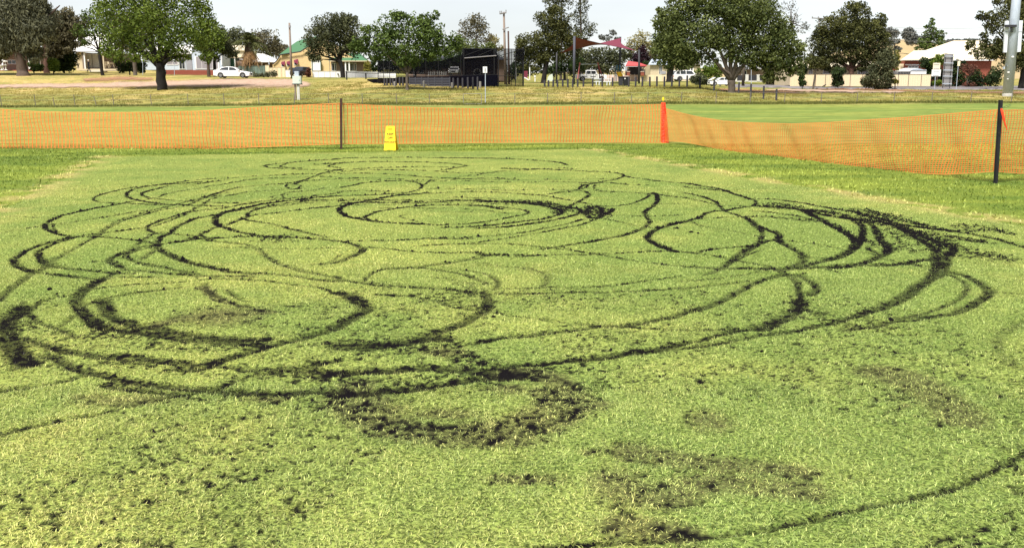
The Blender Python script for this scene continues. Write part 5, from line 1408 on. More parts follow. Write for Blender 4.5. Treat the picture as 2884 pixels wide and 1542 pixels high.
tree('second_broad_tree', 'thick trunked tree just left of the white car', LF['wil'], M['darkbark'], [(1886, 229, 20), (1888, 200, 16), (1892, 180, 15)], [(1895, 150, 50, 34), (1880, 118, 40, 34), (1925, 165, 40, 22), (1855, 140, 24, 34)], D=140, lsize=.24, dens=.9, hang=.2)
tree('sprawling_shrub', 'big sprawling grey green shrub reaching the ground right of the broad tree', LF['brown'], M['bark'], [(2200, 242, 6), (2200, 225, 5)], [(2195, 205, 44, 30), (2175, 225, 24, 17), (2235, 205, 24, 28), (2215, 228, 30, 14)], limbs=[], lsize=.2, dens=1.05, hang=.3, aspect=1.4)
tree('dark_shrub', 'blackish shrub at the right foot of the sprawling grey green one', LF['darks'], M['darkbark'], [(2225, 243, 4), (2225, 230, 3)], [(2222, 228, 22, 14), (2238, 220, 12, 18)], limbs=[], lsize=.18, dens=1.4)
bt = tree('bare_tree', 'nearly bare grey tree on the skyline behind the broad tree', LF['grey'], M['greybark'], [(2225, 200, 6), (2232, 100, 5), (2228, 60, 4)], [(2222, 20, 22, 18), (2255, 85, 22, 14), (2240, 55, 20, 16), (2268, 72, 14, 10)], D=168, lsize=.2, dens=.16,
          limbs=[(2215, 8), (2232, 2), (2250, 20), (2258, 40), (2275, 70), (2280, 88), (2262, 62), (2205, 30), (2242, 30)])
tree('broad_pine', 'broad dark bushy pine in front of the long cream fence', LF['pine'], M['redbark'], [(2394, 249, 18), (2397, 215, 14), (2399, 193, 13)],
     [(2410, 43, 48, 34), (2350, 80, 58, 38), (2440, 88, 54, 38), (2390, 108, 68, 38), (2322, 120, 46, 38), (2468, 128, 40, 42), (2380, 150, 78, 32), (2300, 165, 32, 24), (2340, 175, 48, 18), (2448, 170, 48, 24), (2478, 62, 22, 28), (2410, 22, 26, 12), (2310, 95, 22, 22), (2490, 105, 14, 26), (2300, 188, 34, 12), (2350, 192, 36, 12), (2440, 192, 40, 12), (2485, 160, 24, 26)],
     limbs=[(2420, 160), (2445, 150), (2460, 165), (2380, 130), (2330, 150), (2400, 100), (2450, 175), (2350, 170)], lsize=.19, dens=1.1, topbias=.65, lump=.25)
tree('small_trunk_tree', 'thin leaning trunked tree before the cream fence left of the pine', LF['pine'], M['greybark'], [(2290, 243, 6), (2295, 215, 5), (2298, 195, 5)], [(2302, 178, 30, 17), (2285, 170, 18, 14)], lsize=.18, dens=1.1, D=119)
tree('hanging_shrub', 'dark drooping shrub hanging over the middle of the cream fence', LF['darks'], M['darkbark'], [(2362, 241, 2), (2358, 205, 3)], [(2360, 205, 20, 14), (2352, 222, 9, 16), (2368, 222, 8, 18)], limbs=[], D=122, lsize=.18, hang=.5, aspect=1.5, dens=1.3)
tree('hanging_shrub', 'dark drooping shrub at the left end of the cream fence', LF['darks'], M['darkbark'], [(2260, 240, 2), (2262, 205, 3)], [(2262, 200, 12, 12), (2258, 218, 9, 15), (2266, 190, 10, 10)], limbs=[], D=122, lsize=.18, hang=.5, aspect=1.5, dens=1.2)
tree('rounded_shrub', 'tall bushy shrub under the right side of the broad pine', LF['olive'], M['darkbark'], [(2475, 249, 5), (2475, 235, 4)], [(2472, 222, 42, 26), (2490, 190, 36, 26), (2505, 165, 26, 30), (2450, 235, 26, 13), (2505, 220, 16, 24)], limbs=[], D=116, lsize=.19, dens=1.2)
tree('yellow_shrub', 'yellow tinged foliage at the edge of the tall shrub before the brick building', LF['yel'], M['bark'], [(2522, 235, 3), (2522, 215, 2)], [(2523, 165, 13, 20), (2520, 185, 12, 12)], limbs=[], D=118.5, lsize=.17, dens=1.1)
tree('far_green_tree', 'bright green pointed tree behind the big cream roof', LF['green'], M['bark'], [(2622, 170, 5), (2622, 120, 4)], [(2622, 70, 10, 18), (2622, 95, 22, 20), (2638, 118, 24, 18), (2605, 122, 22, 16), (2650, 100, 12, 14), (2615, 138, 40, 10), (2608, 76, 8, 4)], D=215, lsize=.33, dens=.9, lump=.28)
HILLD = 520
# ------------------------------------------------------------------ hill far behind
M['hill'] = mat('dry_hill_grass', (.36, .27, .14), .95, .2, .02)
xs = np.linspace(-420, 900, 90); ys = np.linspace(330, 1500, 40)
XX, YY = np.meshgrid(xs, ys)
pxh = CX + XX / YY * F
crest = np.interp(pxh, [-2000, 0, 1300, 2200, 2480, 2540, 2600, 2700, 2900, 4000], [215, 215, 215, 185, 112, 118, 128, 130, 125, 130])
hz = H + (271 - crest) / F * 640
ZZ = terr(XX, YY) * .6 + (hz - 5) * np.clip((YY - 330) / 300, 0, 1) ** 1.2 * np.where(YY > 640, 1.0, 1) - 3
ZZ = np.minimum(ZZ, (H + (271 - crest) / F * YY)) - np.clip((YY - 640) / 300, 0, 4) * 10
ZZ += (fbm(XX * .02, YY * .02, 3, 3) - .5) * 3
tag(obj('hill', grid_mesh('hill', XX, YY, ZZ, M['hill'])), 'dry grassy hill far behind the cream roof', kind='structure')
def far_tree(label, blobs, D):
    cx, cy, rx, ry = blobs[0]
    base = P(cx, blobs[-1][1] + blobs[-1][3] + 4, D)
    r = thing('hill_tree', base, label, 'tree', 'trees on the far hill')
    mb = MB(); mb.tube([base - Vector((0, 0, 3)), P(cx, cy, D)], [.5, .25], 6); mb.build('trunk', M['greybark'], r)
    o = obj('crown', crown_mesh('crown', blobs, D, LF['far'], base, lsize=.75, dens=1.6, lump=.34), r); o['kind'] = 'stuff'
far_tree('hazy grey gum on the hill beside the broad pine', [(2492, 92, 16, 13), (2518, 96, 14, 12), (2505, 88, 14, 8)], HILLD)
far_tree('hazy grey gum standing alone on the hill skyline', [(2558, 88, 16, 10), (2566, 104, 20, 14), (2550, 98, 12, 10)], HILLD)
far_tree('low dark clump of trees on the hill left of the bright green tree', [(2590, 112, 26, 12), (2570, 118, 22, 9), (2610, 108, 16, 9)], HILLD)
far_tree('grey bush on the hill slope beside the shrub', [(2520, 116, 18, 8), (2500, 122, 18, 10), (2528, 138, 12, 8)], HILLD - 60)
far_tree('low line of far trees above the cream roof ridge', [(2690, 114, 20, 4), (2670, 116, 14, 4), (2740, 113, 26, 4)], HILLD)
# right edge
tree('edge_pine', 'dark ragged pine at the right edge behind the light pole', LF['pine'], M['darkbark'], [(2874, 254, 17), (2880, 215, 14), (2886, 180, 12)],
     [(2800, 132, 48, 26), (2850, 60, 58, 56), (2793, 62, 24, 34), (2775, 152, 44, 22), (2840, 140, 50, 38), (2735, 128, 18, 16), (2862, 182, 46, 26), (2880, 8, 40, 38), (2765, 45, 14, 14), (2930, 60, 60, 60), (2930, 150, 50, 40), (2850, 0, 40, 26), (2770, 100, 14, 10)], D=117, lsize=.19, dens=1.0, topbias=.6, lump=.26)
tree('leafy_shrub', 'fresh green leafy shrub left of the white sign boards', LF['lime'], M['bark'], [(2640, 238, 3), (2640, 200, 3)], [(2648, 165, 13, 18), (2635, 175, 14, 12), (2660, 175, 12, 12), (2665, 168, 6, 5)], limbs=[], D=137, lsize=.18, dens=1.1)
tree('dark_shrub', 'dark green shrub mass behind the white sign boards', LF['darks'], M['darkbark'], [(2625, 240, 4), (2625, 215, 3)], [(2605, 178, 18, 16), (2630, 195, 24, 24), (2645, 220, 22, 20), (2620, 180, 22, 14), (2612, 205, 12, 18)], limbs=[], D=139, lsize=.2, dens=1.3)
tree('reddish_shrub', 'reddish bare twigged shrub right of the tall sign back', LF['red'], M['greybark'], [(2725, 244, 4), (2724, 225, 3)], [(2722, 200, 18, 18), (2738, 195, 16, 14)], D=136, lsize=.16, dens=.5)
tree('dark_shrub', 'dark shrub hedge between the reddish shrub and the light pole', LF['darks'], M['darkbark'], [(2750, 244, 4), (2750, 225, 3)], [(2752, 218, 24, 24), (2735, 226, 16, 16), (2805, 215, 26, 28), (2780, 228, 14, 14)], limbs=[], D=138, lsize=.2, dens=1.3)
tree('dark_shrub', 'dark hedge directly behind the tall grey sign back', LF['darks'], M['darkbark'], [(2695, 244, 4), (2695, 225, 3)], [(2692, 205, 22, 32), (2672, 215, 18, 26), (2708, 222, 14, 20), (2700, 180, 26, 10)], limbs=[], D=140, lsize=.2, dens=1.3)
tree('leafy_shrub', 'bright leafy bush behind the white car by the broad tree', LF['lime'], M['bark'], [(1998, 240, 4), (1998, 220, 3)], [(2000, 195, 22, 20), (1985, 210, 24, 20), (2020, 205, 18, 20)], limbs=[], D=133, lsize=.19, dens=1.1)
tree('sprawling_shrub', 'low dark spreading bush left of the white car by the broad tree', LF['olive'], M['darkbark'], [(1972, 237, 4), (1972, 228, 3)], [(1968, 222, 26, 14), (1985, 230, 22, 9), (1955, 226, 14, 10)], limbs=[], D=120, lsize=.18, dens=1.2)
tree('garden_shrub', 'small dark shrub beside the yellow house wall', LF['red'], M['darkbark'], [(868, 216, 3), (868, 205, 3)], [(868, 204, 9, 9), (870, 196, 6, 6)], D=137, limbs=[], lsize=.15, dens=1.2)
tree('weedy_shrub', 'weedy green growth at the foot of the cream sheet fence', LF['pepper'], M['bark'], [(768, 216, 2), (768, 208, 2)], [(755, 210, 10, 9), (772, 208, 10, 9), (740, 212, 12, 6), (720, 212, 14, 7)], D=133, limbs=[], lsize=.16, dens=1.0)
tree('verandah_shrub', 'yellowish shrub at the end of the verandah behind the wide green tree', LF['yel'], M['bark'], [(1034, 212, 3), (1034, 200, 2)], [(1035, 190, 12, 14), (1030, 200, 10, 8)], D=139, limbs=[], lsize=.17, dens=1.0)
tree('dark_conifer_tree', 'dark narrow conifer beside the verandah end', LF['darks'], M['darkbark'], [(1052, 214, 4), (1052, 200, 3)], [(1052, 192, 9, 14), (1052, 178, 7, 8), (1070, 185, 12, 20)], D=140, limbs=[], lsize=.18, dens=1.4)

tree('dark_backdrop_tree', 'dark trees behind the lower netting bay', LF['darks'], M['darkbark'], [(1170, 225, 6), (1170, 190, 5)], [(1100, 178, 34, 26), (1150, 185, 40, 24), (1215, 178, 44, 24), (1275, 175, 34, 24), (1130, 155, 40, 16)], D=146, lsize=.24, dens=1.0)
tree('dark_backdrop_tree', 'dark shrubbery behind the tall net cage', LF['darks'], M['darkbark'], [(1370, 225, 6), (1370, 195, 5)], [(1330, 170, 36, 24), (1385, 172, 34, 24), (1440, 200, 26, 22), (1360, 150, 40, 12), (1300, 160, 24, 20)], D=153, lsize=.24, dens=.9)
# palm
def palm():
    base = on(699, 138); y0 = base.y; s = y0 / F
    r = thing('palm_tree', base, 'shaggy palm with dead fronds hanging round its trunk', 'palm')
    mb = MB(); top = P(703, 120, y0)
    mb.tube([base - Vector((0, 0, .2)), P(700, 165, y0), P(702, 140, y0), top], [.5, .55, .7, .5], 10); mb.build('trunk', M['bark'], r, smooth=True)
    def fronds(n, e0, e1, ln, drop, start):
        V = []; T = []
        for k in range(n):
            a = random.random() * 2 * math.pi; el = random.uniform(e0, e1); Lf = ln * random.uniform(.75, 1.1)
            d = Vector((math.cos(a) * math.cos(el), math.sin(a) * math.cos(el), math.sin(el))); p = Vector(start) ; tn = random.random()
            pr = None
            for i in range(9):
                t = (i + 1) / 9
                q = Vector(start) + d * Lf * t + Vector((0, 0, -drop * Lf * t * t))
                if pr is not None:
                    e = (q - pr).normalized(); sdv = e.cross(Vector((0, 0, 1))).normalized()
                    for sg in (-1, 1):
                        for w2 in (0, .5):
                            o_ = pr.lerp(q, w2); tip = o_ + sdv * sg * .62 * math.sin(math.pi * min(.95, t * .9 + .1)) + e * .35 + Vector((0, 0, -.28 * random.uniform(.4, 1.4)))
                            V += [o_, o_ + e * .13, tip, tip - e * .03]; T += [min(1, max(0, tn * .6 + random.uniform(0, .4)))] * 4
                    V += [pr - sdv * .03, pr + sdv * .03, q + sdv * .02, q - sdv * .02]; T += [.6] * 4
                pr = q
        return V, T
    for nm, m, args in (('frond', LF['palm'], (46, -.2, 1.45, 3.1, .55, top)), ('dead_frond', LF['straw'], (26, -1.2, -.5, 2.6, .5, P(702, 135, y0)))):
        V, T = fronds(*args)
        V = np.array([tuple(v - base) for v in V]); o = obj(nm, fast_mesh(nm, V, np.arange(len(V)), 4, m, {'tone': np.array(T)}), r); o['kind'] = 'stuff'
palm()
# ------------------------------------------------------------------ houses, sheds, fences
def building(name, label, px, D, cat='house'):
    return thing(name, on(px, D), label, cat)
def pb(parent, name, a, b, c, d, D, depth, m, label=None):
    o = MB().pbox(a, b, c, d, D, depth).build(name, m, parent)
    if label: o['label'] = label
    return o
def roof_px(parent, name, pts, D, back, m, lift=0.0, drop=.12):
    """a roof slope: outline in photo pixels; upper edge pushed back in depth by `back` metres"""
    ys = [p[1] for p in pts]; y0, y1 = min(ys), max(ys)
    V = []
    for x, y in pts:
        d = D + back * (y1 - y) / max(1, (y1 - y0)); V.append(P(x, y, d))
    n = len(V); W = [v - Vector((0, 0, drop)) for v in V]
    mb = MB(); mb.add(V + W, [tuple(range(n)), tuple(range(2 * n - 1, n - 1, -1))] + [((i + 1) % n, i, n + i, n + (i + 1) % n) for i in range(n)])
    o = mb.build(name, m, parent)
    return o
def ribs(parent, name, x0, x1, n, ytop0, ytop1, ybot0, ybot1, D, back, m):
    """standing seams down a slope"""
    for i in range(n):
        t = (i + .5) / n; a = P(x0 + (x1 - x0) * t, ytop0 + (ytop1 - ytop0) * t, D + back); b = P(x0 + (x1 - x0) * t, ybot0 + (ybot1 - ybot0) * t, D)
        MB().tube([a + Vector((0, 0, .02)), b + Vector((0, 0, .02))], .05, 4).build(name, m, parent)
def window(parent, a, b, c, d, D, m=None, frame=None, bars=1):
    f = pb(parent, 'window', a, b, c, d, D - .04, .1, m or M['glass'])
    w_ = max(.8, (c - a) * .07)
    for nm, q in (('sill', (a - 1, d, c + 1, d + 1.2)), ('head', (a - 1, b - 1.2, c + 1, b)), ('jamb', (a - w_, b, a, d)), ('jamb', (c, b, c + w_, d))):
        pb(f, nm, *q, D - .07, .12, frame or M['white'])
    for i in range(bars):
        x = a + (c - a) * (i + 1) / (bars + 1); pb(f, 'mullion', x - .4, b, x + .4, d, D - .07, .05, frame or M['white'])
    return f
D = 150
h = building('verandah_house', 'shaded verandah house behind the thick left trunk', 40, D)
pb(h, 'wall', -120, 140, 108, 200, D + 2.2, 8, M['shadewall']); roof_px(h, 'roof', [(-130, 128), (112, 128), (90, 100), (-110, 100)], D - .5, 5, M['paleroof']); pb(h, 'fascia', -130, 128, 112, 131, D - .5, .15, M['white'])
pb(h, 'verandah_floor', -120, 197, 112, 201, D - .3, 3, M['redbrick'])
for x in (5, 80): pb(h, 'verandah_post', x - 2, 131, x + 2, 197, D - .2, .22, M['white'])
window(h, 22, 170, 44, 180, D + 2.2); window(h, 97, 150, 112, 196, D + 2.2, M['dark'])
for x, y, z in ((6, 184, 198), (17, 172, 198)):
    t = thing('garden_urn', P(x, z, D - 1), f"pale {'urn by the verandah post' if x == 6 else 'tiered bird bath on the far left lawn'}", 'urn')
    p = P(x, z, D - 1); hh = (z - y) * D / F
    prof = [(.28, 0), (.22, .08), (.12, .3), (.30, .62), (.42, .9), (.34, 1)] if x == 6 else [(.3, 0), (.1, .1), (.08, .45), (.34, .52), (.08, .56), (.06, .8), (.38, .88), (.2, 1)]
    mb = MB(); n = 10
    l = lathe([(r_, z_ * hh) for r_, z_ in prof], n); l.v = [v + p for v in l.v]; l.build('stone_body', M['concrete'], t)
h = building('cream_cottage', 'cream cottage with white ribbed roof and verandah behind the walking person', 270, D)
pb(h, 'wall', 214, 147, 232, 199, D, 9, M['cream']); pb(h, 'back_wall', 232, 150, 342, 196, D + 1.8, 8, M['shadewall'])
roof_px(h, 'main_roof', [(205, 126), (335, 126), (312, 92), (212, 92)], D + .5, 5, M['paleroof']); ribs(h, 'roof_seam', 207, 333, 10, 92, 92, 126, 126, D + .5, 5, M['white'])
roof_px(h, 'verandah_roof', [(196, 145), (345, 145), (335, 126), (208, 126)], D - .7, 1.5, M['paleroof']); pb(h, 'gutter', 196, 145, 345, 147, D - .7, .15, M['dark'])
d0 = pb(h, 'door', 243, 152, 259, 191, D + 1.7, .12, M['concrete']); pb(h, 'door', 261, 152, 279, 191, D + 1.7, .12, M['concrete'])
pb(d0, 'handle', 257, 172, 258, 174, D + 1.65, .06, M['steel'])
for x, m in ((234, M['timber']), (291, M['cream']), (238, M['white'])): pb(h, 'verandah_post', x - 1.6, 147, x + 1.6, 197, D - .4, .2, m)
pb(h, 'verandah_floor', 232, 194, 331, 199.5, D - .5, 2.4, M['cream'])
pb(h, 'step', 252, 199, 290, 202, D - 1.3, 1, M['concrete'])
def patio_chair(label, px):
    p = P(px, 191.5, D - .1); r = thing('patio_chair', p, label, 'chair')
    mb = MB(); mb.box(p.x - .25, p.x + .25, D - .35, D + .15, p.z + .42, p.z + .47); mb.build('seat', M['cream'], r)
    mb = MB(); mb.box(p.x - .27, p.x - .22, D - .35, D + .15, p.z + .47, p.z + .98); mb.box(p.x - .27, p.x + .2, D + .1, D + .15, p.z + .6, p.z + .98); mb.build('backrest', M['cream'], r)
    for sx in (-.22, .22):
        for sy in (-.3, .1): MB().tube([(p.x + sx, D + sy, p.z), (p.x + sx * .9, D + sy, p.z + .42)], .03, 5).build('leg', M['cream'], r)
patio_chair('cream outdoor chair on the cottage verandah', 303)
t = thing('patio_table', P(316, 191.5, D - .1), 'pale outdoor table beside the cream chair on the verandah', 'table'); p = P(316, 191.5, D - .1)
MB().box(p.x - .45, p.x + .45, D - .4, D + .3, p.z + .70, p.z + .75).build('tabletop', M['cream'], t)
for sx in (-.35, .35):
    for sy in (-.3, .2): MB().tube([(p.x + sx * 1.2, D + sy, p.z), (p.x + sx * .6, D + sy, p.z + .7)], .03, 5).build('leg', M['cream'], t)

D = 148
h = building('pale_blue_house', 'pale blue white house on a red bank behind the green trees', 540, D)
pb(h, 'wall', 400, 150, 541, 197, D + 1.2, 8, M['paleblue']); pb(h, 'projecting_wall', 541, 128, 627, 200.5, D, 9, M['paleblue'])
pb(h, 'grey_wall', 524, 150, 540.5, 197, D + .9, .5, M['greywall']); window(h, 505, 165, 520, 194, D + 1.2); window(h, 470, 160, 500, 182, D + 1.2, M['blind'])
window(h, 553, 160, 613, 193.5, D, M['blind'], bars=3)
roof_px(h, 'roof', [(390, 150), (545, 150), (540, 128), (410, 128)], D + .5, 4, M['paleroof']); roof_px(h, 'front_roof', [(536, 130), (632, 130), (610, 106), (550, 106)], D - .4, 5, M['paleroof'])
pb(h, 'downpipe', 622.5, 146, 624.5, 183, D - .15, .12, M['white'])
w_ = thing('retaining_wall', on(540, 139.5), 'low red brick retaining bank below the pale blue house', 'wall')
for i in range(4):
    pb(w_, 'brick_course', 462 - i * 1.5, 197.5 + i * 4, 622 + i * 2, 201.5 + i * 4 - .35, 143 - i * .12, 2.5, M['redbrick'])
D = 152
h = building('green_shed', 'cream fronted shed with dark green roller wall beside the palm', 645, D, 'shed')
pb(h, 'wall', 626, 165, 661, 194, D, 6, M['darkgreen']); pb(h, 'gable', 626, 140, 694, 162, D + .3, 6, M['creamroof']); pb(h, 'fascia', 624, 161.5, 668, 164, D - .15, .2, M['cream']); pb(h, 'end_post', 660, 166, 663, 194, D - .1, .2, M['white'])
pb(h, 'side_wall', 663.5, 172, 690, 194, D + .6, 4, M['shadewall']); pb(h, 'hatch', 628, 184, 646, 192, D - .08, .08, M['dark'])
roof_px(h, 'roof', [(622, 141), (698, 141), (690, 128), (630, 128)], D, 4, M['creamroof'])
D = 160
h = building('white_roofed_house', 'low house with pale hipped roof behind the grey green fence', 735, D)
roof_px(h, 'roof', [(668, 174), (792, 174), (745, 152), (690, 152)], D - .6, 5, M['paleroof']); ribs(h, 'roof_seam', 690, 745, 5, 152, 152, 174, 174, D - .6, 5, M['white'])
pb(h, 'wall', 672, 176, 785, 200, D + 1.5, 7, M['shadewall']); pb(h, 'gutter', 668, 173.5, 792, 175.5, D - .7, .15, M['white'])
for x in (712, 725, 737): pb(h, 'verandah_post', x - 1.2, 176, x + 1.2, 190, D - .4, .2, M['white'])
pb(h, 'flue', 756, 172, 758.5, 182, D - .9, .15, M['steel'])

def sheet_fence(label, D, panels, m, postm, name='sheet_fence', ribs_=4):
    r = thing(name, on((panels[0][0] + panels[-1][2]) / 2, D), label, 'fence')
    for a, b, c, d in panels:
        p = pb(r, 'panel', a + .3, b, c - .3, d, D, .06, m)
        for i in range(ribs_):
            x = a + (c - a) * (i + .5) / ribs_; pb(p, 'rib', x - .22, b + .4, x + .22, d, D - .025, .03, m)
        pb(r, 'post', c - .45, b - .6, c + .45, d, D - .05, .12, postm)
        pb(r, 'rail', a, b - .7, c, b - .05, D - .04, .12, postm)
    return r
sheet_fence('grey green sheet steel fence right of the white sedan', 137, [(672, 186.5, 679, 216), (679, 186.5, 688, 216), (688, 186.5, 695, 216), (695, 186.5, 705, 216), (705, 186.5, 715, 216), (715, 186.5, 725, 216), (725, 186.5, 737, 216), (737, 185.5, 747, 216)], M['greenfence'], M['greenfence'], ribs_=2)
sheet_fence('cream sheet steel fence stepping down beside the power pole', 136.5, [(747.5, 184, 758, 217), (758, 191, 768, 217.5), (768, 191, 780, 218), (780, 190, 792, 218), (792, 189.5, 803, 218)], M['creamfence'], M['cream'], ribs_=2)
sheet_fence('white side gate left of the bare power pole', 136.5, [(804, 198, 812, 218.5), (812, 198, 821, 218.5)], M['white'], M['white'], 'side_gate', 2)
D = 150
h = building('yellow_brick_house', 'yellow block house with green roof and three maroon awnings', 860, D)
o = MB().prism([(768, 217), (768, 181), (778, 173), (789, 158), (792, 154), (846, 145), (872, 128), (900, 108), (1008, 170), (1008, 217)], D, 9).build('wall', M['yellowbrick'], h)
for k in range(10):  # block courses
    y = 158 + k * 5.6; pb(o, 'course_joint', 789 if y < 175 else 770, y, 904, y + .35, D - .012, .02, M['cream'])
roof_px(h, 'roof', [(786, 154), (846, 145.5), (873, 128), (905, 106), (892, 102), (851, 112), (838, 116), (826, 124)], D - .5, 5, M['greenroof'])
MB().tube([P(786, 155, D - .4), P(846, 146, D - .4), P(873, 128.5, D - .4), P(905, 106, D - .4)], .10, 5).build('barge_board', M['dark'], h)
MB().tube([P(768, 181, D - .2), P(778, 173, D - .2), P(788, 158.5, D - .2)], .10, 5).build('lean_to_edge', M['dark'], h)
for i, (x, y, s_) in enumerate(((801, 178, 1), (816, 177, 1), (838, 173, 1.15))):
    window(h, x - 8 * s_, y + 2, x - 1, y + 9 * s_, D, bars=0)
    a = [P(x - 9 * s_, y, D - .02), P(x, y - 5 * s_, D - .02), P(x, y + 7 * s_, D - .02)]
    b = [P(x - 11 * s_, y + 1, D - .8), P(x - .5, y - 3 * s_, D - .8), P(x + .6, y + 9 * s_, D - .85)]
    MB().add([P(x - 9 * s_, y - 3 * s_, D - .02), P(x + 1, y - 6 * s_, D - .02), P(x + 1, y + 7 * s_, D - .75), P(x - 9 * s_, y + 2 * s_, D - .85),
              P(x - 9 * s_, y - 2.2 * s_, D - .02), P(x + 1, y - 5.2 * s_, D - .02), P(x + 1, y + 7.6 * s_, D - .72), P(x - 9 * s_, y + 2.8 * s_, D - .82)],
             [(0, 1, 2, 3), (7, 6, 5, 4), (0, 4, 5, 1), (1, 5, 6, 2), (2, 6, 7, 3), (3, 7, 4, 0)]).build('awning', M['maroon'], h)
pb(h, 'white_door_wall', 877, 168, 903, 199, D - .35, .3, M['white']); pb(h, 'green_downpipe', 902.5, 172, 904.5, 199, D - .5, .14, M['darkgreen']); pb(h, 'green_downpipe', 878, 168, 879.5, 205, D - .5, .14, M['greenfence'])
roof_px(h, 'verandah_roof', [(925, 171), (1038, 171), (1012, 150), (935, 150)], D - 1.2, 3, M['greenroof']); pb(h, 'verandah_gutter', 925, 171, 1040, 173.5, D - 1.3, .15, M['cream'])
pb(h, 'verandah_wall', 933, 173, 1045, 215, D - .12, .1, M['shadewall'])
for a, c, e in ((935, 941, 0), (943, 946, 0), (976, 980, 0), (987, 996, 1), (1000, 1003, 0)): window(h, a, 179, c, 199, D - .12, bars=e)
for x, m in ((983.5, M['white']), (1036, M['yellowbrick']), (973, M['white'])): pb(h, 'verandah_post', x - 1.6, 173.5, x + 1.6, 205, D - 1.1, .22, m)
sheet_fence('weathered white low front fence left of the olive tree trunk', 137.5, [(880, 201, 897, 219), (897, 201, 913, 219), (913, 201, 929, 219), (929, 201, 945, 219), (945, 201, 959, 219)], M['white'], M['concrete'], 'front_fence', 2)
MB().tube([P(952, 209, 137.4), P(952, 209, 137.3)], .12, 10).build('round_vent', M['black'], bpy.data.objects['front_fence'])
sheet_fence('clean white low front wall right of the olive tree trunk', 136, [(972, 201, 1000, 222), (1000, 202, 1032, 222), (1032, 202.5, 1066, 222), (1066, 203.5, 1090, 222), (1090, 203.5, 1115, 222)], M['white'], M['white'], 'front_wall', 2)
r = thing('black_rail_fence', on(1000, 112), 'black two post rail fence in front of the white wall', 'fence')
for x, t, b in ((976, 201, 224), (1030, 205, 222)): pb(r, 'post', x - 1.6, t, x + 1.6, b + 1, 112, .16, M['black'])
MB().tube([P(976, 204.5, 112), P(1030, 206.5, 112), P(1066, 207.5, 112)], .035, 6).build('rail', M['black'], r)

# pale house behind the broad tree
D = 160
h = building('pale_cottage', 'pale cottage with bluish grey roof behind the bollards', 1850, D)
pb(h, 'wall', 1832, 181, 1972, 214, D, 8, M['cream']); roof_px(h, 'roof', [(1826, 181), (1890, 181), (1872, 165), (1836, 165)], D - .5, 4, M['steel']); roof_px(h, 'side_roof', [(1885, 180), (1980, 180), (1965, 160), (1890, 160)], D - .4, 5, M['paleroof'])
window(h, 1857, 185, 1864, 209, D); pb(h, 'dark_panel', 1861, 201, 1875, 209, D - .1, .08, M['greywall'])
for x in (1938.5, 1945, 1952): pb(h, 'verandah_post', x - 1.3, 192, x + 1.3, 211, D - .6, .2, M['white'])
pb(h, 'recess_shade', 1930, 192, 1952, 211, D - .08, .06, M['dark'])  # flat dark sheet on the wall, standing in for verandah shade
r = thing('low_cream_wall', on(1860, 150), 'long low cream wall behind the bollards left of the white car', 'wall')
for i in range(7): pb(r, 'wall_panel', 1800 + i * 22, 211, 1800 + i * 22 + 21.6, 231, 150, .3, M['creamfence'])
r = thing('pink_wall', on(1740, 151), 'pale pink wall with slim white bars behind the slide', 'wall')
for i in range(5): pb(r, 'wall_panel', 1698 + i * 20, 211, 1698 + i * 20 + 19.6, 231, 151, .3, M['pinkwall'])
for i in range(9): pb(r, 'bar', 1703 + i * 10.5, 209, 1704 + i * 10.5, 231, 150.7, .1, M['white'])
# pillared fence right of broad tree
D = 150
r = thing('pillar_fence', on(2105, D), 'dark panelled fence with cream pillars behind the power pole', 'fence')
for x in (2072, 2104, 2136): pb(r, 'pillar', x - 4, 210, x + 4, 230, D - .1, .5, M['concrete'])
for a, c in ((2077, 2099), (2109, 2131), (2141, 2160)): pb(r, 'panel', a, 212, c, 227, D + .1, .1, M['dark'])
pb(r, 'plinth', 2066, 227.5, 2162, 231, D - .05, .4, M['concrete'])
h = building('hidden_house', 'mostly hidden house with white eave behind the pillared fence', 2125, 165)
pb(h, 'wall', 2080, 194, 2165, 228, 165, 6, M['shadewall']); pb(h, 'eave', 2112, 190, 2140, 194, 164, 1, M['white']); roof_px(h, 'roof', [(2075, 193.5), (2170, 193.5), (2150, 178), (2095, 178)], 164.4, 4, M['greywall'])
window(h, 2090, 200, 2102, 214, 165)
# long cream fence and building behind
D = 124
pan = [(2226, 2262), (2262, 2297), (2297, 2325), (2325, 2360), (2360, 2395), (2395, 2429), (2429, 2466), (2466, 2500), (2500, 2530), (2530, 2559), (2559, 2595), (2595, 2622)]
r = sheet_fence('long cream sheet steel fence with dark posts behind the broad pine', D, [(a, 209.5, c, 243) for a, c in pan], M['creamfence'], M['dark'], ribs_=5)
h = building('cream_building', 'long cream building with grey windows behind the cream fence', 2360, 138, 'building')
pb(h, 'wall', 2225, 188, 2465, 240, 138, 8, M['cream']); roof_px(h, 'roof', [(2220, 188), (2470, 188), (2455, 172), (2240, 172)], 137.3, 4, M['creamroof'])
window(h, 2279, 195, 2288, 208, 138, M['blind']); window(h, 2319, 198, 2335, 208, 138, M['blind']); window(h, 2417, 198, 2443, 209, 138, M['blind'], bars=3)
D = 150
h = building('brick_building', 'red brick building with large cream hipped roof at the right', 2620, D, 'building')
pb(h, 'wall', 2546, 168, 2790, 240, D + .5, 9, M['redbrick'])
pb(h, 'soffit', 2540, 167.5, 2800, 171, D - .4, .6, M['white'])
roof_px(h, 'roof', [(2538, 168), (2800, 163), (2770, 115), (2686, 115), (2606, 142), (2574, 143)], D - .6, 6, M['creamroof'])
pb(h, 'white_band', 2550, 181.5, 2600, 184, D + .4, .12, M['white']); window(h, 2559, 187, 2585, 194, D + .5, bars=2); pb(h, 'side_wall', 2532, 180, 2546, 200, D + .8, .5, M['creamfence'])
h = building('garden_shed', 'small white gabled garden shed behind the cream fence', 2570, 136, 'shed')
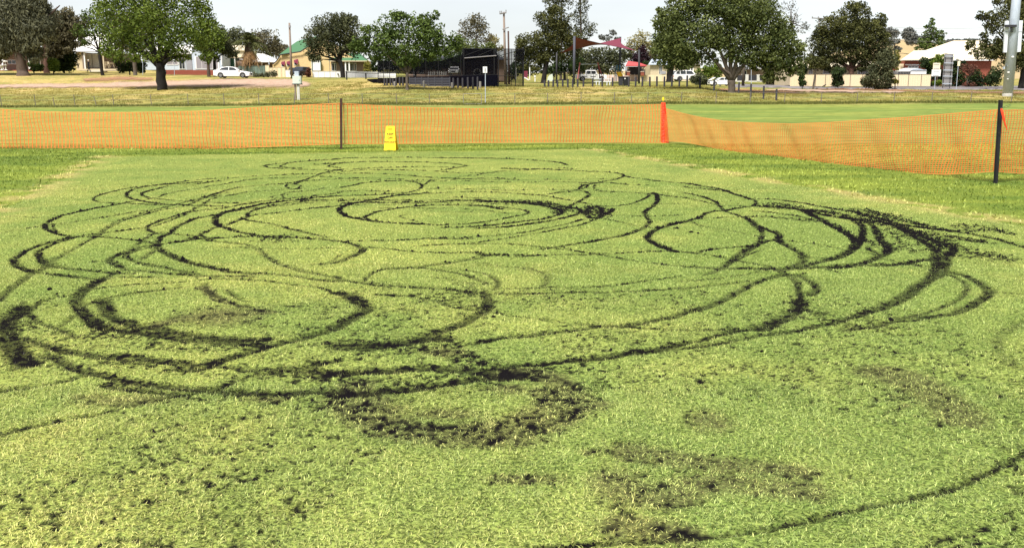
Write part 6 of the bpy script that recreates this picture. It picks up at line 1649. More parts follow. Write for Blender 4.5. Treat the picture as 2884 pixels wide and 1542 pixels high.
pb(h, 'side_wall', 2526, 199, 2562, 240, 136, 3, M['greysteel'], 'grey ribbed side wall'); pb(h, 'front_wall', 2562.3, 197, 2608, 240, 135.8, 3, M['white'])
for i in range(8): pb(h, 'rib', 2527 + i * 4.4, 199.5, 2528 + i * 4.4, 210, 135.95, .04, M['white'])
MB().prism([(2560, 198.5), (2585, 192.5), (2611, 198.5)], 135.7, 3.4).build('gable', M['steel'], h); roof_px(h, 'roof', [(2522, 199), (2562, 199), (2586, 192), (2550, 192)], 135.4, 2, M['white'])

# ------------------------------------------------------------------ cricket nets
D = 106
def pole(parent, x, t, b, D, r_=.04, m=None, name='pole'):
    q, p = P(x, b, D), P(x, t, D); p.x = q.x + (p.x - q.x) * .5
    return MB().tube([q - Vector((0, 0, .2)), p], r_, 6).build(name, m or M['black'], parent)
def bar(parent, a, b, r_=.035, name='rail', m=None): return MB().tube([P(*a), P(*b)], r_, 6).build(name, m or M['black'], parent)
def net(parent, pts, m, name='net_panel'):
    V = [P(*p) for p in pts]; n = len(V)
    W = [v + Vector((0, .03, 0)) for v in V]
    return MB().add(V + W, [tuple(range(n)), tuple(range(2 * n - 1, n - 1, -1))]).build(name, m, parent)
r = thing('cricket_net_cage', on(1390, D), 'tall black cricket net cage left of the power poles', 'cricket nets')
E = D + 9
for x, t in ((1307, 137), (1392, 137), (1404, 158), (1428, 160), (1452, 150), (1474, 137)): pole(r, x, t, 244, D, .05)
for x, t in ((1303, 138), (1330, 138), (1360, 138), (1385, 138), (1440, 140), (1472, 140)): pole(r, x, t, 236, E, .04)
bar(r, (1303, 137.5, D), (1392, 137.5, D)); bar(r, (1392, 137.5, D), (1478, 139, D), .03); bar(r, (1308, 164, D - .1), (1398, 157, D - .1), .05, 'cross_bar', M['greysteel'])
bar(r, (1404, 158, D), (1474, 139, D)); bar(r, (1310, 157, D), (1360, 138, D), .03); bar(r, (1345, 158, D), (1392, 138, D), .03); bar(r, (1400, 151, D), (1425, 139, D), .03); bar(r, (1425, 167, D), (1476, 167, D), .03)
bar(r, (1300, 213, D), (1400, 210, D), .03); bar(r, (1404, 214, D), (1474, 213, D), .025)
for x in (1312, 1328, 1347, 1368, 1383): pole(r, x, 160, 240, D + 3, .025)
net(r, [(1305, 138, D), (1392, 138, D), (1404, 158, D), (1404, 244, D), (1305, 244, D)], M['net']); net(r, [(1303, 138, E), (1400, 138, E), (1400, 240, E), (1303, 240, E)], M['net'])
net(r, [(1392, 138, D), (1476, 139, D), (1476, 244, D), (1404, 244, D), (1404, 158, D)], M['netclear']); net(r, [(1305, 138, D), (1303, 138, E), (1303, 240, E), (1305, 244, D)], M['net'])
net(r, [(1305, 138, D), (1392, 138, D), (1400, 138, E), (1303, 138, E)], M['netclear']); net(r, [(1453, 140, D - .1), (1476, 139, D - .1), (1476, 170, D - .1), (1453, 165, D - .1)], M['netclear'])
net(r, [(1300, 213, D - .2), (1402, 211, D - .2), (1402, 245, D - .2), (1300, 245, D - .2)], M['skirt'], 'skirt_cloth')
r = thing('practice_net', on(1180, 108), 'lower black netting bay behind the slender green tree', 'cricket nets')
for x, t in ((1065, 172), (1081, 172), (1098, 172), (1116, 200), (1165, 172), (1200, 172), (1235, 172), (1268, 172), (1298, 160)): pole(r, x, t, 243, 108, .035)
net(r, [(1064, 172, 108), (1240, 172, 108), (1305, 152, 108), (1305, 216, 108), (1064, 205, 108)], M['net'])
net(r, [(1118, 216, 107.6), (1305, 214, 107.6), (1305, 246, 107.6), (1118, 245, 107.6)], M['skirt'], 'skirt_cloth'); net(r, [(1065, 220.5, 107.5), (1118, 220.5, 107.5), (1118, 244, 107.5), (1065, 241, 107.5)], M['skirt'], 'skirt_cloth')
for y in (206.5, 215, 220.5): bar(r, (1066, y, 107.4), (1117, y, 107.4), .03)
bar(r, (1117, 214, 107.4), (1305, 212, 107.4), .035); net(r, [(1034, 223, 108.2), (1066, 222, 108.2), (1066, 240, 108.2), (1034, 227, 108.2)], M['skirt'], 'side_cloth')
r = thing('slat_fence', on(1210, 104.5), 'grey slatted steel fence behind the slender green tree', 'fence')
xs_ = [1153, 1170, 1188, 1206, 1225, 1245, 1267]
for i, x in enumerate(xs_):
    pb(r, 'post', x - 1, 217, x + 1, 246, 104.5, .1, M['slat'])
    if i:
        for k in range(5): pb(r, 'slat', xs_[i - 1] + 1.1, 219.5 + k * 5.1, x - 1.1, 222.7 + k * 5.1, 104.55, .05, M['slat'])
# things seen through the nets
h = building('dark_brick_house', 'dark house with arched white window seen through the nets', 1345, 150)
pb(h, 'wall', 1150, 165, 1420, 228, 150, 8, M['shadewall']); roof_px(h, 'roof', [(1140, 167), (1430, 167), (1400, 158), (1170, 158)], 149, 4, M['dark'])
w_ = pb(h, 'arched_window', 1336, 204, 1353, 216, 149.9, .12, M['dark'])
pts = [(1335 + 0, 216)] + [(1344.5 - 9.5 * math.cos(a), 204 - 9 * math.sin(a)) for a in np.linspace(0, math.pi, 9)] + [(1354, 216)]
MB().tube([P(x, y, 149.7) for x, y in pts], .14, 6).build('arch_frame', M['white'], w_)
for x in (1339, 1350): pb(w_, 'mullion', x - .6, 200, x + .6, 216, 149.75, .08, M['white'])
pb(h, 'curtained_window', 1163, 172, 1172, 212, 149.9, .12, M['blind']); window(h, 1180, 180, 1192, 206, 150); window(h, 1366, 176, 1378, 183, 150, M['white'])
r = thing('picket_fence', on(1232, 143), 'white picket fence seen through the black netting', 'fence')
for i, x in enumerate((1207, 1213, 1219, 1224, 1232, 1238, 1244, 1250, 1256)):
    MB().prism([(x - 1.2, 212), (x - 1.2, 203), (x, 200), (x + 1.2, 203), (x + 1.2, 212)], 143, .06).build('picket', M['white'], r)
for y in (204, 210): pb(r, 'rail', 1204, y, 1259, y + .8, 143.08, .05, M['white'])
# ------------------------------------------------------------------ vehicles
def car(name, label, pos, rz, L_, W_, prof, cabin, glass, paint, wheels, wr, cat='car', bed=None):
    """prof: body side outline (x 0..1 of length, z metres); cabin: roof outline above the body; glass: list of side window outlines"""
    r = thing(name, pos, label, cat, rz=rz)
    hw = W_ / 2
    def ext(pts, y0, y1, nm, m, inset=0.0, par=r):
        n = len(pts); zb = min(p[1] for p in pts); zt = max(p[1] for p in pts) + 1e-6
        f = lambda y, z: y * (1 - inset * (z - zb) / (zt - zb))
        V = [((x - .5) * L_, f(y0, z), z) for x, z in pts] + [((x - .5) * L_, f(y1, z), z) for x, z in pts]
        F_ = [tuple(range(n)), tuple(range(2 * n - 1, n - 1, -1))] + [((i + 1) % n, i, n + i, n + (i + 1) % n) for i in range(n)]
        o = link_mesh(nm, V, F_, m, par)
        b = o.modifiers.new('bevel', 'BEVEL'); b.width = .05 if nm in ('body', 'cabin') else .004; b.segments = 2; b.limit_method = 'ANGLE'
        return o
    body = ext(prof, -hw, hw, 'body', paint)
    if cabin: ext(cabin, -hw * .97, hw * .97, 'cabin', paint, .16)
    cz0, cz1 = min(p[1] for p in cabin), max(p[1] for p in cabin)
    for gp in glass:
        for sg in (-1, 1):
            n = len(gp); yy = lambda z: sg * (hw * .97 * (1 - .16 * (z - cz0) / (cz1 - cz0)) + .012)
            V = [((x - .5) * L_, yy(z), z) for x, z in gp] + [((x - .5) * L_, yy(z) - sg * .03, z) for x, z in gp]
            link_mesh('side_window', V, [tuple(range(n)), tuple(range(2 * n - 1, n - 1, -1))] + [((i + 1) % n, i, n + i, n + (i + 1) % n) for i in range(n)], M['glass'], r)
    # front and rear glass from the cabin's sloping edges
    def endglass(nm, a, b):
        (xa, za), (xb, zb) = a, b
        e = -.02 if xa < .5 else .02
        ya, yb = hw * .97 * (1 - .16 * (za - cz0) / (cz1 - cz0)) * .9, hw * .97 * (1 - .16 * (zb - cz0) / (cz1 - cz0)) * .88
        p0, p1 = Vector(((xa - .5) * L_ + e, 0, za + .03)), Vector(((xb - .5) * L_ + e, 0, zb - .03))
        d = Vector((0, .0, 0))
        V = [p0 + Vector((0, -ya, 0)), p0 + Vector((0, ya, 0)), p1 + Vector((0, yb, 0)), p1 + Vector((0, -yb, 0))]
        V += [v + Vector((-e, 0, -.01)) for v in V]
        link_mesh(nm, V, [(0, 1, 2, 3), (7, 6, 5, 4), (0, 4, 5, 1), (1, 5, 6, 2), (2, 6, 7, 3), (3, 7, 4, 0)], M['glass'], r)
    endglass('windscreen', cabin[0], cabin[1]); endglass('rear_window', cabin[-1], cabin[-2])
    for x in wheels:
        for sg in (-1, 1):
            w = lathe([(wr * .62, -.105), (wr * .95, -.10), (wr, -.06), (wr, .06), (wr * .95, .10), (wr * .62, .105)], 20)
            w.v = [Vector((v.x + (x - .5) * L_, v.z + sg * (hw - .09), v.y + wr)) for v in w.v]
            k = link_mesh('wheel', w.v, w.f, M['tyre'], r)
            rr = MB()
            c = Vector(((x - .5) * L_, sg * (hw + .026), wr))
            for q in range(5):
                a = q * 2 * math.pi / 5; d = Vector((math.cos(a), 0, math.sin(a))); t = Vector((-d.z, 0, d.x)) * wr * .13
                rr.add([c - t, c + t, c + d * wr * .6 + t * 1.4, c + d * wr * .6 - t * 1.4] + [v + Vector((0, -sg * .03, 0)) for v in (c - t, c + t, c + d * wr * .6 + t * 1.4, c + d * wr * .6 - t * 1.4)],
                       [(0, 1, 2, 3), (7, 6, 5, 4), (0, 4, 5, 1), (1, 5, 6, 2), (2, 6, 7, 3), (3, 7, 4, 0)])
            link_mesh('rim', rr.v, rr.f, M['rim'], k)
            arch = MB(); pts = [c + Vector((math.cos(a) * wr * 1.12, -sg * .01, math.sin(a) * wr * 1.12)) for a in np.linspace(-.2, math.pi + .2, 12)]
            arch.tube(pts, .035, 5); link_mesh('wheel_arch', arch.v, arch.f, M['black'], r)
    def lbox(nm, x0, x1, y0, y1, z0, z1, m):
        return link_mesh(nm, *(lambda b: (b.v, b.f))(MB().box(x0, x1, y0, y1, z0, z1)), m, r)
    xf = prof[0][0]
    zt = [p for p in prof]
    for sg in (-1, 1):
        lbox('headlight', -.5 * L_ - .012, -.5 * L_ + .16, sg * hw * .62 - .2, sg * hw * .62 + .2, .60, .76, M['clearlamp'])
        lbox('tail_light', .5 * L_ - .12, .5 * L_ + .014, sg * hw * .74 - .16, sg * hw * .74 + .16, .70, .90, M['redlamp'])
        lbox('door_mirror', (cabin[0][0] + .03 - .5) * L_, (cabin[0][0] + .05 - .5) * L_ + .1, sg * (hw + .02) - .09, sg * (hw + .02) + .09, cz0 + .02, cz0 + .16, paint)
        for x in (.52, .68): lbox('door_handle', (x - .5) * L_, (x - .5) * L_ + .18, sg * hw - .02, sg * hw + .02, cz0 - .16, cz0 - .12, M['steel'] if paint is M['navy'] else paint)
    lbox('grille', -.5 * L_ - .014, -.5 * L_ + .1, -hw * .4, hw * .4, .42, .66, M['black'])
    lbox('number_plate', -.5 * L_ - .03, -.5 * L_ - .016, -.19, .19, .30, .41, M['white'])
    return r
SEDAN = ([(.0, .28), (.0, .62), (.03, .76), (.25, .94), (.80, 1.0), (.97, 1.02), (1, .92), (1, .30), (.9, .22), (.08, .22)],
         [(.24, .92), (.42, 1.36), (.50, 1.44), (.64, 1.45), (.76, 1.36), (.93, 1.0)],
         [[(.33, .98), (.43, 1.32), (.50, 1.38), (.56, 1.38), (.56, .98)], [(.58, .98), (.58, 1.38), (.66, 1.38), (.76, 1.28), (.84, 1.02)]], (.19, .80), .33)
SUV = ([(.0, .34), (.0, .85), (.04, .98), (.24, 1.08), (.97, 1.10), (1, 1.0), (1, .36), (.9, .28), (.08, .28)],
       [(.22, 1.06), (.36, 1.62), (.44, 1.72), (.86, 1.72), (.94, 1.62), (.99, 1.08)],
       [[(.32, 1.12), (.39, 1.58), (.58, 1.62), (.58, 1.12)], [(.60, 1.12), (.60, 1.62), (.78, 1.61), (.78, 1.12)], [(.80, 1.12), (.80, 1.60), (.90, 1.54), (.93, 1.14)]], (.18, .80), .37)
UTE = ([(.0, .45), (.0, 1.0), (.03, 1.12), (.30, 1.18), (1, 1.18), (1, .55), (.9, .45), (.08, .42)],
       [(.30, 1.16), (.35, 1.75), (.38, 1.86), (.64, 1.88), (.68, 1.82), (.69, 1.18)],
       [[(.345, 1.22), (.375, 1.74), (.50, 1.76), (.50, 1.22)], [(.52, 1.22), (.52, 1.76), (.64, 1.76), (.655, 1.22)]], (.17, .78), .40)
p = on(657, 122); 
cs = 99 * 122 / F / 4.75
c1 = car('parked_sedan', 'white four door sedan parked on the left beyond the dry bank', Vector((P(657.5, 215, 122).x, 122, P(657.5, 220.0, 122).z)), math.pi, 4.75, 1.82, SEDAN[0], SEDAN[1], SEDAN[2], M['carwhite'], SEDAN[3], SEDAN[4])
c1.scale = (cs, cs, cs)
p = P(847, 217.5, 138)
c = car('parked_suv', 'dark charcoal four wheel drive parked nose out beside the yellow house', p, R(78), 4.6, 1.85, SUV[0], SUV[1], SUV[2], M['navy'], SUV[3], SUV[4]); c.scale = (.86,) * 3
p = P(829, 217, 143)
c = car('parked_suv', 'dark car mostly hidden behind the nose out four wheel drive', p, R(84), 4.5, 1.8, SUV[0], SUV[1], SUV[2], M['navy'], SUV[3], SUV[4]); c.scale = (.8,) * 3
c = car('parked_car', 'small white car seen through the black netting', P(1281, 211, 141), R(86), 4.2, 1.75, SEDAN[0], SEDAN[1], SEDAN[2], M['carwhite'], SEDAN[3], SEDAN[4]); c.scale = (.85,) * 3
p = P(1664, 229.5, 148)
c = car('parked_utility', 'white dual cab utility with open tray parked behind the swings', p, math.pi, 5.3, 1.9, UTE[0], UTE[1], UTE[2], M['carwhite'], UTE[3], UTE[4], 'ute'); c.scale = (.92,) * 3
pr = MB()
for y in (-.85, .85): pr.box(-2.55, -1.05, y - .03, y + .03, 1.0, 1.22)
c = car('parked_suv', 'white hatch backed four wheel drive parked right of the thick dark trunk', P(1934, 230, 147.5), math.pi + R(8), 4.75, 1.9, SUV[0], SUV[1], SUV[2], M['carwhite'], SUV[3], SUV[4]); c.scale = (1.0,) * 3
c = car('parked_car', 'white car with its bonnet raised left of the broad forked trunk', P(2030, 242, 118), R(6), 4.3, 1.78, SEDAN[0], SEDAN[1], SEDAN[2], M['carwhite'], SEDAN[3], SEDAN[4]); c.scale = (.72,) * 3
o = link_mesh('raised_bonnet', [(-2.15, -.75, .95), (-2.15, .75, .95), (-1.2, .78, 1.45), (-1.2, -.78, 1.45), (-2.15, -.75, .91), (-2.15, .75, .91), (-1.2, .78, 1.41), (-1.2, -.78, 1.41)], [(0, 1, 2, 3), (7, 6, 5, 4), (0, 4, 5, 1), (1, 5, 6, 2), (2, 6, 7, 3), (3, 7, 4, 0)], M['carwhite'], c)

# ------------------------------------------------------------------ walking person
def person():
    base = P(251, 204, 131); h = 34.5 * 131 / F
    r = thing('person', base, 'grey haired person in dark clothes walking across the lawn before the cottage', 'person')
    J = {'pel': (0, 0, .53), 'sp': (.01, 0, .66), 'ch': (.015, 0, .77), 'ne': (.02, 0, .845), 'hd': (.03, 0, .91), 'tp': (.025, 0, .96),
         'hl': (.01, -.05, .51), 'kl': (.075, -.055, .29), 'al': (.15, -.055, .045), 'tl': (.20, -.06, .018),
         'hr': (-.01, .05, .51), 'kr': (-.045, .055, .285), 'ar': (-.175, .055, .09), 'tr': (-.145, .06, .02),
         'sl': (.015, -.11, .80), 'el': (.06, -.135, .65), 'wl': (.17, -.12, .60), 'fl': (.205, -.115, .60),
         'sr': (.015, .11, .80), 'er': (-.07, .14, .66), 'wr': (-.03, .135, .53), 'fr': (-.01, .13, .50)}
    E = [('pel', 'sp'), ('sp', 'ch'), ('ch', 'ne'), ('ne', 'hd'), ('hd', 'tp'), ('pel', 'hl'), ('hl', 'kl'), ('kl', 'al'), ('al', 'tl'), ('pel', 'hr'), ('hr', 'kr'), ('kr', 'ar'), ('ar', 'tr'),
         ('ch', 'sl'), ('sl', 'el'), ('el', 'wl'), ('wl', 'fl'), ('ch', 'sr'), ('sr', 'er'), ('er', 'wr'), ('wr', 'fr')]
    RD = dict(pel=.085, sp=.08, ch=.09, ne=.034, hd=.058, tp=.045, hl=.062, kl=.044, al=.03, tl=.024, hr=.062, kr=.044, ar=.03, tr=.024, sl=.045, el=.034, wl=.024, fl=.022, sr=.045, er=.034, wr=.024, fr=.022)
    ks = list(J)
    me = bpy.data.meshes.new('tmp'); me.from_pydata([tuple(c * h for c in J[k]) for k in ks], [(ks.index(a), ks.index(b)) for a, b in E], [])
    o = obj('tmp', me); sk = o.modifiers.new('s', 'SKIN'); ss = o.modifiers.new('d', 'SUBSURF'); ss.levels = 2
    for i, k in enumerate(ks): me.skin_vertices[0].data[i].radius = (RD[k] * h, RD[k] * h); me.skin_vertices[0].data[i].use_root = (k == 'pel')
    m2 = bpy.data.meshes.new_from_object(o.evaluated_get(bpy.context.evaluated_depsgraph_get())); bpy.data.objects.remove(o)
    m2.name = 'body'
    m2.materials.clear()
    for k in ('cloth', 'skin'): m2.materials.append(M[k])
    for p_ in m2.polygons:
        p_.use_smooth = True; z = p_.center.z / h; x = p_.center.x / h
        p_.material_index = 1 if z > .845 or (x > .165 and .56 < z < .64) or (z < .515 and abs(p_.center.y / h) > .105 and z > .46) else 0
    obj('body', m2, r)
    bm = bmesh.new(); bmesh.ops.create_uvsphere(bm, u_segments=12, v_segments=8, radius=.068 * h)
    for v in bm.verts: v.co = Vector((v.co.x * 1.0 - .004 * h, v.co.y * .9, v.co.z * .75)) + Vector((.022 * h, 0, .945 * h))
    me = bpy.data.meshes.new('hair'); bm.to_mesh(me); bm.free(); me.materials.append(M['hair']); obj('hair', me, r)
person()

# ------------------------------------------------------------------ poles, signs, box
def simple_pole(name, label, px, D, base, top, toppx, r0, r1, m, cat):
    b = P(px, base, D); t = P(toppx, top, D); r = thing(name, b, label, cat)
    MB().tube([b - Vector((0, 0, .3)), t], [r0, r1], 10).build('shaft', m, r, smooth=True); return r
r = simple_pole('bare_pole', 'tall bare timber pole between the cream fence and yellow house', 822, 128, 226, 65, 815, .165, .125, M['timber'], 'pole')
MB().pbox(812.5, 72, 818, 78, 127.7, .25).build('pole_cap', M['greysteel'], r)
r = simple_pole('power_pole', 'timber power pole with crossarms rising behind the nets', 1424, 128, 232, 34, 1419, .19, .13, M['timber'], 'pole')
bar(r, (1407, 39.5, 127.8), (1426, 36, 127.8), .09, 'crossarm', M['greysteel'])
for x, t, b in ((1408, 31, 39), (1412.5, 31, 39), (1417, 36, 40), (1425, 28, 37)): bar(r, (x, b, 127.7), (x, t, 127.7), .06, 'insulator', M['greysteel'])
bar(r, (1415, 83, 127.7), (1433, 77, 127.7), .07, 'crossarm', M['greysteel']); MB().pbox(1421, 80, 1424, 88, 127.6, .2).build('fuse_box', M['greysteel'], r)
r = simple_pole('dark_stub_pole', 'shorter dark pole just right of the crossarm power pole', 1434, 131, 232, 88, 1431.5, .15, .11, M['rustpost'], 'pole')
r = simple_pole('power_pole', 'pale power pole standing behind the right side of the broad tree', 2093, 122, 235, 150, 2096, .20, .17, M['greybark'], 'pole')
r = simple_pole('power_pole', 'distant power pole with long crossarm left of the broad pine', 2308, 190, 235, 50, 2307, .2, .16, M['greysteel'], 'pole')
bar(r, (2287, 51, 189.8), (2323, 53, 189.8), .10, 'crossarm', M['greysteel'])
for x in (2288, 2305, 2321): bar(r, (x, 53, 189.7), (x, 47, 189.7), .12, 'insulator', M['greysteel'])
def road_sign(label, px, D, base, top, boards, m=None, lean=0):
    b = P(px, base, D); r = thing('road_sign', b, label, 'sign')
    MB().tube([b - Vector((0, 0, .2)), P(px + lean, top, D)], .035, 6).build('post', M['steel'], r)
    for a, bb, c, d, mm in boards:
        o = MB().pbox(a, bb, c, d, D - .06, .02).build('board', mm or M['white'], r, bevel=.004)
    return r
s_ = road_sign('small white sign on a thin white post beside the nets', 1367, 82, 296, 189, [(1360, 188, 1372, 205.5, M['white'])])
MB().pbox(1365.2, 191, 1366.8, 202, 81.9, .02).build('black_bar', M['black'], s_)
s_ = road_sign('narrow white sign on a thin post left of the olive tree trunk', 930, 134, 218, 152, [(924.5, 152, 929.5, 163.5, M['white'])], lean=-3)
s_ = road_sign('thin grey post with small sign under the spreading bright tree', 491, 131, 209, 170, [(487, 168, 493, 174, M['palesteel'])])
s_ = road_sign('thin pale twin posts in front of the dark hedge', 402, 131, 207, 170, [(400, 168, 403, 171, M['palesteel'])])
s_ = road_sign('tall thin pale sign post right of the broad forked trunk', 2116, 112, 252, 188, [(2113, 186, 2116, 190, M['white'])])
s_ = road_sign('two white sign boards seen from behind on one post', 2632, 117, 253, 176, [(2628, 177.5, 2648, 195, M['creamroof']), (2624, 196, 2649.5, 215, M['white'])], lean=5)
for x0, x1, y in ((2630, 2646, 181), (2630, 2645, 193), (2629, 2645, 201.5), (2628, 2644, 212)): MB().pbox(x0, y, x1, y + .9, 116.9, .02).build('bracket', M['steel'], s_)
b = P(2668, 253, 117); r = thing('tall_sign_back', b, 'tall grey back of a large sign on two posts', 'sign')
MB().prism([(2653, 242), (2661, 151), (2686, 152), (2680, 243)], 117, .04).build('panel', M['greysteel'], r)
MB().tube([P(2654.5, 253, 116.9), P(2663.5, 156, 116.9)], .045, 6).build('post', M['dark'], r); MB().tube([P(2673.5, 253, 116.9), P(2682, 156, 116.9)], .045, 6).build('post', M['dark'], r)
for y, dx in ((159, 8), (178, 6), (198, 4), (215, 2.5), (236, .8)): MB().tube([P(2653.5 + dx, y, 116.85), P(2680 + dx * .85, y + .6, 116.85)], .05, 5).build('rail', M['steel'], r)
s_ = road_sign('small pale sign on a single leaning post right of the tall sign back', 2693, 117, 253, 172, [(2697, 172, 2704.5, 186, M['creamroof'])], lean=7)
def fbox():
    D = 86; b = P(836, 289, D); b.z = float(terr(b.x, D)); r = thing('electrical_box', b, 'pale green electrical cabinet on a pair of weathered posts', 'cabinet')
    for x in (831.5, 838, 842): MB().pbox(x - 1.8, 238, x + 1.8, 291, D, .16).build('post', M['concrete'] if x > 835 else M['timber'], r)
    MB().pbox(822.5, 236, 849.5, 238.2, D - .12, .55).build('base_plate', M['dark'], r)
    c = MB().pbox(823.5, 214, 847.5, 236, D - .08, .45).build('cabinet', M['utilgrey'], r, bevel=.015)
    MB().pbox(829, 201, 841, 214.5, D + .05, .2).build('meter_hood', M['steel'], r, bevel=.02)
    MB().pbox(844.6, 215, 845.4, 235.5, D - .095, .02).build('door_seam', M['greysteel'], c); MB().pbox(841.5, 224, 843, 227, D - .11, .03).build('latch', M['steel'], c)
fbox()
# light tower at the right edge
def light_pole():
    D = 90; b = P(2837, 283, D); r = thing('light_pole', b, 'thick leaning galvanised light pole with pale antenna panels at the right edge', 'pole')
    b2 = P(2838, 262, D); t = P(2880, -190, D)
    MB().tube([b2, t], [.475, .36], 20).build('shaft', M['steel'], r, smooth=True)
    MB().tube([b - Vector((0, 0, .4)), b2 + Vector((0, 0, .02))], [.44, .465], 14).build('footing', M['utilfoot'], r, smooth=True)
    for pts in ([(2832.5, 59), (2842, 59), (2836, 148), (2827.5, 148)], [(2871, 58), (2881, 58), (2875, 146), (2865.5, 147)]):
        o = MB().prism(pts, D - .35, .2).build('antenna_panel', M['palesteel'], r)
        y = 89 if pts[0][0] < 2850 else 89.5; a, c = np.interp(y, [58, 148], [pts[0][0], pts[3][0]]), np.interp(y, [58, 148], [pts[1][0], pts[2][0]])
        MB().pbox(a, y, c, y + .8, D - .37, .02).build('panel_joint', M['dark'], o)
    MB().pbox(2834, 70, 2864, 76.5, D - .75, .35).build('mounting_bar', M['dark'], r); MB().pbox(2848, 76, 2852, 82, D - .7, .2).build('bracket', M['dark'], r)
    for y in (84, 88.5): MB().pbox(2847, y, 2853.5, y + 2.4, D - .52, .1).build('cable_slot', M['dark'], r)
    for x, y, s in ((2853, 160, 3.4), (2841, 203.5, 3), (2839, 222.5, 2)): MB().pbox(x - s, y - s * .6, x + s * .8, y + s * .6, D - .53, .08).build('label_plate', M['white'], r)
    for x in (2829, 2858.5): MB().pbox(x - 1.5, 188, x + 1.5, 195, D - .2, .25).build('lug', M['steel'], r)
light_pole()
# overhead wires at far right
r = thing('overhead_wire', P(2600, 90, 215), 'thin overhead wires crossing the sky above the cream roof', 'wire')
for y0, y1 in ((76, 78), (87, 92), (113, 112)):
    a, b = P(2487, y0, 214), P(2790, y1, 214); MB().tube([a, a.lerp(b, .25) - Vector((0, 0, .25)), a.lerp(b, .5) - Vector((0, 0, .35)), a.lerp(b, .75) - Vector((0, 0, .25)), b], .03, 4).build('wire', M['wire'], r)

# ------------------------------------------------------------------ playground
D = 128
r = thing('shade_sail', on(1680, D), 'large maroon shade sail on dark posts over the playground', 'shade sail')
A, B, C_, E_ = P(1617, 104, D), P(1790, 143, D - 2), P(1749, 107, D + 12), P(1575, 150, D + 12)
V = []; n = 18
for j in range(n + 1):
    for i in range(n + 1):
        u, v = i / n, j / n
        p = (A * (1 - u) + B * u) * (1 - v) + (E_ * (1 - u) + C_ * u) * v
        cen = (A + B + C_ + E_) / 4
        pull = .30 * (4 * u * (1 - u) * (1 - 4 * v * (1 - v)) + 4 * v * (1 - v) * (1 - 4 * u * (1 - u)))
        p = p.lerp(cen, pull * .62); V.append(p)
F_ = [(j * (n + 1) + i, j * (n + 1) + i + 1, (j + 1) * (n + 1) + i + 1, (j + 1) * (n + 1) + i) for j in range(n) for i in range(n)]
mb = MB(); mb.add(V, F_); mb.add([v - Vector((0, 0, .03)) for v in V], [f[::-1] for f in F_]); mb.build('sail_cloth', M['maroon'], r, smooth=True)
for x0, y0, x1, y1, d, w_ in ((1616, 236, 1618, 102, D - .2, .17), (1745, 234, 1747, 104, D + 12.2, .15), (1800, 229, 1800, 140, D - 2.2, .14), (1567, 231, 1568, 148, D + 12.2, .12)):
    MB().tube([P(x0, y0, d) - Vector((0, 0, .3)), P(x1, y1, d)], w_, 10).build('post', M['slat'] if x0 == 1616 else M['dark'], r, smooth=True)
D = 136
r = thing('swing_set', P(1660, 228, D), 'red and pale metal swing frame with hanging swings', 'swing')
bar(r, (1634, 181, D), (1684, 181, D), .07, 'top_beam', M['steel'])
for x, dx in ((1633, -7), (1684, 16)):
    for k, (d, yy, m) in enumerate(((-1.3, 228, 'redmetal'), (1.3, 222, 'maroon'))):
        xx = x + (dx if k == 0 else dx * .35) ; MB().tube([P(xx, yy, D + d), P(x, 178, D)], .06, 6).build('leg', M[m], r)
    MB().pbox(x - 2, 176.5, x + 2, 181.5, D - .1, .2).build('bracket', M['redmetal'], r)
for a, c in ((1640, 1652), (1665, 1677)):
    for x in (a, c): bar(r, (x, 182, D), (x, 216, D), .014, 'chain', M['dark'])
    MB().pbox(a - 1, 215.5, c + 1, 217.5, D - .15, .3).build('swing_seat', M['black'], r)
D = 133
r = thing('slide', P(1745, 222, D), 'yellow slide with blue handrails beside the black bins', 'slide')
MB().prism([(1736, 201), (1739, 204), (1744, 203), (1746, 201.5), (1749, 203.5), (1756, 217), (1741, 218)], D - .8, .12).build('chute', M['yellow'], r)
MB().prism([(1735.5, 201), (1738, 202), (1743, 218), (1741, 218)], D - .95, .15).build('chute_side', M['orangeyellow'], r); MB().prism([(1746, 201), (1748.5, 202), (1756, 217), (1754, 217)], D - .95, .15).build('chute_side', M['orangeyellow'], r)
for x, b in ((1735, 203), (1738, 206), (1744, 204), (1747, 204)): bar(r, (x - 1.5, 215, D), (x + 1, 184, D), .045, 'handrail', M['bluemetal'])
for x in (1737, 1745.5): bar(r, (x - .5, 184, D), (x + 2, 184, D), .045, 'handrail_top', M['bluemetal'])
MB().pbox(1737, 206, 1748, 208, D, 1.2).build('platform', M['bluemetal'], r)
for x in (1731, 1734, 1737): bar(r, (x, 206, D + .5), (x, 230, D + .5), .04, 'support_post', M['concrete'])
D = 149
r = thing('red_shelter', P(1791, 230, D), 'small open shelter with red roof and brick base behind the bollards', 'shelter')
roof_px(r, 'roof', [(1762, 185), (1822, 184), (1799, 176), (1769, 172)], D, 4, M['redroof']); pb(r, 'fascia', 1763, 184.5, 1821, 187, D - .1, .2, M['redroof'])
for x in (1768, 1811): pb(r, 'brick_pier', x - 6, 203, x + 6, 213, D + .4, .6, M['redbrick']); pb(r, 'pier_cap', x - 6.5, 200.5, x + 6.5, 203, D + .35, .7, M['pinkwall']); 
pb(r, 'back_wall', 1766, 188, 1814, 212, D + 3, .2, M['dark'])
for x in (1763, 1816): bar(r, (x, 187, D + .2), (x, 213, D + .2), .07, 'post', M['dark'])
bar(r, (1820, 186, D), (1814, 196, D), .06, 'downpipe', M['cream'])
for x in (1769, 1810): MB().tube([P(x, 192.5, D + .3), P(x, 192.5, D + .45)], .16, 12).build('wall_lamp', M['cream'], r)
D = 116
r = thing('picnic_table', on(1700, D), 'light metal picnic table on the playground lawn', 'table')
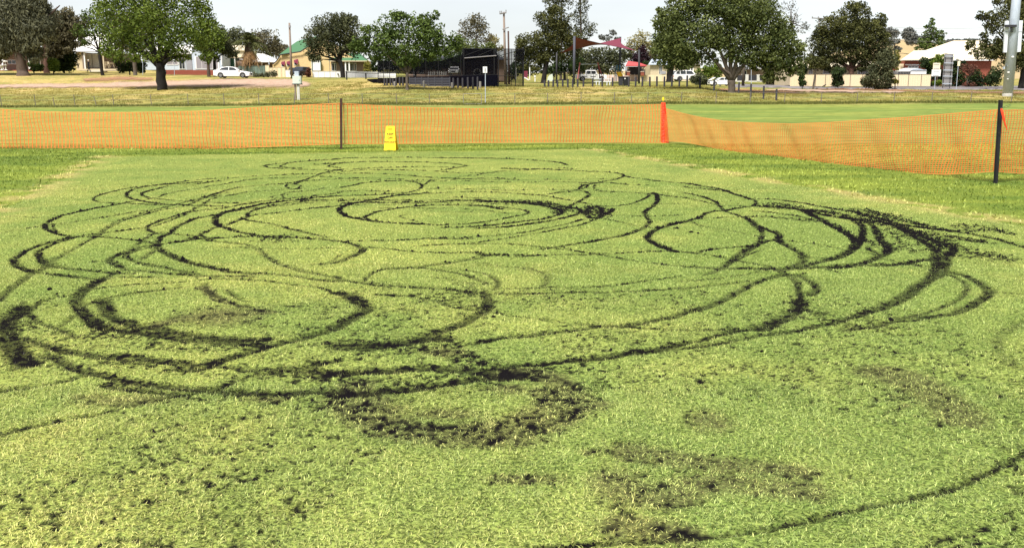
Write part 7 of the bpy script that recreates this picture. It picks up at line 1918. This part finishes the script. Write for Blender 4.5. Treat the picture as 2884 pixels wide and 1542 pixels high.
pb(r, 'tabletop', 1673, 222, 1725, 223.6, D, .9, M['palesteel']); pb(r, 'bench_seat', 1671, 229.5, 1722, 230.8, D - .9, .35, M['palesteel']); pb(r, 'bench_seat', 1677, 228, 1722, 229, D + 1.4, .35, M['palesteel'])
for x in (1680, 1687, 1709, 1717): MB().tube([P(x, 244, D - .4), P(x + (1 if x % 2 else -1) * 1.2, 223.5, D + .4)], .035, 6).build('leg', M['palesteel'], r)
def bin_(label, x0, x1, y0, y1, D):
    r = thing('wheelie_bin', P((x0 + x1) / 2, y1, D), label, 'bin', 'wheelie bins')
    MB().prism([(x0 + .9, y1), (x0, y0 + 2.5), (x1, y0 + 2.5), (x1 - .9, y1)], D, .62).build('body', M['black'] if x0 > 1755 else M['dark'], r, bevel=.02)
    MB().pbox(x0 - .5, y0, x1 + .5, y0 + 2.4, D - .05, .75).build('lid', M['dark'], r, bevel=.015)
    for x in (x0 + 1.5, x1 - 1.5): MB().tube([P(x - .6, y1 - 2, D + .6), P(x + .6, y1 - 2, D + .6)], .1, 10).build('wheel', M['tyre'], r)
    return r
bin_('charcoal wheelie bin below the yellow slide', 1742.5, 1755, 215.5, 242, 107)
b2 = bin_('black wheelie bin with a white sticker right of the slide', 1756, 1770, 215.5, 242.5, 106.6)
MB().pbox(1758.5, 220, 1762, 223, 106.55, .03).build('sticker', M['white'], b2)
r = thing('pool_fence', on(1600, 140), 'black tubular steel fence behind the dark pine and sail post', 'fence')
for y in (203, 226): bar(r, (1558, y, 140), (1700, y, 140), .03, 'rail')
for i in range(36): bar(r, (1559 + i * 4, 203, 140), (1559 + i * 4, 229, 140), .022, 'picket')
for x in (1560, 1597, 1634, 1671, 1699): bar(r, (x, 201, 140), (x, 229, 140), .05, 'post')
r = thing('playground_steps', on(1551, 146), 'grey green curved play panel behind the dark pine trunk', 'play panel')
MB().prism([(1541, 229), (1543, 218), (1548, 211), (1556, 208), (1558, 229)], 141, .15).build('panel', M['utilgrey'], r)
MB().tube([P(1549.5, 229, 141.3), P(1549.5, 208, 141.3)], .05, 6).build('support_post', M['dark'], r)
for x, t, b, l in ((1453, 190, 224, 'white round post seen through the right side of the nets'), (1492, 190, 225, 'white post standing right of the nets'), (1507, 217, 230, 'short white capped post right of the nets')):
    r = thing('white_post', P(x, b, 133), l, 'post'); MB().tube([P(x, b, 133), P(x, t, 133)], .075, 8).build('shaft', M['white'], r)
    if x == 1507: MB().tube([P(x, t, 133), P(x, t - 4, 133)], .16, 8).build('cap', M['white'], r)
r = thing('red_play_tower', P(1480, 218, 134), 'dark red play panel behind the right net posts', 'play panel'); MB().pbox(1476, 200, 1486, 219, 134, .8).build('panel', M['maroon'], r); MB().tube([P(1476, 219, 133.8), P(1481, 221, 133.8), P(1489, 226, 133.8)], .09, 6).build('white_chute', M['white'], r)
b = P(2322, 245.5, 112); r = thing('ground_bird', b, 'small dark magpie standing on the dry grass before the cream fence', 'bird')
mb = MB(); mb.tube([b + Vector((-.30, 0, .06)), b + Vector((-.12, 0, .14)), b + Vector((0, 0, .19)), b + Vector((.10, 0, .25)), b + Vector((.15, 0, .31)), b + Vector((.22, 0, .30))], [.015, .06, .085, .06, .045, .006], 8)
for sx in (-.02, .03): mb.tube([b + Vector((sx, 0, 0)), b + Vector((sx, 0, .15))], .01, 4)
mb.build('body', M['black'], r, smooth=True)
